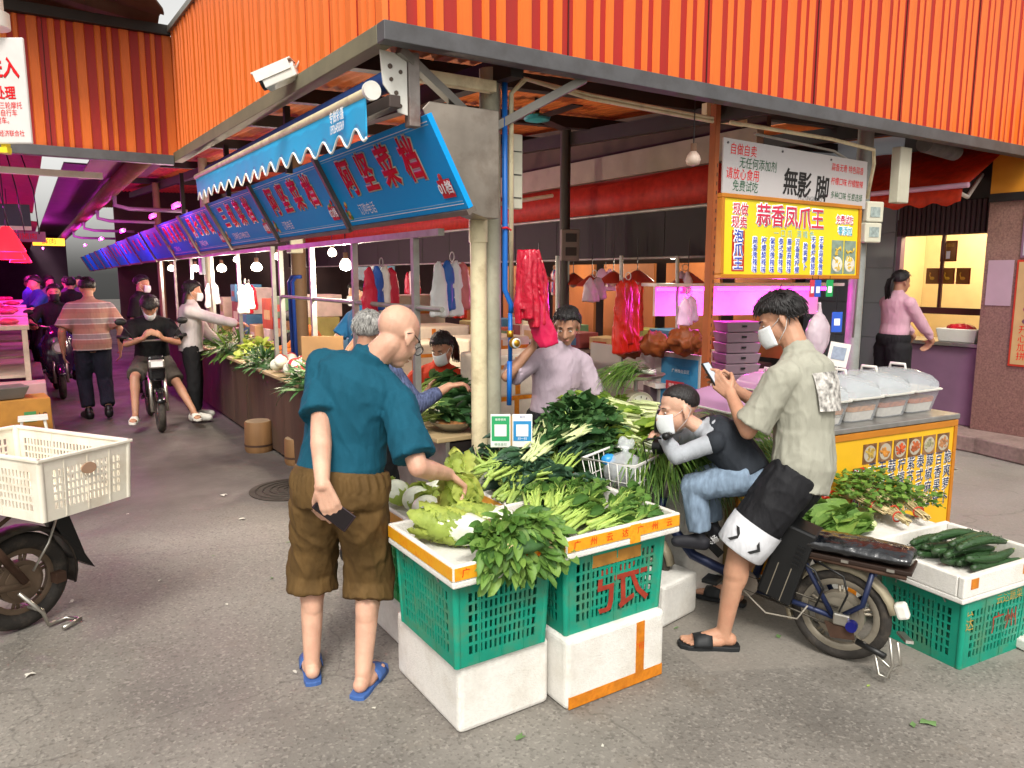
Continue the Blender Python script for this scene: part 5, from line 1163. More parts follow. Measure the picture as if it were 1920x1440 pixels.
HX = math.atan2(.93, -.37)
eb = thing('electric_bicycle', 'folding electric bicycle with padded rear rack and white front basket', 'bicycle', (2.97, 1.86, 0), HX, 'two-wheelers')
WR = .212; rw_ = wheel(eb, (0, 0, WR), WR, .026); fw_ = wheel(eb, (1.03, 0, WR), WR, .024, disc=False)
fender(eb, (0, 0, WR), WR + .022, -20, 165, .034, fenderm); fender(eb, (1.03, 0, WR), WR + .02, 30, 170, .03, fenderm)
for s_ in (-1, 1):
    bars(eb, 'chain_stay', navy, [(0, s_ * .06, WR), (.15, s_ * .055, WR + .02), (.40, s_ * .03, WR + .03)], r=.013)
    bars(eb, 'rack_stay', navy, [(0.02, s_ * .065, WR + .01), (.10, s_ * .07, .36), (.17, s_ * .06, .47), (.36, s_ * .03, .56)], r=.012)
    bars(eb, 'rack_stay', navy, [(-.01, s_ * .065, WR + .01), (-.10, s_ * .07, .30), (-.13, s_ * .06, .46)], r=.012)
    bars(eb, 'rack_rail', rust, [(.24, s_ * .07, .475), (-.26, s_ * .07, .465)], r=.012)
bars(eb, 'main_tube', navy, [(.40, 0, .25), (.70, 0, .33), (.88, 0, .52)], r=.025, n=12); bars(eb, 'seat_tube', navy, [(.40, 0, .24), (.31, 0, .56)], r=.018); bars(eb, 'seat_post', chrome, [(.31, 0, .56), (.28, 0, .70)], r=.014)
bars(eb, 'head_tube', navy, [(.905, 0, .44), (.865, 0, .60)], r=.022, n=12)
bars(eb, 'steering_stem', chrome, [(.865, 0, .60), (.80, 0, .93)], r=.016, n=10)
for s_ in (-1, 1): bars(eb, 'fork_blade', mat('fork_black', '#26262a', .4, .3), [(.915, s_ * .03, .42), (.93, s_ * .05, .40), (1.03, s_ * .055, WR)], r=.012)
bars(eb, 'handlebar', chrome, [(.74, -.29, .98), (.80, -.14, .95), (.80, .14, .95), (.74, .29, .98)], r=.011)
for s_ in (-1, 1): bars(eb, 'grip', black, [(.735, s_ * .30, .985), (.765, s_ * .19, .967)], r=.018); bars(eb, 'brake_lever', black, [(.80, s_ * .2, .95), (.84, s_ * .27, .955)], r=.005)
for s_ in (-1, 1): bars(eb, 'brake_cable', black, [(.82, s_ * .18, .95), (.93, s_ * .12, .90), (.92, s_ * .05, .70), (.92, s_ * .03, .45)], r=.003, n=5)
mb = MB(); mb.lathe([(.004, 0), (.04, .0), (.055, .02), (.058, .06), (.045, .065)], (.80, .115, 1.01), axis=(1, .35, .1), n=20); mb.build('mirror', plastk, eb, smooth='auto')
mb = MB(); mb.lathe([(.01, 0), (.035, .02), (.04, .06)], (.86, 0, .86), axis=(1, 0, -.1), n=18); mb.build('headlamp', plastk, eb, smooth='auto')
# battery box, tilted like the seat tube, ribbed
Mb = Euler((0, R(-16), 0)).to_matrix(); mb = MB(); mb.box((.225, .02, .42), (.16, .15, .37), rot=Mb); mb.build('battery_box', plastk, eb, bevel=.012)
for k in range(5): mb = MB(); mb.box(V((.225, .02, .42)) + Mb @ V((-.05 + .012, .078, .02 + .022 * k)), (.035, .006, .008), rot=Mb); mb.build('vent_rib', plastk, eb)
for k in range(2): mb = MB(); mb.box(V((.225, .02, .42)) + Mb @ V((-.03 + .06 * k, .0765, -.09)), (.004, .004, .17), rot=Mb); mb.build('seam', alloy, eb)
mb = MB(); mb.loft([[(.40, y * .4, .735 + z * .3), (.40, y, .735), ] for y, z in ((0, 0),)] if False else [mb.ring((x, 0, z), V((0, 1, 0)), V((0, 0, 1)), wy, wz, 16) for x, z, wy, wz in ((.16, .735, .05, .02), (.19, .735, .10, .035), (.27, .735, .10, .035), (.36, .73, .05, .03), (.43, .73, .03, .025), (.45, .725, .012, .012))]); mb.build('saddle', plastk, eb, smooth=True)
# rear rack deck with plastic-wrapped cushion
mb = MB(); mb.bb(-.28, .26, -.085, .085, .478, .498); mb.build('rack_deck', mat('deck_brown', '#2e2019', .5, .2, .2), eb, bevel=.004)
mb = MB(); mb.loft([mb.ring((x, 0, .535), V((0, 1, 0)), V((0, 0, 1)), wy, wz, 20) for x, wy, wz in ((-.275, .07, .02), (-.26, .095, .036), (-.1, .10, .042), (.1, .10, .040), (.22, .095, .036), (.245, .07, .02))])
remesh('cushion', mb, .008, 2, mat('vinyl_wrap', '#0b0e14', .14, 0, .3, 8, .7, 26, spec=.8, coat=.6), eb, fold_fn(4, .006, (5, 26, 20)))
bars(eb, 'seat_hoop', mat('hoop_blue', '#19233f', .3, .3), [(.24, -.08, .48), (.245, -.08, .57), (.255, 0, .60), (.245, .08, .57), (.24, .08, .48)], r=.010)
for k in range(3): mb = MB(); mb.box((.16 - .18 * k, .087, .488), (.03, .006, .012)); mb.build('hinge', chrome, eb)
mb = MB(); mb.box((-.245, 0, .29), (.05, .05, .07), rot=Euler((0, R(20), 0)).to_matrix()); mb.build('tail_lamp', white_p, eb, bevel=.012)
mb = MB(); mb.box((-.02, .075, WR + .005), (.07, .02, .055)); mb.build('brake_caliper', chrome, eb, bevel=.008)
mb = MB(); mb.cyl((-.065, .07, WR - .01), (-.065, .10, WR - .01), .024, n=14); mb.build('brake_knob', mat('anodised_blue', '#2b2f8f', .3, .7), eb, smooth='auto')
mb = MB(); mb.prism([(.05, .072, WR - .02), (-.07, .072, WR - .03), (-.08, .072, WR - .075), (.02, .072, WR - .09)], (0, -.004, 0), (0, .004, 0)); mb.build('axle_plate', rust, eb)
bars(eb, 'foot_peg', black, [(-.09, .09, WR - .07), (-.21, .13, WR - .085)], r=.014)
bars(eb, 'rear_stand', chrome, [(-.12, .10, WR - .06), (-.20, .12, .10), (-.24, .12, .07), (-.27, .12, .10), (-.25, .12, .20)], [(-.22, .12, .21), (-.24, .13, .10), (-.225, .13, .035), (-.19, .13, .04), (-.17, .12, .12)], r=.006)
mb = MB(); mb.box((-.27, .06, .20), (.03, .16, .012), rot=Euler((R(12), 0, R(20))).to_matrix()); mb.build('number_bracket', chrome, eb)
bars(eb, 'chain', mat('chain', '#4f4a42', .5, .7), [(0, .05, WR - .05), (.42, .05, .24)], [(0, .05, WR + .045), (.42, .05, .31)], r=.005, n=6)
mb = MB(); mb.cyl((.42, .044, .27), (.42, .054, .27), .065, n=26); mb.build('chainring', chrome, eb, smooth='auto')
for s_ in (-1, 1):
    bars(eb, 'crank', chrome, [(.42, s_ * .06, .27), (.42 + s_ * .13, s_ * .07, .28)], r=.009); mb = MB(); mb.box((.42 + s_ * .13, s_ * .125, .28), (.075, .09, .02)); mb.build('pedal', plastk, eb, bevel=.004)
bars(eb, 'loop_cable', mat('cable_grey', '#8b8478', .6), [(.42, .07, .24), (.30, .10, .17), (.16, .10, .18), (.12, .09, .25)], r=.004, n=6)
for q in (0, 1): bars(eb, 'wire_loom', black, [(.20 - .1 * q, .075, .46), (.10 - .12 * q, .09, .42), (.06 - .1 * q, .085, .34), (.09 - .1 * q, .08, .25)], r=.005, n=6)
mb = MB(); mb.box((.60, .052, .43), (.16, .003, .045), rot=Euler((0, R(-38), 0)).to_matrix()); mb.build('frame_sticker', plastk, eb)
tx = text('云飞扬', .038, white_t, eb, (.60, .0555, .43)); tx.matrix_local = Matrix.Translation((.60, .0555, .43)) @ Euler((0, R(38), 0)).to_matrix().to_4x4() @ basis((0, 0, 0), (-1, 0, 0), (0, 0, 1))
# basket
bx0, bx1, bz0, bz1 = .94, 1.20, .60, .79; wh = mat('basket_white', '#d8d6d0', .45, .1, .05, dirt=('#8f8678', .4, 8))
def bring(z, g): return [(bx0 - g * .3, -.11 - g, z), (bx1 + g, -.11 - g, z), (bx1 + g, .17 + g, z), (bx0 - g * .3, .17 + g, z), (bx0 - g * .3, -.11 - g, z)]
bars(eb, 'basket_rim', wh, bring(bz1, .03), r=.008); bars(eb, 'basket_hoop', wh, bring((bz0 + bz1) / 2, .015), r=.0035, n=6); bars(eb, 'basket_hoop', wh, bring(bz0, 0), r=.0035, n=6)
A_, B_ = bring(bz1, .03), bring(bz0, 0)
for e in range(4):
    for k in range(6):
        u = k / 6; a = V(A_[e]).lerp(V(A_[e + 1]), u); b = V(B_[e]).lerp(V(B_[e + 1]), u); bars(eb, 'basket_wire', wh, [a, b, b.lerp(V(((bx0 + bx1) / 2, 0, bz0)), .7)], r=.0028, n=5)
bag = thing('shopping_bag', 'clear plastic bag with a black pot in the white bicycle basket', 'bag', eb.matrix_basis @ V((1.07, .03, .62)))
mb = MB(); mb.ell((0, 0, .08), (.10, .10, .085)); mb.build('dark_pot', black, bag, smooth=True)
mb = MB(); mb.ell((0, 0, .09), (.115, .115, .10)); mb.cap((0, 0, .17), (0, .0, .21), .02, .012); mb.ell((.0, .02, .24), (.035, .02, .035)); mb.ell((.03, -.01, .235), (.025, .015, .03))
remesh('plastic_film', mb, .008, 2, mat('clear_film', '#e9eef0', .15, 0, .05, 9, .5, 25, alpha=.38, spec=.6), bag, fold_fn(6, .006, (14, 14, 6)))
mb = MB(); mb.ell((-.07, .05, .15), (.04, .035, .03)); remesh('blue_corner', mb, .008, 2, mat('bag_blue', '#2f8fd0', .3), bag, fold_fn(9, .006, (20, 20, 20)))

# ------------------------------------------------------------------ parked bike at the left edge with a white crate
lbx = math.atan2(-.50, -.86)
lb = thing('parked_electric_bike', 'grimy electric bike with mud flap at the left edge carrying a white crate', 'bicycle', (-.13, 4.22, 0), lbx, 'two-wheelers')
brownish = mat('wheel_brown', '#6f5d4c', .6, .3, .2, 9, dirt=('#3c2e22', .6, 6))
wheel(lb, (0, 0, .24), .24, .042, brownish, 6); wheel(lb, (1.2, 0, .24), .24, .042, brownish, 6)
fender(lb, (0, 0, .24), .275, 20, 200, .055, mat('fender_black', '#2a241f', .5, 0, .2, dirt=('#6b5a45', .4, 6)))
mb = MB(); mb.prism([(-.24, -.05, .52), (-.15, -.05, .52), (-.27, -.055, .26), (-.36, -.055, .19), (-.31, -.05, .28)], (0, 0, 0), (0, .10, 0)); mb.build('mud_flap', black, lb)
for s_ in (-1, 1):
    bars(lb, 'swing_arm', brownish, [(0, s_ * .08, .24), (.45, s_ * .08, .30)], r=.018); bars(lb, 'shock_absorber', rust, [(.02, s_ * .09, .26), (.22, s_ * .09, .60)], r=.02); bars(lb, 'carrier_rail', rust, [(-.22, s_ * .09, .685), (.5, s_ * .09, .685)], r=.012); bars(lb, 'carrier_strut', rust, [(-.1, s_ * .09, .685), (.2, s_ * .09, .52)], r=.010)
bars(lb, 'frame_tube', brownish, [(.45, 0, .30), (.75, 0, .30), (1.02, 0, .85)], r=.035); bars(lb, 'fork', rust, [(1.02, 0, .85), (1.2, .06, .24)], [(1.02, 0, .85), (1.2, -.06, .24)], r=.02); bars(lb, 'handlebar', chrome, [(.92, -.32, 1.0), (1.0, 0, .98), (.92, .32, 1.0)], r=.013)
mb = MB(); mb.loft([mb.ring((x, 0, .74), V((0, 1, 0)), V((0, 0, 1)), wy, .04, 14) for x, wy in ((.42, .06), (.5, .13), (.7, .12), (.9, .05))]); mb.build('saddle', black, lb, smooth=True)
mb = MB(); mb.bb(.2, .55, -.1, .1, .38, .66); mb.build('body_panel', mat('panel_dark', '#3a2f2a', .5), lb, bevel=.03)
bars(lb, 'centre_stand', chrome, [(.06, .10, .22), (-.03, .12, .09), (-.05, .12, .02), (-.14, .12, .015), (-.16, .20, .02), (-.06, .22, .02)], [(-.03, .12, .10), (-.02, -.1, .10)], r=.010)
bars(lb, 'brake_rod', chrome, [(-.02, .09, .30), (-.10, .10, .42), (-.16, .09, .54)], r=.006)
mb = MB(); mb.box((-.15, .07, .22), (.05, .05, .05)); mb.build('axle_bracket', rust, lb)
cream_c = mat('crate_cream', '#e3dccb', .45, 0, .06, 4, .05, 60, dirt=('#a98f6c', .45, 5))
wc = crate('white_crate', 'cream white perforated crate strapped on the parked bike at the left', 'crate', (-.045, 3.99, .70), math.atan2(.23, .35), .43, .80, .27, cream_c, cols=16, rows=5, taper=.04, wire=False)
mb = MB(); mb.cyl((.0, -.402, .19), (.0, -.409, .19), .035, n=20); o = mb.build('round_badge', mat('badge_brown', '#a4836a', .6), wc); o.scale = (1, 1, .7); o.location.z = .057

# ------------------------------------------------------------------ moped and scooter in the lane
def moped(label, loc, rz, body, light, group='two-wheelers', slim=True):
    t = thing('moped' if slim else 'scooter', label, 'scooter', loc, rz, group)
    wheel(t, (0, 0, .23), .23, .045 if not slim else .04, chrome, 18 if slim else 5, False, not slim, 28); wheel(t, (1.15, 0, .23), .23, .04, chrome, 18 if slim else 5, False, not slim, 28)
    fender(t, (1.15, 0, .23), .26, 30, 150, .05, body)
    for s_ in (-1, 1): bars(t, 'fork_leg', chrome, [(1.15, s_ * .075, .23), (1.02, s_ * .075, .66)], r=.02); bars(t, 'rear_arm', black, [(0, s_ * .08, .23), (.4, s_ * .08, .33)], r=.02)
    if slim:
        bars(t, 'frame_tube', body, [(.2, 0, .35), (.55, 0, .33), (.98, 0, .72)], r=.045, n=10); mb = MB(); mb.bb(.28, .62, -.09, .09, .30, .55); mb.build('battery_case', body, t, bevel=.03)
        mb = MB(); mb.loft([mb.ring((x, 0, z), V((0, 1, 0)), V((0, 0, 1)), wy, wz, 14) for x, z, wy, wz in ((-.2, .74, .06, .03), (-.1, .74, .13, .05), (.3, .72, .13, .05), (.5, .71, .06, .04))]); mb.build('seat', black, t, smooth=True); bars(t, 'seat_frame', black, [(-.15, 0, .70), (.3, 0, .5)], r=.03)
        mb = MB(); mb.bb(1.0, 1.09, -.085, .085, .56, .84); mb.build('front_panel', body, t, bevel=.03)
        mb = MB(); mb.bb(1.085, 1.125, -.085, .085, .70, .80); h_ = mb.build('headlamp', chrome, t, bevel=.02); mb = MB(); mb.bb(1.126, 1.131, -.06, .06, .72, .78); mb.build('lamp_glass', mat('lamp_glass', '#dcdcdc', .2, 0, .05), h_)
    else:
        mb = MB(); mb.loft([mb.ring((x, 0, z), V((0, 1, 0)), V((.5, 0, 1)).normalized(), wy, wz, 18) for x, z, wy, wz in ((1.05, .35, .12, .06), (1.04, .5, .19, .10), (1.0, .75, .2, .12), (.95, .95, .12, .09))]); mb.build('front_shield', body, t, smooth=True)
        mb = MB(); mb.loft([mb.ring((x, 0, z), V((0, 1, 0)), V((0, 0, 1)), wy, wz, 16) for x, z, wy, wz in ((-.3, .62, .06, .06), (-.15, .58, .16, .15), (.3, .52, .17, .18), (.45, .45, .14, .14))]); mb.build('tail_body', body, t, smooth=True)
        mb = MB(); mb.bb(.35, 1.0, -.15, .15, .26, .32); mb.build('foot_board', black, t, bevel=.02); mb = MB(); mb.loft([mb.ring((x, 0, .75), V((0, 1, 0)), V((0, 0, 1)), wy, .06, 14) for x, wy in ((-.3, .08), (-.1, .15), (.3, .14), (.42, .06))]); mb.build('seat', black, t, smooth=True)
        mb = MB(); mb.cyl((1.10, 0, .72), (1.14, 0, .72), .085, n=24); h_ = mb.build('headlamp', chrome, t, smooth='auto'); mb = MB(); mb.cyl((1.141, 0, .72), (1.146, 0, .72), .06, n=24); mb.build('lamp_glass', mat('lamp_glass', '#dcdcdc', .2, 0, .05), h_)
    bars(t, 'handlebar', chrome, [(.86, -.33, 1.04), (.97, -.12, 1.0), (.97, .12, 1.0), (.86, .33, 1.04)], r=.013)
    for s_ in (-1, 1): bars(t, 'grip', black, [(.855, s_ * .35, 1.045), (.90, s_ * .24, 1.03)], r=.02); bars(t, 'mirror_stem', black, [(.95, s_ * .2, 1.02), (.92, s_ * .30, 1.18)], r=.006); mb = MB(); mb.ell((.92, s_ * .31, 1.21), (.02, .06, .04)); mb.build('mirror', black, t, smooth=True)
    return t
moped('slim black moped with spoked wheels parked in the lane facing us', (1.20, 10.05, 0), R(-92), mat('paint_black', '#121214', .2, 0, .1, coat=.5), 0)
moped('violet-lit rounded scooter coming down the lane', (.31, 13.2, 0), R(-88), mat('paint_plum', '#2b1838', .2, 0, .1, coat=.6), 0, slim=False)
# ------------------------------------------------------------------ chicken-feet counter on the right
yel = mat('poster_yellow', '#dba91e', .45, 0, .05, 3, dirt=('#b98d1a', .25, 4)); orf = mat('frame_orange', '#b9741f', .4, .1, .1, 6)
ct = thing('food_counter', 'yellow poster-fronted snack counter with steel top behind the cucumbers', 'counter', (3.10, 2.575, 0), R(-6.5))
CL = 1.82
mb = MB(); mb.bb(0, CL, 0.012, .62, .04, .815); mb.build('cabinet', mat('counter_side', '#8f7a50', .6), ct)
mb = MB(); mb.bb(-.01, CL + .01, -.015, .64, .817, .85); mb.build('steel_top', steel, ct, bevel=.006)
mb = MB(); mb.bb(.03, CL - .03, -.004, .010, .10, .77); mb.build('poster', yel, ct)
for a in ((0, CL, -.012, .011, .772, .812), (0, CL, -.012, .011, .06, .098), (0, .028, -.012, .011, .099, .771), (CL - .028, CL, -.012, .011, .099, .771)):
    mb = MB(); mb.bb(*a); mb.build('frame', orf, ct, bevel=.003)
plate = mat('plate_white', '#d9d4c8', .4); foods = [mat('food_%d' % k, c, .5, 0, .5, 45) for k, c in enumerate(('#a88a3e', '#b5772c', '#b04a22', '#a8552c', '#8f8a6a', '#a4714a'))]
for k in range(6):
    x = CL - .13 - (5 - k) * .135; mb = MB(); mb.bb(x - .058, x + .058, -.007, -.0045, .615, .735); p_ = mb.build('dish_photo', mat('photo_dark_%d' % (k % 3), ('#6e4a2a', '#7d5a3a', '#705038')[k % 3], .5, 0, .5, 30), ct)
    mb = MB(); mb.cyl((x, -.0072, .675), (x, -.0085, .675), .050, n=24); mb.build('plate', mat('plate_print', '#a89e8c', .5), p_)
    mb = MB()
    for j in range(26): a = U(0, 6.28); q = U(0, .042); mb.ell((x + q * math.cos(a), -.009, .675 + q * .8 * math.sin(a)), (.013, .003, .008), Euler((0, U(0, 3), 0)).to_matrix(), 7, 5)
    mb.build('food', foods[k], p_)
cols = ['无骨柠檬', '无骨蒜香', '蒜香微辣', '柠檬酸辣', '紫苏微辣', '泰式香辣', '藤椒麻辣', '百香果柠', '脆爽萝卜']
for k, w in enumerate(cols):
    x = CL - .07 - (8 - k) * .088
    text(w, .088, white_t, ct, (x, -.0052, .44), vertical=True, rot=(R(90), 0, 0), off=.004, sx=.8, lsp=1.0, name='lettering_outline'); text(w, .088, dkblue_t, ct, (x, -.0062, .44), vertical=True, rot=(R(90), 0, 0), off=.001, sx=.8, lsp=1.0)
mb = MB(); mb.bb(CL - .07 - 8 * .088 - .165, CL - .07 - 8 * .088 - .055, -.0065, -.0045, .14, .60); mb.build('red_field', mat('field_red', '#b52a1e', .5), ct, bevel=.01)
xx = CL - .07 - 8 * .088 - .11
text('泡爪王', .125, white_t, ct, (xx, -.0075, .38), vertical=True, rot=(R(90), 0, 0), off=.009, sx=.85, lsp=1.1, name='lettering_outline'); text('泡爪王', .125, dkblue_t, ct, (xx, -.0085, .38), vertical=True, rot=(R(90), 0, 0), off=.003, sx=.85, lsp=1.1)
# food boxes with domed lids
clear = mat('clear_box', '#c9cdd0', .2, 0, .03, alpha=.34, spec=.5); dome = mat('clear_lid', '#c2cacd', .16, 0, .03, alpha=.42, spec=.7)
def food_box(label, loc, rz, col, tint=None):
    t = thing('food_box', label, 'container', loc, rz, 'domed snack boxes')
    def rr(w, d, z): return [(sx * (w / 2 - (c if q else 0)), sy * (d / 2 - (0 if q else c)), z) for sx, sy, q in ((-1, -1, 0), (-1, -1, 1), (1, -1, 1), (1, -1, 0), (1, 1, 0), (1, 1, 1), (-1, 1, 1), (-1, 1, 0)) for c in (.02,)]
    def oct_(w, d, z, c=.025): return [(-w / 2, -d / 2 + c, z), (-w / 2 + c, -d / 2, z), (w / 2 - c, -d / 2, z), (w / 2, -d / 2 + c, z), (w / 2, d / 2 - c, z), (w / 2 - c, d / 2, z), (-w / 2 + c, d / 2, z), (-w / 2, d / 2 - c, z)]
    mb = MB(); mb.loft([oct_(.22, .34, .002), oct_(.26, .40, .125)]); mb.build('tub', clear, t)
    mb = MB(); mb.loft([oct_(.205, .325, .006), oct_(.222, .345, .055)]); mb.build('rice_base', mat('rice_base', '#d9d2c6', .6, 0, .1, 30), t)
    mb = MB(); mb.loft([oct_(.224, .348, .057), oct_(.232, .358, .085)]); mb.build('food_fill', col, t)
    mb = MB(); mb.loft([oct_(.28, .42, .126), oct_(.285, .425, .134)]); mb.build('rim', white_p, t)
    mb = MB(); mb.loft([oct_(.262, .40, .135, .03), oct_(.258, .395, .17, .03), oct_(.22, .345, .205, .04), oct_(.13, .22, .232, .04), oct_(.04, .08, .24, .01)]); mb.build('domed_lid', tint or dome, t, smooth='auto')
    mb = MB(); mb.tube([(0, -.05, .232), (0, -.045, .262), (0, .045, .262), (0, .05, .232)], .008); mb.build('lid_handle', white_p, t, smooth=True)
    return t
fc = [mat('fill_%d' % k, c, .5, 0, .4, 40) for k, c in enumerate(('#b4773f', '#c98a4f', '#b3622f', '#c0662c'))]
nmz = ['domed snack box nearest the young man on the yellow counter', 'second domed snack box from the young man', 'third domed snack box from the young man', 'domed snack box at the outer end of the yellow counter']
for k in range(4): food_box(nmz[k], ct.matrix_basis @ V((.74 + k * .30, .25 + .02 * k, .851)), R(-6.5 + k), fc[k]).scale = (1.1, 1.1, 1.12)
pink_light_dome = mat('pink_light_lid', '#c99ac0', .2, 0, .03, alpha=.7)  # pink lamp light is mixed into this lid colour
for k in range(2): food_box(('back-row domed box, lid coloured by pink light, near the young man', 'back-row domed box, lid coloured by pink light, beside the meter column')[k], ct.matrix_basis @ V((.88 + k * .30, .62 + .05, .851)), R(-6.5), fc[k], pink_light_dome)
food_box('domed box at the left counter end, pink light put into its lid colour', ct.matrix_basis @ V((.16, .30, .851)), R(-6.5), fc[2], pink_light_dome)
mb = MB(); mb.bb(.6, 1.5, .60, .95, .0, .849); mb.build('back_shelf', mat('counter_side', '#8f7a50', .6), ct)
# ------------------------------------------------------------------ signs over the counter
post = thing('sign_post', 'slotted orange-brown angle post beside the yellow sign', 'post', (4.00, 3.62, 0))
pm_ = mat('post_orange', '#8e4a22', .6, .1, .15, 6); mb = MB(); mb.bb(-.02, .02, -.003, .003, 0, 2.85); mb.bb(-.0215, -.0155, 0, .05, 0, 2.85); mb.build('angle', pm_, post)
for k in range(30):
    mb = MB(); mb.bb(.004, .010, -.0045, -.0032, .7 + k * .06, .725 + k * .06); mb.build('slot', black, post)
sw = thing('white_sign', 'off-white hanging sign with red and green handwriting above the yellow sign', 'sign', mw=basis((4.07, 3.62, 2.275), (1.62, 0, -.03), (.01, .03, 1)))
mb = MB(); mb.bb(0, 1.68, 0, .37, -.012, 0); mb.build('panel', mat('sign_offwhite', '#b9b5b4', .35, .1, .05, 3, dirt=('#a6a0a0', .3, 3)), sw)
grn_t = mat('lettering_green', '#1f5a38', .5); ink = mat('ink_black', '#141414', .5)
for tx_, x, y, sz, m_ in (('自做自卖', .20, .30, .085, red_t), ('无任何添加剂', .36, .215, .082, grn_t), ('请放心食用', .20, .135, .085, red_t), ('免费试吃', .23, .055, .082, grn_t), ('蒜香无骨 特色蒜香', 1.42, .285, .062, red_t), ('柠檬口味 柠檬酸辣', 1.42, .18, .062, red_t), ('多种口味 任君选择', 1.42, .075, .062, grn_t)):
    text(tx_, sz, m_, sw, (x, y, .002), sx=.82, shear=.1)
for ch, x, y in (('無', .72, .12), ('影', .88, .11), ('脚', 1.10, .10)): text(ch, .20, ink, sw, (x, y, .002), off=.004, sx=.85, shear=.1)
text('WUYINGJIJIAO', .045, mat('ink_grey', '#6b6f70', .5), sw, (.96, .03, .002))
for x, y in ((.04, .34), (.62, .34), (1.2, .34)): mb = MB(); mb.cyl((x, y, 0), (x, y, .006), .008, n=10); mb.build('screw', dkgrey, sw)
ys = thing('yellow_light_box', 'bright yellow light-box menu sign in an orange frame', 'sign', mw=basis((4.05, 3.60, 1.695), (1.6, 0, -.01), (.0, .03, 1)))
mb = MB(); mb.bb(.03, 1.60, .03, .55, -.06, 0); mb.build('lit_panel', mat('lit_yellow', '#d9c21c', .4, 0, .12, 2.5, emit='#e8d23a', es=.10), ys)
for a in ((0, 1.63, .551, .58), (0, 1.63, 0, .029), (0, .029, .03, .55), (1.601, 1.63, .03, .55)): mb = MB(); mb.bb(a[0], a[1], a[2], a[3], -.065, .014); mb.build('frame', orf, ys, bevel=.004)
crim = mat('lettering_crimson', '#c62f4c', .5, emit='#c62f4c', es=.04); nb = mat('lettering_navy_lit', '#2a46b0', .5, emit='#2a46b0', es=.04); wl_ = mat('lettering_white_lit', '#ffffff', .5, 0, 0, emit='#ffffff', es=.08)
def two(tx_, sz, m_, x, y, off=.0015, o2=.007, **k): text(tx_, sz, wl_, ys, (x, y, .002), off=o2, name='lettering_outline', **k); text(tx_, sz, m_, ys, (x, y, .004), off=off, **k)
two('现做', .088, crim, .20, .475, sx=.9); two('现卖', .088, crim, .19, .385, sx=.9); two('蒜香凤爪王', .165, crim, .76, .44, off=.003, o2=.011, sx=.95); two('免费试吃', .07, crim, 1.42, .455, .001, .008, sx=.8); two('零添加', .07, mat('lettering_cyan', '#3aa0b8', .5, emit='#3aa0b8', es=.1), 1.43, .37, .001, .008, sx=.9)
mb = MB(); mb.bb(.12, .25, .05, .335, .001, .002); mb.build('red_field', mat('field_red', '#b52a1e', .5), ys)
two('泡爪王', .095, nb, .185, .195, .002, .010, vertical=True, lsp=1.0)
for k, w in enumerate(('蒜香微辣味', '柠檬酸辣味', '紫苏微辣味', '泰式香辣味', '藤椒麻辣味', '百香果柠檬', '脆爽萝卜', '无骨柠檬酸辣', '无骨蒜香微辣')): two(w, .052, nb, .36 + k * .096, .165, .0008, .006, vertical=True, lsp=.98)
text('一 口 爪   满 嘴 香', .06, mat('lettering_sky', '#8fc6c0', .5), ys, (.80, .325, .003))
for k in range(2):
    x0 = 1.265 + .165 * k; mb = MB(); mb.bb(x0, x0 + .15, .04, .30, .001, .003); p_ = mb.build('dish_photo', mat('photo_teal', '#7d8f80', .5, 0, .3, 15), ys)
    mb = MB(); mb.ell((x0 + .075, .115, .004), (.068, .06, .004)); mb.build('bowl', plate, p_); mb = MB()
    for j in range(18): mb.ell((x0 + .075 + U(-.045, .045), .13 + U(-.05, .11), .006), (.022, .008, .004), Euler((0, 0, U(0, 3))).to_matrix(), 7, 5)
    mb.build('food', mat('food_yellow', '#c9a83e', .5, 0, .4, 30, emit='#c9a83e', es=.1), p_)
for k, (x, c, w) in enumerate(((1.02, '#c23a48', .055), (1.09, '#2a55b8', .075), (1.24, '#1f9a52', .085))):
    t = thing('hanging_card', ('red payment card hanging under the yellow sign', 'blue payment card hanging under the yellow sign', 'green payment card hanging under the yellow sign')[k], 'card', (4.05 + x, 3.585, 1.55))
    mb = MB(); mb.bb(-w / 2, w / 2, -.002, .002, 0, .13); c_ = mb.build('card', mat('card_c%d' % k, c, .4), t); mb = MB(); mb.bb(-w * .3, w * .3, -.004, -.0025, .03, .08); mb.build('white_patch', white_t, c_); mb = MB(); mb.cyl((0, 0, .13), (0, 0, .16), .002); mb.build('string', black, t)
qr = thing('payment_card', 'white payment card tilted on the meter column', 'card', (5.12, 3.10, 1.06), R(-30)); mb = MB(); mb.box((0, 0, .1), (.15, .004, .17), rot=Euler((0, R(10), 0)).to_matrix()); mb.build('card', white_p, qr); mb = MB(); mb.box((0, -.004, .11), (.10, .003, .09), rot=Euler((0, R(10), 0)).to_matrix()); mb.build('grey_patch', mat('patch_grey', '#8d98a8', .5, 0, .2, 30), qr); mb = MB(); mb.cyl((0, .004, -.2), (0, .004, .05), .004); mb.build('stick', white_p, qr)
qr.location = D(1572, 665, 5.3) - V((0, 0, .1))
b2 = thing('payment_card', 'small blue payment card hanging by the meter column', 'card', D(1569, 605, 5.6) - V((0, 0, .07)), R(-30)); mb = MB(); mb.bb(-.04, .04, -.002, .002, 0, .15); c_ = mb.build('card', mat('card_c1', '#2a55b8', .4), b2); mb = MB(); mb.bb(-.022, .022, -.004, -.0025, .05, .1); mb.build('white_patch', white_t, c_)
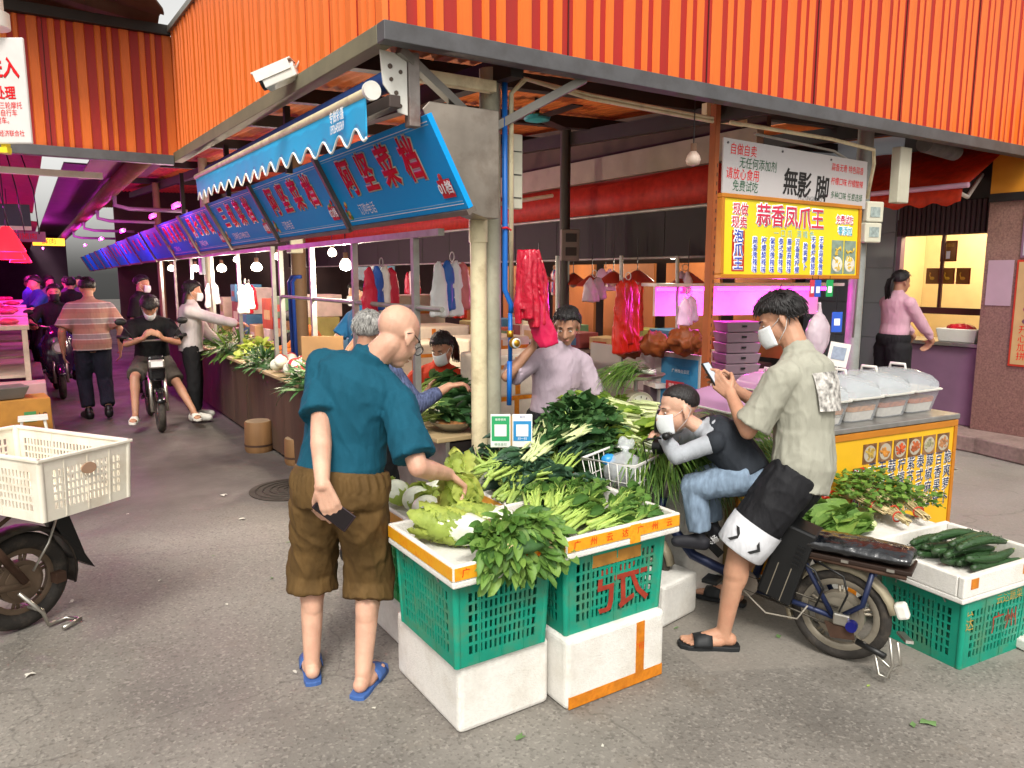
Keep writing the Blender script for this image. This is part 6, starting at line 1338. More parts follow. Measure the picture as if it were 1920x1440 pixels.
# meters and conduit on the column
for k, (z0, z1, w, lab) in enumerate(((1.98, 2.32, .19, 'pair of cream electricity meters on the column by the yellow sign'),)):
    t = thing('electricity_meter', lab, 'meter', (5.88, 3.67, z0), R(-8))
    mb = MB(); mb.bb(-w / 2, w / 2, -.06, .0, 0, .16); mb.bb(-w / 2 + .01, w / 2 + .01, -.06, .0, .165, .33); mb.build('case', mat('meter_cream', '#c9c6b2', .5, 0, .06, dirt=('#8f8a70', .3, 6)), t, bevel=.01)
    for z in (.045, .205): mb = MB(); mb.bb(-.05, .06, -.064, -.0605, z, z + .08); mb.build('window', mat('meter_window', '#93a09c', .2, 0, .3, 30), t)
tag(MB().bb(6.0, 6.16, 3.50, 3.58, 2.30, 2.74).build('junction_box', mat('box_cream', '#b9b6a4', .5, 0, .05, dirt=('#8a8468', .4, 4)), None, bevel=.008), 'tall cream junction box under the roof edge right of the meters', 'box')
tag(MB().tube([(4.1, 3.60, 2.74), (5.2, 3.58, 2.73), (5.75, 3.58, 2.70), (5.83, 3.62, 2.6), (5.83, 3.66, 2.33)], .014).build('cable_conduit', cream, None, smooth=True), 'cream conduit bending down the column to the meters', 'conduit', 'cream conduits')
tag(MB().tube([(4.4, 3.64, 2.70), (5.3, 3.63, 2.66), (5.8, 3.66, 2.55), (5.79, 3.68, 1.2)], .010).build('cable_conduit', mat('conduit_grey', '#8d8a82', .5), None, smooth=True), 'thin grey conduit down the column behind the meters', 'conduit', 'cream conduits')
pb = mat('thin_bag', '#d9c8d0', .25, 0, .05, 9, .4, 30, alpha=.55)
t = thing('plastic_bag', 'clear pinkish plastic bag hanging beside the young man\'s head', 'bag', D(1535, 605, 4.9)); mb = MB(); mb.ell((0, 0, -.08), (.10, .06, .14)); mb.cap((0, 0, .05), (0, 0, .13), .02, .01); remesh('film', mb, .01, 1, pb, t, fold_fn(31, .012, (16, 16, 8)))

# ------------------------------------------------------------------ roast-meat shop on the far right
terr = mat('terrazzo', '#7d5e55', .45, 0, .3, 60, dirt=('#4a3430', .5, 45)); lilac = mat('lilac_panel', '#7a5a72', .5, 0, .08); tileg = mat('tile_grey', '#7f858c', .35, 0, .06, 3)
SX = 8.30
shop = thing('roast_meat_shop', 'roast meat shop with terrazzo pillar and warm-lit serving window', 'shop', (SX, 4.2, .16))
def spart(name, mb, m, **k): mb.v = [p - V((SX, 4.2, .16)) for p in mb.v]; return mb.build(name, m, shop, **k)
spart('pillar', MB().bb(SX - .28, SX + .02, 2.0, 3.74, .162, 2.42), terr); spart('amber_wall', MB().bb(SX - .29, SX + .02, 2.0, 3.74, 2.50, 3.34), mat('amber_soffit', '#c07d1a', .6, 0, .15, 2)); spart('black_rail', MB().bb(SX - .31, SX + .02, 2.0, 3.74, 2.421, 2.499), black); spart('tile_wall', MB().bb(SX, SX + .15, 4.80, 6.6, .162, 3.3), tileg)
for k in range(5):
    for j in range(6): spart('tile', MB().bb(SX - .012, SX + .001, 4.83 + k * .34, 5.16 + k * .34, .2 + j * .4, .59 + j * .4), tileg, bevel=.004)
spart('counter_front', MB().bb(SX - .2, SX + .1, 3.745, 4.795, .162, .98), lilac, bevel=.01); spart('counter_ledge', MB().bb(SX - .24, SX + .3, 3.745, 4.795, .985, 1.02), steel)
spart('window_rail', MB().bb(SX - .03, SX + .03, 3.745, 4.795, 1.30, 1.37), mat('maroon_wood', '#4a1f20', .5)); spart('window_header', MB().bb(SX - .05, SX + .08, 3.745, 4.795, 2.14, 2.32), mat('bamboo_dark', '#3a2327', .6, 0, .3, 40, stretch=(1, 1, .1)))
for y in (3.77, 4.74): spart('window_jamb', MB().bb(SX - .04, SX + .04, y, y + .05, 1.021, 2.139), lilac)
spart('mullion', MB().bb(SX - .015, SX + .015, 4.28, 4.31, 1.371, 2.139), mat('maroon_wood', '#4a1f20', .5))
for k in range(20): spart('bamboo_slat', MB().cyl((SX - .06, 3.78 + k * .051, 2.15), (SX - .06, 3.78 + k * .051, 2.48), .024, n=8), mat('bamboo_dark', '#3a2327', .6, 0, .3, 40))
spart('lintel', MB().bb(SX - .02, SX + .1, 3.745, 4.795, 2.321, 3.3), mat('shop_dark', '#1d1716', .6)); spart('back_wall', MB().bb(SX + 1.5, SX + 1.55, 3.0, 5.8, .17, 3.3), mat('warm_tile', '#d8c59c', .45, 0, .05))
spart('inner_wall', MB().bb(SX + .16, SX + 1.5, 5.3, 5.35, .17, 3.3), mat('warm_tile', '#d8c59c', .45, 0, .05)); spart('inner_wall', MB().bb(SX + .05, SX + 1.5, 3.6, 3.65, .17, 3.3), mat('warm_tile', '#d8c59c', .45, 0, .05)); spart('ceiling', MB().bb(SX + .1, SX + 1.55, 3.0, 5.8, 2.7, 2.75), white_p)
spart('outer_wall', MB().bb(SX + .02, 11.5, 2.0, 2.1, .162, 3.3), terr)
lamp = thing('ceiling_lamp', 'tube lamp inside the roast meat shop', 'lamp', (SX + .8, 4.3, 2.62)); mb = MB(); mb.bb(-.05, .05, -.5, .5, 0, .05); mb.build('tube', mat('lamp_warm', '#ffe6b8', .5, 0, 0, emit='#ffd998', es=3), lamp)
def plight(name, loc, col, e, r=.08, parent=None):
    d = bpy.data.lights.new(name, 'POINT'); d.energy = e; d.color = col; d.shadow_soft_size = r; o = bpy.data.objects.new(name, d); COL.objects.link(o); o.location = loc
    if parent is not None: o.parent = parent; o.location = V(loc) - parent.location
    return o
plight('shop_light', (SX + .75, 4.25, 2.4), (1, .84, .58), 55, .2, lamp)
for k, (y, z, w, h) in enumerate(((4.27, 1.86, .17, .22), (4.10, 1.62, .14, .17), (4.26, 1.62, .14, .17), (4.42, 1.62, .14, .17))):
    t = thing('menu_plaque', ('upper red-gold plaque in the shop window', 'rightmost lower red-gold plaque in the shop window', 'middle lower red-gold plaque in the shop window', 'leftmost lower red-gold plaque in the shop window')[k], 'plaque', mw=basis((SX + .06, y + w / 2, z), (0, -1, 0), (0, 0, 1)))
    mb = MB(); mb.bb(0, w, 0, h, -.01, 0); mb.build('board', mat('plaque_red', '#7d2a16', .5), t); mb = MB(); mb.bb(.01, w - .01, .01, h - .01, .0005, .003); mb.build('field', mat('plaque_brown', '#8d5a20', .5), t)
    if k == 0: text('烧腊店', .04, mat('gold_t', '#d9a431', .4), t, (w / 2, h - .05, .004)); mb = MB(); mb.bb(w / 2 - .02, w / 2 + .02, .03, .11, .0035, .006); mb.build('white_patch', white_t, t)
    else:   # little golden fowl
        g = mat('gold_t', '#d9a431', .4); mb = MB(); mb.ell((w / 2, .06, .005), (.026, .018, .004), None, 12, 8); mb.tube([(w / 2 - .018, .065, .005), (w / 2 - .03, .095, .005), (w / 2 - .022 if k > 1 else w / 2 - .03, .115, .005)], .006, 6); mb.ell((w / 2 - .026, .118, .005), (.009, .007, .004), None, 8, 6); mb.build('golden_bird', g, t)
t = thing('plastic_basin', 'white plastic basin with red bags on the shop counter', 'basin', (SX - .08, 4.0, 1.021)); mb = MB(); mb.loft([[(sx * w, sy * d, z) for sx, sy in ((-1, -1), (1, -1), (1, 1), (-1, 1))] for w, d, z in ((.1, .18, 0), (.12, .21, .14))]); mb.build('tub', white_p, t, bevel=.01); mb = MB(); mb.ell((0, 0, .14), (.09, .15, .05)); remesh('red_bag', mb, .012, 1, mat('bag_red', '#b8162a', .3), t, fold_fn(2, .02, (14, 14, 14)))
# signs on the pillar
def psign(label, y0, y1, z0, z1, m, fr_m):
    t = thing('wall_sign', label, 'sign', mw=basis((SX - .285, y1, z0), (0, -1, 0), (0, 0, 1))); w, h = y1 - y0, z1 - z0
    mb = MB(); mb.bb(0, w, 0, h, -.002, .012); mb.build('frame', fr_m, t, bevel=.003); mb = MB(); mb.bb(.02, w - .02, .02, h - .02, .0125, .015); mb.build('field', m, t); return t, w, h
t, w, h = psign('lilac-framed vertical sign high on the terrazzo pillar', 3.10, 3.42, 1.88, 2.36, mat('sign_grey', '#a09aa6', .4), lilac); text('特色烩饭', .10, red_t, t, (w * .36, h / 2, .017), vertical=True, lsp=1.0)
t, w, h = psign('red-bordered menu poster low on the terrazzo pillar', 3.05, 3.44, .84, 1.86, mat('menu_beige', '#b99a68', .5, 0, .1), mat('menu_red', '#b53218', .5))
text('开心加拼', .085, red_t, t, (w * .28, h * .22, .017), vertical=True, lsp=1.0)
for k in range(5): mb = MB(); mb.ell((w * .42, h * .88 - k * .115, .016), (.075, .034, .004), None, 12, 6); mb.build('dish_picture', mat('dish_%d' % k, ('#6e4a3a', '#9c6a5e', '#a8456a', '#8a3a5c', '#7a5060')[k], .5, 0, .4, 40), t)
for k in range(9): mb = MB(); mb.bb(w * .52, w * .9, h * .34 - k * .032, h * .34 - k * .032 + .012, .0155, .0165); mb.build('print_line', mat('print_dim', '#6b5138', .6), t)
tag(MB().bb(SX - .288, SX - .282, 3.47, 3.70, 1.42, 1.86).build('paper_notice', mat('paper_lilac', '#a98f9c', .7, 0, .05), None), 'pale paper notice taped on the terrazzo pillar', 'notice')
# red awning over the shop window and tarp behind
t = thing('shop_awning', 'red fold-out awning with wavy valance left of the shop window', 'awning', (7.30, 4.2, 0)); ra = veg('awning_red', (.62, .045, .012), 0, .6, t=.3)
mb = MB(); mb.sheet([[(x, y, 2.52 + (x - 0) * .55 + .01 * math.sin(y * 9)) for y in [-.58 + .14 * k for k in range(15)]] for x in (0, .3, .6, .95)]); mb.sheet([[(0 - .02 * k, y, 2.52 - k * (.15 + .02 * math.sin(y * 26))) for y in [-.55 + .0425 * q for q in range(40)]] for k in (0, .5, 1)]); o = mb.build('canvas', ra, t, smooth=True); o.modifiers.new('s', 'SOLIDIFY').thickness = .004
mb = MB(); mb.cyl((0, -.6, 2.53), (0, 1.2, 2.53), .025); mb.build('front_bar', mat('bar_pink', '#c9a0b8', .4), t, smooth='auto'); mb = MB(); mb.tube([(.05, -.45, 2.5), (.4, -.4, 2.46), (.75, -.35, 2.7)], .02); mb.build('arm', white_p, t, smooth=True)
tag(MB().cyl((6.55, 3.62, 2.83), (7.05, 3.62, 2.80), .075, n=16).build('rolled_tarp', mat('tarp_grey', '#5d5a58', .7, 0, .3, 12), None, smooth='auto'), 'rolled grey tarp under the roof edge by the junction box', 'tarp')
tag(MB().bb(7.2, 8.2, 5.9, 6.0, .16, 3.2).build('alley_wall', mat('shop_dark', '#1d1716', .6), None), 'dark end wall of the alley beside the shop', 'wall')
# ------------------------------------------------------------------ inside the hall
MAG = (1., .05, .80)
tag(MB().bb(2.1, 8.2, 22, 22.1, 0, 5).build('hall_back_wall', mat('hall_back', '#3a2622', .7, 0, .3, 2), None), 'dark back wall of the market hall', 'wall')
tag(MB().bb(8.1, 8.2, 6.05, 36, 0, 6.5).build('hall_side_wall', mat('wall_brown', '#3a2a22', .7, 0, .2, 3), None), 'dark side wall of the market hall', 'wall')
t = thing('inner_awning', 'red inner awning with black drop sheet over the second stall row', 'awning', (4.8, 4.1, 0)); redt = veg('tarp_red', (.46, .03, .015), 0, .6, t=.4)
mb = MB(); mb.sheet([[(x, y, z + .01 * math.sin(y * 3)) for y in [.0 + .4 * k for k in range(31)]] for x, z in ((.5, 2.72), (.2, 2.66), (0, 2.57), (0, 2.29))]); mb.build('red_canvas', redt, t, smooth=True).modifiers.new('s', 'SOLIDIFY').thickness = .004
bk = mat('tarp_black', '#120d0c', .7, 0, .2)
for k in range(15): mb = MB(); mb.bb(-.012, .0, k * .8 + .004, k * .8 + .796, 1.87, 2.285); mb.build('black_panel', bk, t)
mb = MB(); mb.cyl((-.01, 0, 2.29), (-.01, 12, 2.29), .016); mb.cyl((-.01, 0, 1.87), (-.01, 12, 1.87), .012); mb.build('rod', galv, t, smooth='auto')
tag(MB().bb(4.35, 4.8, 4.05, 4.10, 2.86, 2.98).build('cross_beam', cream, None), 'pale beam end under the roof sheet', 'beam')
# beam seen as pale strip under the roof
tag(MB().bb(4.86, 4.94, 4.0, 16, 2.64, 2.86).build('gutter_beam', mat('beam_pale', '#8d8172', .6, .1), None), 'pale gutter beam running above the red inner awning', 'beam')
# ceiling fan
fan = thing('ceiling_fan', 'dark ceiling fan with turquoise hub under the roof sheet', 'fan', (3.55, 5.1, 2.92)); mb = MB(); mb.lathe([(.01, .0), (.10, .02), (.11, .05), (.06, .07)]); mb.build('hub', mat('turquoise', '#2f8f9a', .4), fan, smooth='auto'); mb = MB(); mb.cyl((0, 0, .07), (0, 0, .25), .02); mb.build('down_rod', black, fan)
for k in range(3): a = k * 2.09 + .5; mb = MB(); mb.T = Matrix.Rotation(a, 4, 'Z'); mb.bb(.09, .55, -.05, .05, .035, .041); mb.build('blade', black, fan)
# bulbs
glow = mat('bulb_glow', '#fff6e6', .4, 0, 0, emit='#fff0d8', es=9); frost = mat('bulb_off', '#c9b3a4', .4, 0, .03)
def bulb(label, loc, on, r=.045, e=6, shade=None):
    t = thing('light_bulb' if shade is None else 'shaded_lamp', label, 'lamp', loc, 0, 'hanging lamps'); mb = MB(); mb.lathe([(.004, -.075), (r * .8, -.062), (r, -.035), (r * .8, -.005), (.02, .02)]); mb.build('globe', on if not isinstance(on, bool) else (glow if on else frost), t, smooth=True)
    mb = MB(); mb.cyl((0, 0, .02), (0, 0, .07), .02); mb.build('socket', mat('socket_tan', '#7a5a44', .6), t); mb = MB(); mb.cyl((0, 0, .07), (0, 0, .35), .004, n=6); mb.build('cord', black, t)
    if shade: mb = MB(); mb.lathe([(.03, .06), (.15, -.03), (.155, -.045), (.15, -.04), (.03, .05)], n=24, cap=False); mb.build('shade', shade, t, smooth='auto')
    if on is True: plight('bulb_light', (loc[0], loc[1], loc[2] - .12), (1, .86, .66), e, .05, t)
    return t
bulb('unlit bulb hanging under the front ceiling left of the white sign', tuple(D(1300, 290, 4.9)), False, .05)
bulb('lit bulb over the foam boxes inside the corner stall', tuple(D(648, 490, 6.0)), True, .05, 60)
bulb('lit bulb over the left counter below the third blue sign', (2.12, 8.3, 1.83), True, .06, 34); bulb('lit bulb over the left counter further down the lane', (2.1, 9.9, 1.83), True, .06, 34); bulb('lit bulb beside the thin column in the lane', (2.1, 11.6, 1.84), True, .06, 34); bulb('small lit bulb far down the counters', (2.15, 14, 1.86), True, .06, 34)
redsh = mat('shade_red', '#8f2a1a', .5)
pinkglow = mat('bulb_magenta', '#ff40d0', .4, 0, 0, emit='#ff3ad8', es=8)
for k, (px, py, dep) in enumerate(((1075, 525, 7.4), (1110, 528, 7.2), (1150, 522, 7.0), (1195, 520, 6.8), (1290, 525, 6.3), (1010, 520, 7.6))):
    bulb('red cone lamp number %s above the meat stalls' % ('one two three four five six'.split()[k]), tuple(D(px, py, dep)), pinkglow if k in (4,) else False, .04, shade=redsh)
# magenta-lit display behind the young man
t = thing('meat_display', 'white display hood glowing magenta behind the young man', 'display', (5.0, 4.25, 0), R(-20)); mb = MB(); mb.bb(-.62, .95, .25, .29, 1.37, 1.62); mb.build('back_panel', white_p, t); mb = MB(); mb.bb(-.75, .95, -.1, .25, 1.625, 1.65); mb.build('hood', white_p, t)
mb = MB(); mb.bb(-.75, .95, -.1, .6, .80, .84); mb.build('shelf', white_p, t); mb = MB(); mb.bb(-.75, .95, .0, .6, .02, .799); mb.build('cabinet', mat('cab_dim', '#5a4a50', .6), t)
for k in range(3): mb = MB(); mb.cyl((-.68 + .55 * k, .08, 1.60), (-.2 + .55 * k, .08, 1.60), .014); mb.build('tube_lamp', mat('tube_magenta', '#ff50d0', .4, 0, 0, emit='#ff2ad0', es=9), t)
plight('magenta_light', t.matrix_basis @ V((-.3, .0, 1.52)), MAG, 9, .05); plight('magenta_light', t.matrix_basis @ V((.4, .0, 1.52)), MAG, 9, .05)
for k in range(6):
    b_ = thing('stacked_tub', '%s grey-pink tub in the stack behind the young man' % ('lowest second third fourth fifth topmost'.split()[k]), 'tub', (4.85, 4.1, .84 + k * .085), R(-20), 'stacked tubs'); mb = MB(); mb.loft([[(sx * w, sy * d, z) for sx, sy in ((-1, -1), (1, -1), (1, 1), (-1, 1))] for w, d, z in ((.14, .10, 0), (.16, .115, .08))]); mb.build('tub', mat('tub_grey', '#7d6a74', .5), b_, bevel=.006); mb = MB(); mb.bb(-.02, .02, -.118, -.112, .04, .055); mb.build('grip_hole', black, b_)
# partition with notices
t = thing('white_partition', 'white waist-high partition with posters behind the vendor', 'partition', (4.35, 4.02, 0)); mb = MB(); mb.bb(0, .03, 0, 1.35, .02, 1.10); mb.build('panel', mat('panel_greywhite', '#a9a6a4', .5, 0, .05), t, bevel=.004)
mb = MB(); mb.bb(-.004, -.001, .02, .42, .55, 1.06); p_ = mb.build('blue_poster', mat('poster_blue', '#2c7fb0', .4, 0, .4, 2.5), t)
mb = MB(); mb.bb(-.007, -.0045, .10, .30, .90, 1.0); mb.build('blue_box', mat('box_blue', '#1b6f9e', .4), p_); mb = MB(); mb.bb(-.007, -.0045, .16, .36, .80, .87); mb.build('red_box', mat('box_red', '#b82a38', .4), p_)
for k, (y, z, s_) in enumerate(((.20, .955, '广州市白云区'), (.26, .835, '健康 卫生'))):
    x_ = text(s_, .032, white_t, p_, (0, 0, 0)); x_.matrix_local = basis((-.0085, y, z), (0, -1, 0), (0, 0, 1))
mb = MB(); mb.bb(-.004, -.001, .5, .92, .66, 1.04); mb.build('old_notice', mat('notice_pinkgrey', '#a59698', .6, 0, .1, 6), t)
for k in range(3): mb = MB(); mb.bb(-.0055, -.0042, .53, .89, .74 + k * .1, .748 + k * .1); mb.build('notice_line', mat('line_brown', '#7d5a58', .6), t)
# scale with hanging dial and pan
t = thing('dial_scale', 'round spring dial scale with chives on its pan beside the vendor', 'scale', (3.30, 3.60, .62)); mb = MB(); mb.cyl((0, -.05, .22), (0, .05, .22), .13, n=30); mb.build('case', mat('scale_cream', '#b9b39a', .4), t, smooth='auto', bevel=.004)
mb = MB(); mb.cyl((0, -.053, .22), (0, -.051, .22), .11, n=30); f_ = mb.build('dial', mat('dial_white', '#d2cfc0', .4), t); mb = MB(); mb.cyl((0, -.056, .22), (0, -.0535, .22), .06, n=24); mb.build('dial_centre', mat('dial_blue', '#3d7d92', .4), f_); mb = MB(); mb.box((.02, -.058, .24), (.004, .002, .1), rot=Euler((0, R(40), 0)).to_matrix()); mb.build('needle', black, f_)
for k in range(12): a = k * math.pi / 6; mb = MB(); mb.box((.095 * math.sin(a), -.0545, .22 + .095 * math.cos(a)), (.006, .002, .014), rot=Euler((0, a, 0)).to_matrix()); mb.build('tick', black, f_)
mb = MB(); mb.bb(-.13, .13, -.09, .09, 0, .08); mb.build('foot', mat('scale_cream', '#b9b39a', .4), t, bevel=.02); mb = MB(); mb.cyl((0, 0, .34), (0, 0, .42), .015); mb.lathe([(.05, .42), (.17, .445), (.19, .465), (.17, .452), (.05, .43)], n=26); mb.build('pan', steel, t, smooth='auto')
bunches('garlic_chive_bunch', 1, chives, (st_white, lf_grass), ('stems', 'blades'), 'chives lying on the pan of the dial scale', 'vegetable', 'garlic chive bunches', [((3.30, 3.58, 1.07), (0, 0, R(190)), .8)])
t = thing('wok_bowl', 'shallow rusty bowl below the dial scale', 'bowl', (3.02, 3.52, .74)); mb = MB(); mb.lathe([(.03, 0), (.10, .03), (.13, .07), (.125, .07), (.09, .035), (.02, .01)], n=24); mb.build('bowl', mat('bowl_rust', '#5d4630', .4, .5), t, smooth='auto')
tag(MB().bb(2.85, 3.2, 3.58, 3.9, .0, .74).build('scale_box', foam, None, bevel=.01), 'foam box carrying the rusty bowl by the vendor', 'box')
# foam stack behind the vendor and inside the stall
tp_ = (('front_h', .20, .03), ('front_v', -.02, .04))
foam_d = mat('foam_aged', '#cfc3b0', .75, 0, .05, 30, .2, 100, dirt=('#9a8a70', .35, 4))
for k, (x, y, z, l, w, h, rz) in enumerate(((2.80, 4.45, 0, .5, .36, .34, 3), (2.80, 4.45, .34, .5, .36, .32, -2), (2.80, 4.45, .66, .5, .36, .22, 4), (2.82, 4.45, .88, .52, .36, .30, 0), (3.35, 4.6, 0, .45, .36, .34, 5), (3.35, 4.6, .34, .5, .36, .28, -4), (3.2, 6.4, 0, .7, .5, .5, 0), (3.2, 6.4, .5, .7, .5, .4, 3), (3.2, 6.5, .9, .75, .5, .34, -3), (2.75, 5.9, 0, .6, .45, .42, 0), (2.75, 5.9, .42, .6, .45, .40, 4), (2.75, 5.95, .82, .62, .45, .32, -5), (3.3, 5.5, 0, .6, .45, .48, 6), (3.3, 5.5, .48, .6, .45, .42, 0), (3.3, 5.5, .90, .62, .45, .30, 3), (3.5, 7.6, 0, .8, .5, .6, 0), (3.5, 7.6, .6, .8, .5, .5, 0), (3.5, 7.6, 1.1, .8, .5, .4, 0))):
    foam_box('aged foam box %s of the stacks inside the stall' % ('one two three four five six seven eight nine ten eleven twelve thirteen fourteen fifteen sixteen seventeen eighteen'.split()[k]), (x, y, z), R(rz), l, w, h, 'foam boxes stacked inside the stall', tapes=tp_, m=foam_d)
# red plastic bags the vendor is pulling, and other hanging bags
rb = mat('bag_crimson', '#b3102e', .22, 0, .2, 12, .4, 40, spec=.6)
t = thing('red_bag_bundle', 'bundle of glossy crimson plastic bags hanging on the corner column', 'bag', (2.40, 3.60, 1.30)); mb = MB()
for k in range(11):
    x = -.035 + .015 * k; w = .016 + .010 * math.sin(k * 2.3) ** 2; zl = .14 + .10 * math.sin(k * 1.9) ** 2 - .004 * k
    mb.loft([mb.ring((x * q + .008 * math.sin(z * 19 + k * 2), -.03 - .022 * (k % 3), z), V((1, .3, 0)).normalized(), V((0, 1, 0)), wx, wx * 1.6, 10) for z, wx, q in ((.56, .012, .6), (.50, w * .9, .8), (.38, w, 1.0), (.26, w * 1.1, 1.1), (zl, w * 1.25, 1.15))])
remesh('bag_folds', mb, .0065, 1, rb, t, fold_fn(14, .008, (40, 40, 6)))
mb = MB(); mb.loft([mb.ring(V((2.42, 3.55, 1.62)).lerp(V((2.53, 3.50, 1.31)), u) - V((2.40, 3.60, 1.30)), V((.8, -.55, .25)).normalized(), V((.2, .2, 0)).normalized(), wx, .022, 14) for u, wx in ((0, .05), (.4, .065), (.8, .075), (1, .06))]); remesh('pulled_bag', mb, .008, 2, mat('bag_pink', '#c41d4c', .25, 0, .15, 10, .3, 30, alpha=.92), t, fold_fn(15, .008, (20, 20, 5)))
mb = MB(); mb.loft([mb.ring((.10 + .01 * q, .02, z), V((1, 0, 0)), V((0, 1, 0)), wx, .02, 10) for q, (z, wx) in enumerate(((.56, .01), (.45, .035), (.32, .03), (.26, .01)))]); remesh('blue_bag', mb, .008, 2, mat('bag_royal', '#1c3fae', .3), t, fold_fn(16, .01, (20, 20, 5)))
def hang(label, loc, cols, h=.30, n=3, w=.05):
    t = thing('hanging_bags', label, 'bag', loc, 0, 'hanging plastic bags')
    for k in range(n):
        mb = MB(); x = (k - (n - 1) / 2) * w * 1.1; mb.loft([mb.ring((x, .012 * k, z), V((1, 0, 0)), V((0, 1, 0)), wx, wx * .45, 12) for z, wx in ((0, .015), (-.05, w * .7), (-h * .5, w * .95), (-h * (1 - .12 * (k % 2)), w * 1.15))]); remesh('bag', mb, .011, 1, mat('bagc_' + cols[k % len(cols)][1:], cols[k % len(cols)], .35, 0, .1, 9, .3, 30), t, fold_fn(40 + k, .014, (22, 22, 3)))
    mb = MB(); mb.torus((0, 0, .03), (1, 0, 0), .03, .004, 14, 6); mb.build('hook', galv, t); return t
hang('red, blue and white plastic bags on the rail near the lit bulb', tuple(D(715, 500, 5.2)), ('#b3102e', '#1c4f9e', '#d9d2c8', '#b3102e'), .34, 4, .055)
hang('white and blue plastic bags on the rail beside the corner column', tuple(D(848, 490, 4.9)), ('#dcdcda', '#2a5fae', '#e4e2e0', '#c46a6a'), .36, 4, .06)
hang('white bags hanging over the meat stall behind the vendor', tuple(D(1115, 520, 6.2)), ('#b9a0a8', '#a88f98'), .2, 2, .08)
hang('long red cloth strips hanging behind the vendor', tuple(D(1178, 525, 5.9)), ('#b52410', '#a82010'), .58, 3, .07)
hang('magenta-lit bags hanging by the display hood', tuple(D(1292, 555, 5.7)), ('#d9b0d0', '#d0a8c8'), .22, 2, .07)
hang('white bags under the lit bulb of the left counter', (2.05, 8.55, 1.62), ('#d8d4cc',), .32, 2, .06); hang('white bags by the thin column of the lane', (2.05, 10.3, 1.62), ('#d8d4cc', '#b8bec4'), .32, 2, .06); hang('red bags dangling over the left counters', (2.25, 9.2, 1.6), ('#b0142a',), .34, 2, .06)
# plywood backs, orange sacks and black bags in the meat row
ply = mat('plywood', '#8a4f22', .7, 0, .25, 4, stretch=(1, 1, .3))
for k, (y, w) in enumerate(((4.6, .7), (5.5, .8), (6.5, .9), (7.6, .9), (8.8, 1.0), (10.0, 1.1))): tag(MB().bb(6.2, 6.24, y, y + w, .9, 1.85).build('plywood_board', ply, None), '%s plywood board behind the meat stalls' % 'first second third fourth fifth sixth'.split()[k], 'board', 'plywood boards')
tag(MB().bb(5.2, 6.15, 4.75, 12, .02, .86).build('meat_counter', mat('counter_maroon', '#3a2420', .7, 0, .2, 3), None, bevel=.01), 'long dark counter of the meat stalls in the hall', 'counter')
for k, (px, py, dep) in enumerate(((1230, 645, 5.9), (1285, 640, 5.7), (1180, 650, 6.2))):
    t = thing('orange_sack', '%s crumpled orange sack on the meat counter' % ('first', 'second', 'third')[k], 'sack', tuple(D(px, py, dep))); mb = MB(); mb.ell((0, 0, 0), (.12, .11, .09)); remesh('sack', mb, .015, 1, mat('sack_orange', '#7a3a12', .6, 0, .3), t, fold_fn(50 + k, .05, (9, 9, 9)))
for k in range(3): tag(MB().cyl(tuple(D((1165, 1270, 1045)[k], 480, 6.2)), tuple(D((1165, 1270, 1045)[k], 700, 6.2)), .016).build('stall_pole', galv, None, smooth='auto'), ('thin galvanised pole behind the red strips', 'thin galvanised pole by the magenta bags', 'thin galvanised pole behind the vendor\'s head')[k], 'pole', 'thin stall poles')
bt_ = thing('wall_breaker', 'cream breaker box with tube on the corner column', 'breaker', (2.44, 3.72, 2.10)); mb = MB(); mb.bb(-.03, .05, 0, .05, 0, .42); mb.build('case', mat('box_cream', '#b9b6a4', .5), bt_, bevel=.006)
for k in range(3): mb = MB(); mb.bb(-.02, .04, -.004, -.0005, .06 + k * .13, .065 + k * .13); mb.build('seam', black, bt_)
m2 = thing('electricity_meter', 'grey electricity meter on the dark column inside the hall', 'meter', (4.44, 5.83, 1.85), R(-20)); mb = MB(); mb.bb(-.09, .09, -.05, 0, 0, .30); mb.build('case', mat('meter_dim', '#6b625a', .5), m2, bevel=.01); mb = MB(); mb.bb(-.05, .06, -.054, -.051, .18, .26); mb.build('window', black, m2); mb = MB(); mb.bb(-.05, .06, -.054, -.051, .05, .13); mb.build('window', black, m2)
tag(MB().cyl(tuple(D(940, 382, 5.0)), tuple(D(1035, 367, 5.4)), .014).build('tube_lamp', mat('tube_off', '#c9a98a', .4), None, smooth='auto'), 'unlit tube lamp above the red inner awning', 'lamp')
# ------------------------------------------------------------------ counters along the lane
def counter(label, y0, y1, z, m, x0=1.88, x1=2.55):
    t = thing('stall_counter', label, 'counter', (x0, y0, 0), 0, 'stall counters along the lane'); L = y1 - y0; mb = MB(); mb.bb(.0, x1 - x0, 0, L, z - .03, z); mb.build('top', mat('cardboard_top', '#a5906a', .7, 0, .15, 5), t, bevel=.005)
    n = max(1, round(L / .7))
    for k in range(n): mb = MB(); mb.bb(.06, .085, L * k / n + .004, L * (k + 1) / n - .004, .03, z - .031); mb.build('front_panel', m, t)
    mb = MB(); mb.bb(.09, x1 - x0, .01, L - .01, .01, z - .04); mb.build('base', mat('shop_dark', '#1d1716', .6), t); return t
wdk = mat('wood_dark', '#4d392c', .7, 0, .3, 4, .2, 20, stretch=(1, 1, .2), dirt=('#2a1e17', .5, 3))
counter('wooden vegetable counter starting at the stump stool', 5.55, 8.2, .80, wdk); counter('wooden vegetable counter beside the moped', 8.25, 10.8, .80, wdk); counter('far vegetable counter under the violet signs', 10.9, 16, .80, wdk)
t = counter('stainless counter next to the corner column', 3.86, 5.5, .76, steel, 1.98, 2.5)
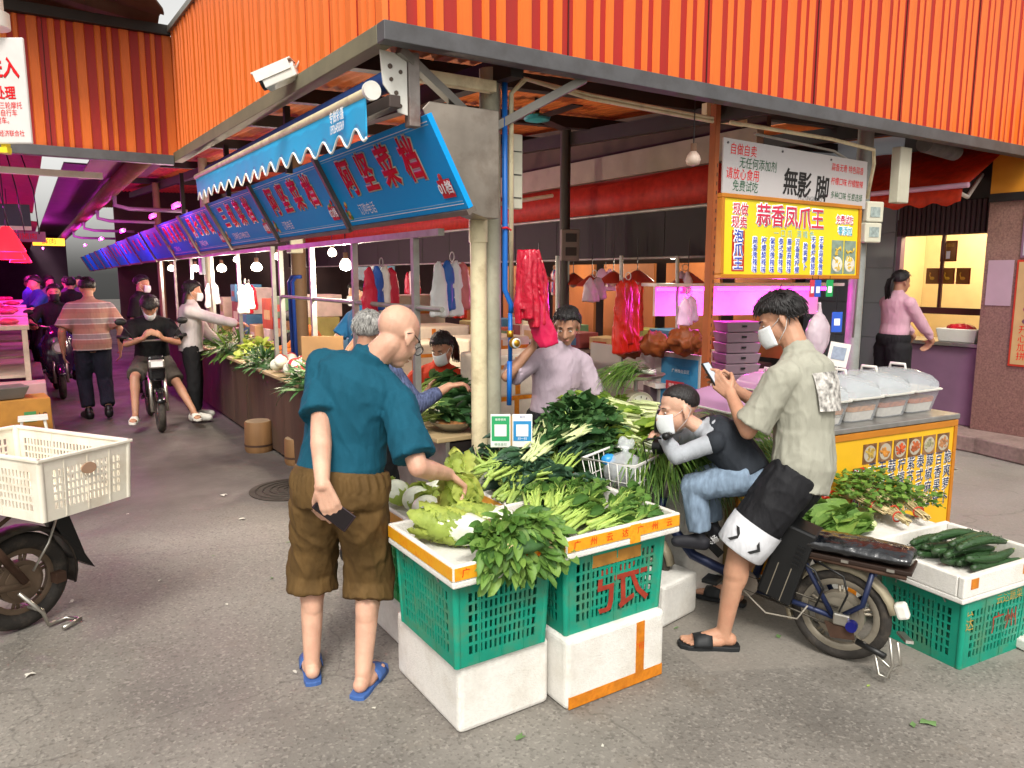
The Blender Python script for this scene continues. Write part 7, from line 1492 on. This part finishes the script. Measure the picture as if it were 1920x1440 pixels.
t = thing('sink_bowl', 'stainless bowl with brown slices on the corner counter', 'bowl', (2.18, 4.02, .76)); mb = MB(); mb.lathe([(.06, 0), (.14, .05), (.16, .07), (.13, .05), (.05, .01)], n=24); mb.build('bowl', steel, t, smooth='auto'); mb = MB(); mb.ell((0, 0, .05), (.12, .12, .03)); mb.build('slices', mat('slices', '#8a5c34', .6, 0, .4, 30), t, smooth=True)
bunches('leafy_greens', 2, split_choy(12, .34, .05), (st_lime, lf_dark), ('stems', 'leaves'), 'long leafy greens on the stainless corner counter', 'vegetable', 'greens on the corner counter', [((2.05 + .06 * k, 4.25 + .13 * k, .79 + .02 * k), (0, R(-10), R(-60 + 25 * k)), 1.1) for k in range(4)])
# goods on the wooden counters
def heap(label, x, y, m, rx=.25, ry=.28, h=.14, n=110, L=.14, W=.05): return mound('vegetable_heap', label, 'vegetable', (x, y, .80), rx, ry, h, n, L, W, m)
heap('long green leafy heap on the counter beside the moped rider', 2.05, 9.2, lf_grass, .24, .38, .16, 200, .22, .03); heap('dark green heap hanging over the counter edge by the bald man', 1.98, 5.95, lf_dark, .2, .3, .14, 160, .2, .03); heap('yellow cabbage heap in the middle of the left counter', 2.15, 8.55, lf_pale, .2, .2, .16, 90, .12, .09); heap('dark green heap at the front of the left counter', 1.98, 7.7, lf_dark, .14, .3, .1, 120, .16, .03); heap('brown root heap at the back of the left counter', 2.35, 9.9, st_pink, .2, .3, .1, 60, .1, .05); heap('green heap at the far end of the left counter', 2.1, 10.6, lf_mid, .25, .3, .16, 90)
for k in range(14):
    x, y = 1.98 + .12 * (k % 3) + U(-.02, .02), 6.45 + .17 * (k // 3) + U(-.03, .03)
    t = thing('wrapped_cabbage', 'cabbage in red and white film in the rows on the left counter', 'cabbage', (x, y, .87 + .05 * (k % 2)), U(0, 3), 'wrapped cabbages'); mb = MB(); mb.ell((0, 0, 0), (.085, .065, .06), None, 14, 9); mb.build('cabbage', st_white, t, smooth=True)
    mb = MB(); mb.ell((U(-.03, .03), 0, .004), (.05, .067, .062), None, 12, 8); mb.build('film_print', mat('film_red', '#b3303a', .3, 0, .6, 18), t, smooth=True)
t = thing('cardboard_sheet', 'brown cardboard flap standing on the left counter', 'cardboard', tuple(D(605, 655, 6.2))); mb = MB(); mb.box((0, 0, 0), (.34, .02, .22), R(-30)); mb.build('flap', mat('cardboard', '#a07a52', .8, 0, .1), t)
# steel frame and rails over the counters
fr_ = thing('rail_frame', 'galvanised rail frame standing on the corner stall counter', 'frame', (2.02, 3.95, .76)); L = 3.1
for y in (0.25, 1.25, 2.2, L): mb = MB(); mb.bb(-.02, .02, y - .02, y + .02, 0, 1.18); mb.build('upright', galv, fr_)
mb = MB(); mb.bb(-.02, .02, -.1, L, 1.181, 1.22); mb.build('top_rail', galv, fr_); mb = MB(); mb.cyl((0, -.1, .76), (0, L, .76), .016); mb.build('middle_rail', galv, fr_, smooth='auto')
f2 = thing('rail_frame', 'galvanised rail frame along the lane counters', 'frame', (2.05, 7.4, .80))
for k in range(6): mb = MB(); mb.bb(-.018, .018, k * 1.4, k * 1.4 + .036, 0, 1.15); mb.build('upright', galv, f2)
mb = MB(); mb.bb(-.02, .02, 0, 7.2, 1.151, 1.19); mb.build('top_rail', galv, f2)
t = thing('blue_tarp', 'teal tarpaulin sheet hung behind the lit bulb', 'tarp', (2.9, 7.0, .9)); mb = MB(); mb.sheet([[(.02 * math.sin(y * 9), y, z) for y in [-.5 + .1 * k for k in range(11)]] for z in (0, .4, .9)]); mb.build('sheet', mat('tarp_teal', '#1f4f62', .6, 0, .4, 9), t, smooth=True)
for k, off in enumerate((-.06, .05)):
    tag(MB().tube([(2.16, 7.2 + off, .85), (2.15, 7.2 + off, 1.65), (2.17, 7.16 + off, 1.70), (2.20, 7.1 + off, 1.70)], .018).build('water_pipe', mat('pipe_navy', '#173f8f', .4), None, smooth=True), ('nearer' if k == 0 else 'farther') + ' dark blue water pipe on the brown column', 'pipe', 'dark blue pipes')
mt = thing('electricity_meter', 'grey-blue electricity meter on the thin lane column', 'meter', (2.13, 11.15, 1.72)); mb = MB(); mb.bb(-.05, 0, -.11, .11, 0, .34); mb.build('case', mat('meter_blue', '#8d9aa0', .5), mt, bevel=.01); mb = MB(); mb.bb(-.054, -.051, -.07, .07, .2, .28); mb.build('window', mat('meter_window', '#93a09c', .2, 0, .3, 30), mt)
sp_ = thing('wall_speaker', 'small cream box fixed high on the brown column', 'box', (2.17, 7.1, 1.92)); mb = MB(); mb.bb(-.06, .06, -.08, .06, 0, .14); mb.build('case', mat('box_cream', '#b9b6a4', .5), sp_, bevel=.01); mb = MB(); mb.bb(-.063, -.061, -.05, .03, .03, .11); mb.build('grille', dkgrey, sp_)
# stump stool and second one, manhole, litter
for lab, x, y, r_, h_ in (('round wooden stump stool with a hoop standing in the lane', 1.83, 7.40, .135, .30), ('second low stump partly behind the first stool', 2.0, 6.7, .12, .24)):
    t = thing('stump_stool', lab, 'stool', (x, y, 0)); mb = MB(); mb.lathe([(r_ * .92, 0), (r_, .03), (r_ * .98, h_ * .5), (r_ * .95, h_ - .01), (r_ * .9, h_)], n=28); mb.build('trunk', wood, t, smooth='auto'); mb = MB(); mb.lathe([(r_ * 1.01, 0), (r_ * 1.02, .02)], (0, 0, .06), n=28, cap=False); mb.build('hoop', rust, t); mb = MB(); mb.cyl((0, 0, h_), (0, 0, h_ + .003), r_ * .88, n=28); mb.build('worn_top', mat('wood_pale', '#8f7a5e', .8, 0, .2, 14), t)
mh = thing('manhole_cover', 'dark iron manhole cover in the lane behind the bald man', 'manhole', tuple(G(545, 918))); mb = MB(); mb.cyl((0, 0, .001), (0, 0, .007), .32, n=40); mb.build('cover', mat('cast_iron', '#3d362f', .7, .4, .2, 10), mh)
for k in range(5): mb = MB(); mb.torus((0, 0, .008), (0, 0, 1), .05 + .055 * k, .005, 36, 5); mb.build('ring', mat('cast_iron', '#3d362f', .7, .4, .2, 10), mh)
paper = mat('litter_white', '#c9c4b8', .8, 0, .1); leafl = mat('litter_green', '#5f7d4a', .7, 0, .2)
for k, (px, py, s_, c) in enumerate(((420, 930, .05, 0), (975, 1385, .035, 1), (55, 1268, .04, 0), (1740, 1358, .05, 1), (1712, 1362, .03, 1), (440, 770, .07, 0), (135, 1130, .03, 0), (240, 965, .02, 0), (1460, 1195, .03, 1), (1270, 1155, .05, 1), (1790, 880, .05, 0), (700, 1330, .015, 0), (300, 1090, .018, 0), (1130, 1400, .014, 0))):
    p = G(px, py); mb = MB(); mb.sheet([[(x * s_ + U(-.2, .2) * s_, y * s_ * .6, .004 + U(0, .3) * s_) for x in (-.5, 0, .5)] for y in (-.5, 0, .5)]); o = mb.build('litter_scrap', paper if c == 0 else leafl, None, smooth=True); o.location = p; o.rotation_euler = (0, 0, U(0, 6)); tag(o, 'small pale scrap of paper lying on the ground' if c == 0 else 'small torn green leaf lying on the asphalt', 'litter', 'paper scraps' if c == 0 else 'leaf scraps')

# stacked goods at the back of the lane stalls
goods = [mat('goods_%d' % k, c, .6, 0, .2, 7) for k, c in enumerate(('#b8ab98', '#a8482a', '#3f6f8f', '#8f8a4a', '#b59a6a', '#7d3a3a', '#5d7d5a', '#c4bdb0'))]
nm_ = 'cream rust blue olive tan maroon green white'.split(); od_ = 'first second third fourth fifth sixth seventh'.split()
cnt = [0] * 8
for j in range(12):
    z = 0.0
    for i in range(4):
        if rnd() < .12 * i: continue
        c = (j * 3 + i * 5) % 8; h = U(.28, .46); w = U(.4, .52)
        t = thing('goods_box', '%s %s box in the stacks behind the lane counters' % (od_[cnt[c] % 7], nm_[c]), 'box', (3.25 + U(-.06, .06), 7.9 + j * .62, z), R(U(-6, 6)), 'goods boxes behind the lane counters'); cnt[c] += 1
        mb = MB(); mb.bb(-.22, .22, -w / 2, w / 2, 0, h); mb.build('box', goods[c], t, bevel=.008)
        mb = MB(); mb.bb(-.223, -.2205, -w * .3, w * .3, h * .3, h * .62); mb.build('print_patch', goods[(c + 3) % 8], t)
        z += h + .002
for k, (y, z) in enumerate(((8.6, 2.3), (11.0, 2.35), (14.0, 2.4))):  # pink tubes added to light the dark ceiling behind the signs
    t = thing('tube_lamp', '%s pink tube added behind the blue signs to light the ceiling' % ('nearest', 'middle', 'farthest')[k], 'lamp', (3.0, y, z), 0, 'added pink tubes behind the signs'); mb = MB(); mb.cyl((0, -.3, 0), (0, .3, 0), .014); mb.build('tube', mat('tube_magenta', '#ff50d0', .4, 0, 0, emit='#ff2ad0', es=9), t, smooth='auto'); mb = MB(); mb.bb(-.02, .02, -.3, .3, .016, .04); mb.build('holder', white_p, t)
    plight('magenta_light', (3.0, y, z - .05), (1, .08, .7), 16, .1, t)

for k, (x, y, z) in enumerate(((5.6, 5.6, 1.95), (5.6, 7.6, 1.95), (5.6, 10.0, 1.95), (3.0, 8.4, 2.0), (3.0, 10.6, 2.0), (3.0, 13.0, 2.0))):  # bulbs put in to brighten the hall and the meat row
    bulb('%s warm bulb added to brighten the deep hall' % 'first second third fourth fifth sixth'.split()[k], (x, y, z), True, .05, 22)
tag(MB().bb(4.97, 5.02, 4.0, 36, 2.87, 3.5).build('sky_gap_cover', mat('gap_cover_brown', '#3a2418', .7, 0, .2), None), 'brown sheet added under the roof edge to shut out sky over the red awning', 'panel')  # dark sheet added to close the open sky gap between beam and roof

# more bags and goods crowding the second row
for k in range(9):
    y = 4.5 + .66 * k; src = [o for o in bpy.data.objects if o.name.startswith('hanging_bags')][(2, 3, 4, 0, 1)[k % 5]]
    dup(src, (4.72 + U(-.1, .25), y, U(1.66, 1.82)), (0, 0, U(0, 3)), '%s hanging bag cluster under the black sheet' % 'first second third fourth fifth sixth seventh eighth ninth tenth eleventh twelfth thirteenth fourteenth'.split()[k], scale=U(.7, 1.1))
for k in range(12):
    c = k % 8; h = U(.12, .3); t = thing('goods_box', '%s small box along the meat counter' % 'first second third fourth fifth sixth seventh eighth ninth tenth eleventh twelfth'.split()[k], 'box', (5.4 + U(0, .4), 4.95 + .42 * k, .861), R(U(-10, 10)), 'boxes on the meat counter')
    mb = MB(); mb.bb(-.15, .15, -.16, .16, 0, h); mb.build('box', goods[c], t, bevel=.008); mb = MB(); mb.bb(-.153, -.1505, -.1, .1, h * .2, h * .7); mb.build('print_patch', goods[(c + 5) % 8], t)

for k in range(34):
    x, y = U(.3, 3.9), U(1.2, 6.5)
    if (1.15 < x < 2.3 and 2.1 < y < 3.6) or (x > 3.0 and y > 1.3) or (x > 1.9 and y > 3.4): continue
    s_ = U(.012, .035); mb = MB(); leaf(mb, (-s_ * .5, 0, .004), (1, 0, U(0, .25)), (0, 0, 1), s_ * 1.6, s_ * U(.4, .9), U(-.2, .6), .3); o = mb.build('leaf_scrap', (leafl, paper, st_lime)[k % 3], None, smooth=True); o.location = (x, y, 0); o.rotation_euler = (0, 0, U(0, 6)); tag(o, ('tiny trodden green leaf bit on the asphalt', 'tiny pale litter fleck on the asphalt', 'tiny yellow-green stem bit on the asphalt')[k % 3], 'litter', ('trodden leaf bits', 'litter flecks', 'trodden stem bits')[k % 3])
# ------------------------------------------------------------------ roofs over the lane and its far left side
def sheet_roof(label, rows, m, cat='roof', name='lane_roof', group='roof sheets over the lane'):
    mb = MB(); mb.sheet(rows); o = mb.build(name, m, None); s_ = o.modifiers.new('s', 'SOLIDIFY'); s_.thickness = .02; return tag(o, label, cat, group)
tin = mat('tin_brown', '#5d4638', .7, .1, .25, 5, stretch=(1, .1, 1), dirt=('#2e221b', .5, 4)); dkt = mat('tin_dark', '#3a2436', .7, 0, .2, 3)
def crow(x0, x1, y0, y1, z0, z1, n=60, amp=.03): return [[(x0 + (x1 - x0) * u, y, z0 + (z1 - z0) * u + amp * (1 if (k // 2) % 2 else -1)) for u in (0, 1)] for k, y in enumerate([y0 + (y1 - y0) * i / n for i in range(n + 1)])]
sheet_roof('brown corrugated tin roof above the cross wall', [[(-4, y, 4.86 + .03 * (1 if (k // 2) % 2 else -1)), (min(1.27, .85 + (y - 7.1) * .75), y, 4.10 + .03 * (1 if (k // 2) % 2 else -1))] for k, y in enumerate([7.1 + .13 * i for i in range(54)])], tin)
tag(MB().cyl((-.4, 8.6, 4.36), (.9, 11.5, 4.15), .05).build('roof_pole', mat('pole_brown', '#6b5444', .7), None, smooth='auto'), 'brown pole propping the tin roof above the cross wall', 'pole')
redt2 = veg('lane_tarp_red', (.30, .02, .02), 0, .7, t=.25)
sheet_roof('dark red tarp roof over the left side of the lane', [[(x, y, z + .03 * math.sin(y)) for x, z in ((-3.5, 3.5), (-1.2, 3.25), (.28, 2.98))] for y in [8.6 + 1.2 * k for k in range(9)]], redt2)
sheet_roof('second red tarp further down the lane', [[(x, y, z) for x, z in ((-3.5, 3.1), (.35, 2.75))] for y in (17.6, 24, 36)], redt2)
sheet_roof('dark violet roof sheet along the lane beside the duct', [[(x, y, z) for x, z in ((.62, 3.3), (1.60, 3.3))] for y in (12.6, 20, 36)], dkt)
sheet_roof('low brown sheet under the lane roof behind the cross wall', [[(x, y, z) for x, z in ((.75, 3.02), (1.6, 3.12))] for y in (8.4, 10.2, 12.0)], tin)
tag(MB().tube([(1.22, 9.0, 3.0), (1.22, 34, 2.9)], .11, 10).build('roof_duct', mat('duct_brown', '#6b4038', .6, .2, .2), None, smooth=True), 'fat brown duct running under the lane roof above the signs', 'duct')
for k, y in enumerate((12.5, 15.5, 19, 23)): tag(MB().tube([(1.22, y, 2.85), (1.22, y, 2.72), (1.4, y, 2.68), (2.2, y, 2.68)], .03).build('pipe_branch', mat('pipe_violet', '#8f7a94', .5), None, smooth=True), '%s branch pipe from the duct to the stalls' % ('nearest', 'second', 'third', 'farthest')[k], 'pipe', 'branch pipes')
tag(MB().bb(-4, 1.6, 36, 36.2, 0, 3.4).build('lane_end_wall', mat('end_wall', '#3f2a38', .7, 0, .3, 1.5), None), 'dark wall closing the far end of the lane', 'wall')
tag(MB().bb(-4.2, -2.6, 8.1, 36, 0, 3.6).build('left_row_wall', mat('wall_maroon', '#6a3a48', .7, 0, .3, 2), None), 'dark wall behind the left row of stalls', 'wall')
# left stall row: stands with meat, magenta lamps
meat = mat('meat_pink', '#c2405e', .4, 0, .4, 14); st_cream = mat('stand_cream', '#b8a894', .6, 0, .1, dirt=('#6d5546', .5, 5))
def stand(label, y0, y1, x1=.02, zt=1.20):
    t = thing('meat_stand', label, 'stand', (x1, y0, .2), 0, 'meat stands of the left row'); L = y1 - y0
    mb = MB(); mb.bb(-1.1, 0, 0, L, zt - .25, zt - .2); mb.build('top', st_cream, t, bevel=.006); mb = MB(); mb.bb(-1.05, -.03, .02, L - .02, .45, .48); mb.build('shelf', st_cream, t)
    for y in (.03, L - .03): mb = MB(); mb.bb(-.07, -.02, y - .025, y + .025, 0, zt - .25); mb.build('leg', st_cream, t); mb = MB(); mb.bb(-1.08, -1.03, y - .025, y + .025, 0, zt - .25); mb.build('leg', st_cream, t)
    for k in range(16): mb = MB(); mb.ell((U(-.9, -.15), U(.1, L - .1), zt - .17), (U(.07, .13), U(.08, .14), .04), Euler((0, 0, U(0, 3))).to_matrix(), 10, 6); mb.build('meat_cut', meat, t, smooth=True)
    return t
stand('cream stand with pink meat cuts nearest on the left side', 9.3, 11.2); stand('cream stand with pink meat further along the left side', 11.5, 14); stand('far meat stand under magenta lamps', 14.4, 19)
redl = mat('lamp_red_glow', '#ff2030', .4, 0, 0, emit='#ff1a28', es=2.2)
for k, (x, y, z) in enumerate(((-.10, 9.2, 1.98), (-.1, 12.2, 1.95), (.0, 15, 1.95), (.0, 18, 2.0))):
    t = thing('red_cone_lamp', '%s glowing red cone lamp over the left meat stands' % ('nearest', 'second', 'third', 'farthest')[k], 'lamp', (x, y, z), 0, 'red cone lamps'); mb = MB(); mb.lathe([(.03, .22), (.06, .18), (.15, .0), (.16, -.03)], n=20, cap=False); mb.build('shade', redl, t, smooth=True); mb = MB(); mb.cyl((0, 0, .2), (0, 0, .9), .005); mb.build('cord', black, t)
    plight('magenta_light', (x, y, z - .08), MAG, 8 + 7 * k, .06, t)
tubem = mat('tube_magenta', '#ff50d0', .4, 0, 0, emit='#ff2ad0', es=9)
for k, (x, y, z, L, e) in enumerate(((1.62, 9.9, 2.53, .5, 4), (1.6, 11.7, 2.52, .5, 8), (1.5, 14.5, 2.45, .6, 30), (1.45, 18, 2.45, .8, 40), (-1.0, 11.5, 2.3, 1., 70), (-1.0, 17.5, 2.4, 1., 110), (1.4, 22, 2.45, .8, 50), (.6, 27, 2.5, .8, 80))):
    t = thing('tube_lamp', '%s magenta tube lamp in the lane' % 'first second third fourth fifth sixth seventh eighth'.split()[k], 'lamp', (x, y, z), 0, 'magenta tube lamps'); mb = MB(); mb.cyl((0, -L / 2, 0), (0, L / 2, 0), .014); mb.build('tube', tubem, t, smooth='auto'); mb = MB(); mb.bb(-.02, .02, -L / 2, L / 2, .015, .04); mb.build('holder', white_p, t)
    plight('magenta_light', (x - .06, y, z - .03), MAG if k else (1, .1, .75), e, .1, t)
for k, (y, c) in enumerate(((15.8, '#e83fc0'), (21, '#c02a90'))): tag(MB().bb(-1.0, -.95, y, y + 2.2, 1.25, 2.1).build('pink_tint_panel', mat('panel_pink_light_%d' % k, '#d9a0c8', .5, 0, .1), None), ('back panel with pink light in its colour behind the blue-shirted person', 'panel with pink light in its colour at the far end of the left row')[k], 'panel')  # pink lamp light is put into the panel colour; the panels emit nothing
t = thing('shop_sign', 'small amber lit sign hanging far down the lane', 'sign', (.55, 19.5, 2.35)); mb = MB(); mb.bb(-.3, .3, -.03, .03, 0, .16); mb.build('board', mat('amber_lit', '#e8b020', .4, 0, .1, emit='#e8b020', es=1.5), t); text('鲜肉', .14, red_t, t, (0, -.034, .08), rot=(R(90), 0, 0))
t = thing('shop_sign', 'dull pinkish sign board far down the lane', 'sign', (.15, 17.5, 2.35)); mb = MB(); mb.bb(-.5, .3, -.03, .03, 0, .2); mb.build('board', mat('board_pinkgrey', '#8f6a74', .5), t); text('阿四猪肉', .13, red_t, t, (-.1, -.034, .1), rot=(R(90), 0, 0))
t = thing('tin_awning', 'grey-blue awning sheet on the left side of the lane', 'awning', (-1.2, 11.5, 2.55)); mb = MB(); mb.bb(-.8, 1.35, 0, .03, -.22, .05); mb.build('sheet', mat('awning_slate', '#3f4a58', .6), t); mb = MB(); mb.bb(-.8, 1.35, -.005, .035, -.27, -.22); mb.build('edge', white_p, t)
for k in range(4): tag(MB().tube([(-.3 + .12 * k, 9.6, 3.1), (-.28 + .15 * k, 9.5, 2.6), (-.2 + .13 * k, 9.6, 2.15)], .006).build('hanging_cable', black, None, smooth=True), '%s black cable dangling over the left stands' % ('first', 'second', 'third', 'fourth')[k], 'cable', 'dangling cables')
# boxes on the left kerb
t = thing('cardboard_box', 'brown printed cardboard box on the kerb by the meat stand', 'box', (-.13, 8.75, .20), R(6)); mb = MB(); mb.bb(-.25, .25, -.2, .2, 0, .32); mb.build('carton', mat('carton', '#a8752f', .75, 0, .12, 5, dirt=('#7a4f1f', .4, 6)), t, bevel=.006); mb = MB(); mb.bb(.02, .12, -.203, -.2005, .10, .20); mb.build('green_print', mat('print_green2', '#3f7d4a', .6), t); text('19', .09, mat('ink_brown', '#4a3418', .6), t, (.17, -.202, .15), rot=(R(90), 0, 0))
t = thing('pink_box', 'pale pink foam slab behind the cardboard box', 'box', (-.1, 9.15, .2)); mb = MB(); mb.bb(-.3, .22, -.15, .15, 0, .42); mb.build('slab', mat('foam_pinkish', '#b08a8c', .7), t, bevel=.01)
t = thing('plastic_basket', 'grey plastic basket on the cardboard box at the left edge', 'basket', (-.22, 8.7, .525), R(15)); mb = MB(); mb.loft([[(sx * w, sy * d, z) for sx, sy in ((-1, -1), (1, -1), (1, 1), (-1, 1))] for w, d, z in ((.12, .10, 0), (.17, .14, .12))]); mb.build('tub', mat('basket_grey', '#5d5852', .6), t, bevel=.01)
t = thing('white_stool', 'small white plastic stool under the cardboard box', 'stool', (-.02, 8.35, .2)); mb = MB(); mb.bb(-.12, .12, -.12, .12, .16, .18); mb.build('seat', white_p, t)
for sx in (-1, 1):
    for sy in (-1, 1): mb = MB(); mb.cyl((sx * .11, sy * .11, 0), (sx * .09, sy * .09, .16), .012); mb.build('leg', white_p, t)
tag(MB().cyl((.19, 8.0, 0), (.19, 8.0, .14), .012).build('kerb_post', mat('brass', '#b98a2d', .35, .8), None, smooth='auto'), 'short brass-coloured post at the corner of the kerb', 'post')
# white no-entry sign at the left edge
sg = thing('notice_sign', 'white notice board with red lettering at the left edge', 'sign', mw=basis(D(-150, 270, 4.2), _r + V((0, 0, -.0)), V((0, 0, 1))))
W_, H_ = .63, .57; mb = MB(); mb.bb(0, W_, 0, H_, -.02, 0); mb.build('board', mat('board_white', '#cfcac6', .45, 0, .04, dirt=('#b5aca6', .3, 4)), sg, bevel=.015)
for s_, y, sz, o in (('进入', .40, .115, .004), ('处理', .27, .075, .002), ('三轮摩托', .205, .040, 0), ('动自行车', .165, .040, 0), ('馊车。', .125, .040, 0), ('同和经济联合社', .055, .036, 0)): text(s_, sz, red_t, sg, (W_ - .035 - (.03 if s_[0] in '动处' else .06 if s_[0] == '馊' else 0), y, .002), align='RIGHT', off=o, sx=.8)
yp = mat('pole_yellow', '#d9c520', .5); mb = MB(); mb.bb(.44, .47, -.05, .68, -.06, -.022); mb.build('yellow_post', yp, sg); mb = MB(); mb.bb(.40, .50, -.05, -.02, -.02, .02); mb.build('yellow_clip', yp, sg)
t = thing('pipe_elbow', 'white plastic pipe end above the notice board', 'pipe', D(-20, 30, 4.1)); mb = MB(); mb.cyl((0, 0, .3), (0, 0, -.02), .07, n=20); mb.cyl((0, 0, .02), (0, 0, -.06), .095, n=20); mb.build('pipe', white_p, t, smooth='auto')
tag(MB().bb(-2.4, .75, 8.6, 8.66, 2.66, 2.72).build('tube_lamp', white_p, None), 'white lamp batten under the cross wall', 'lamp')
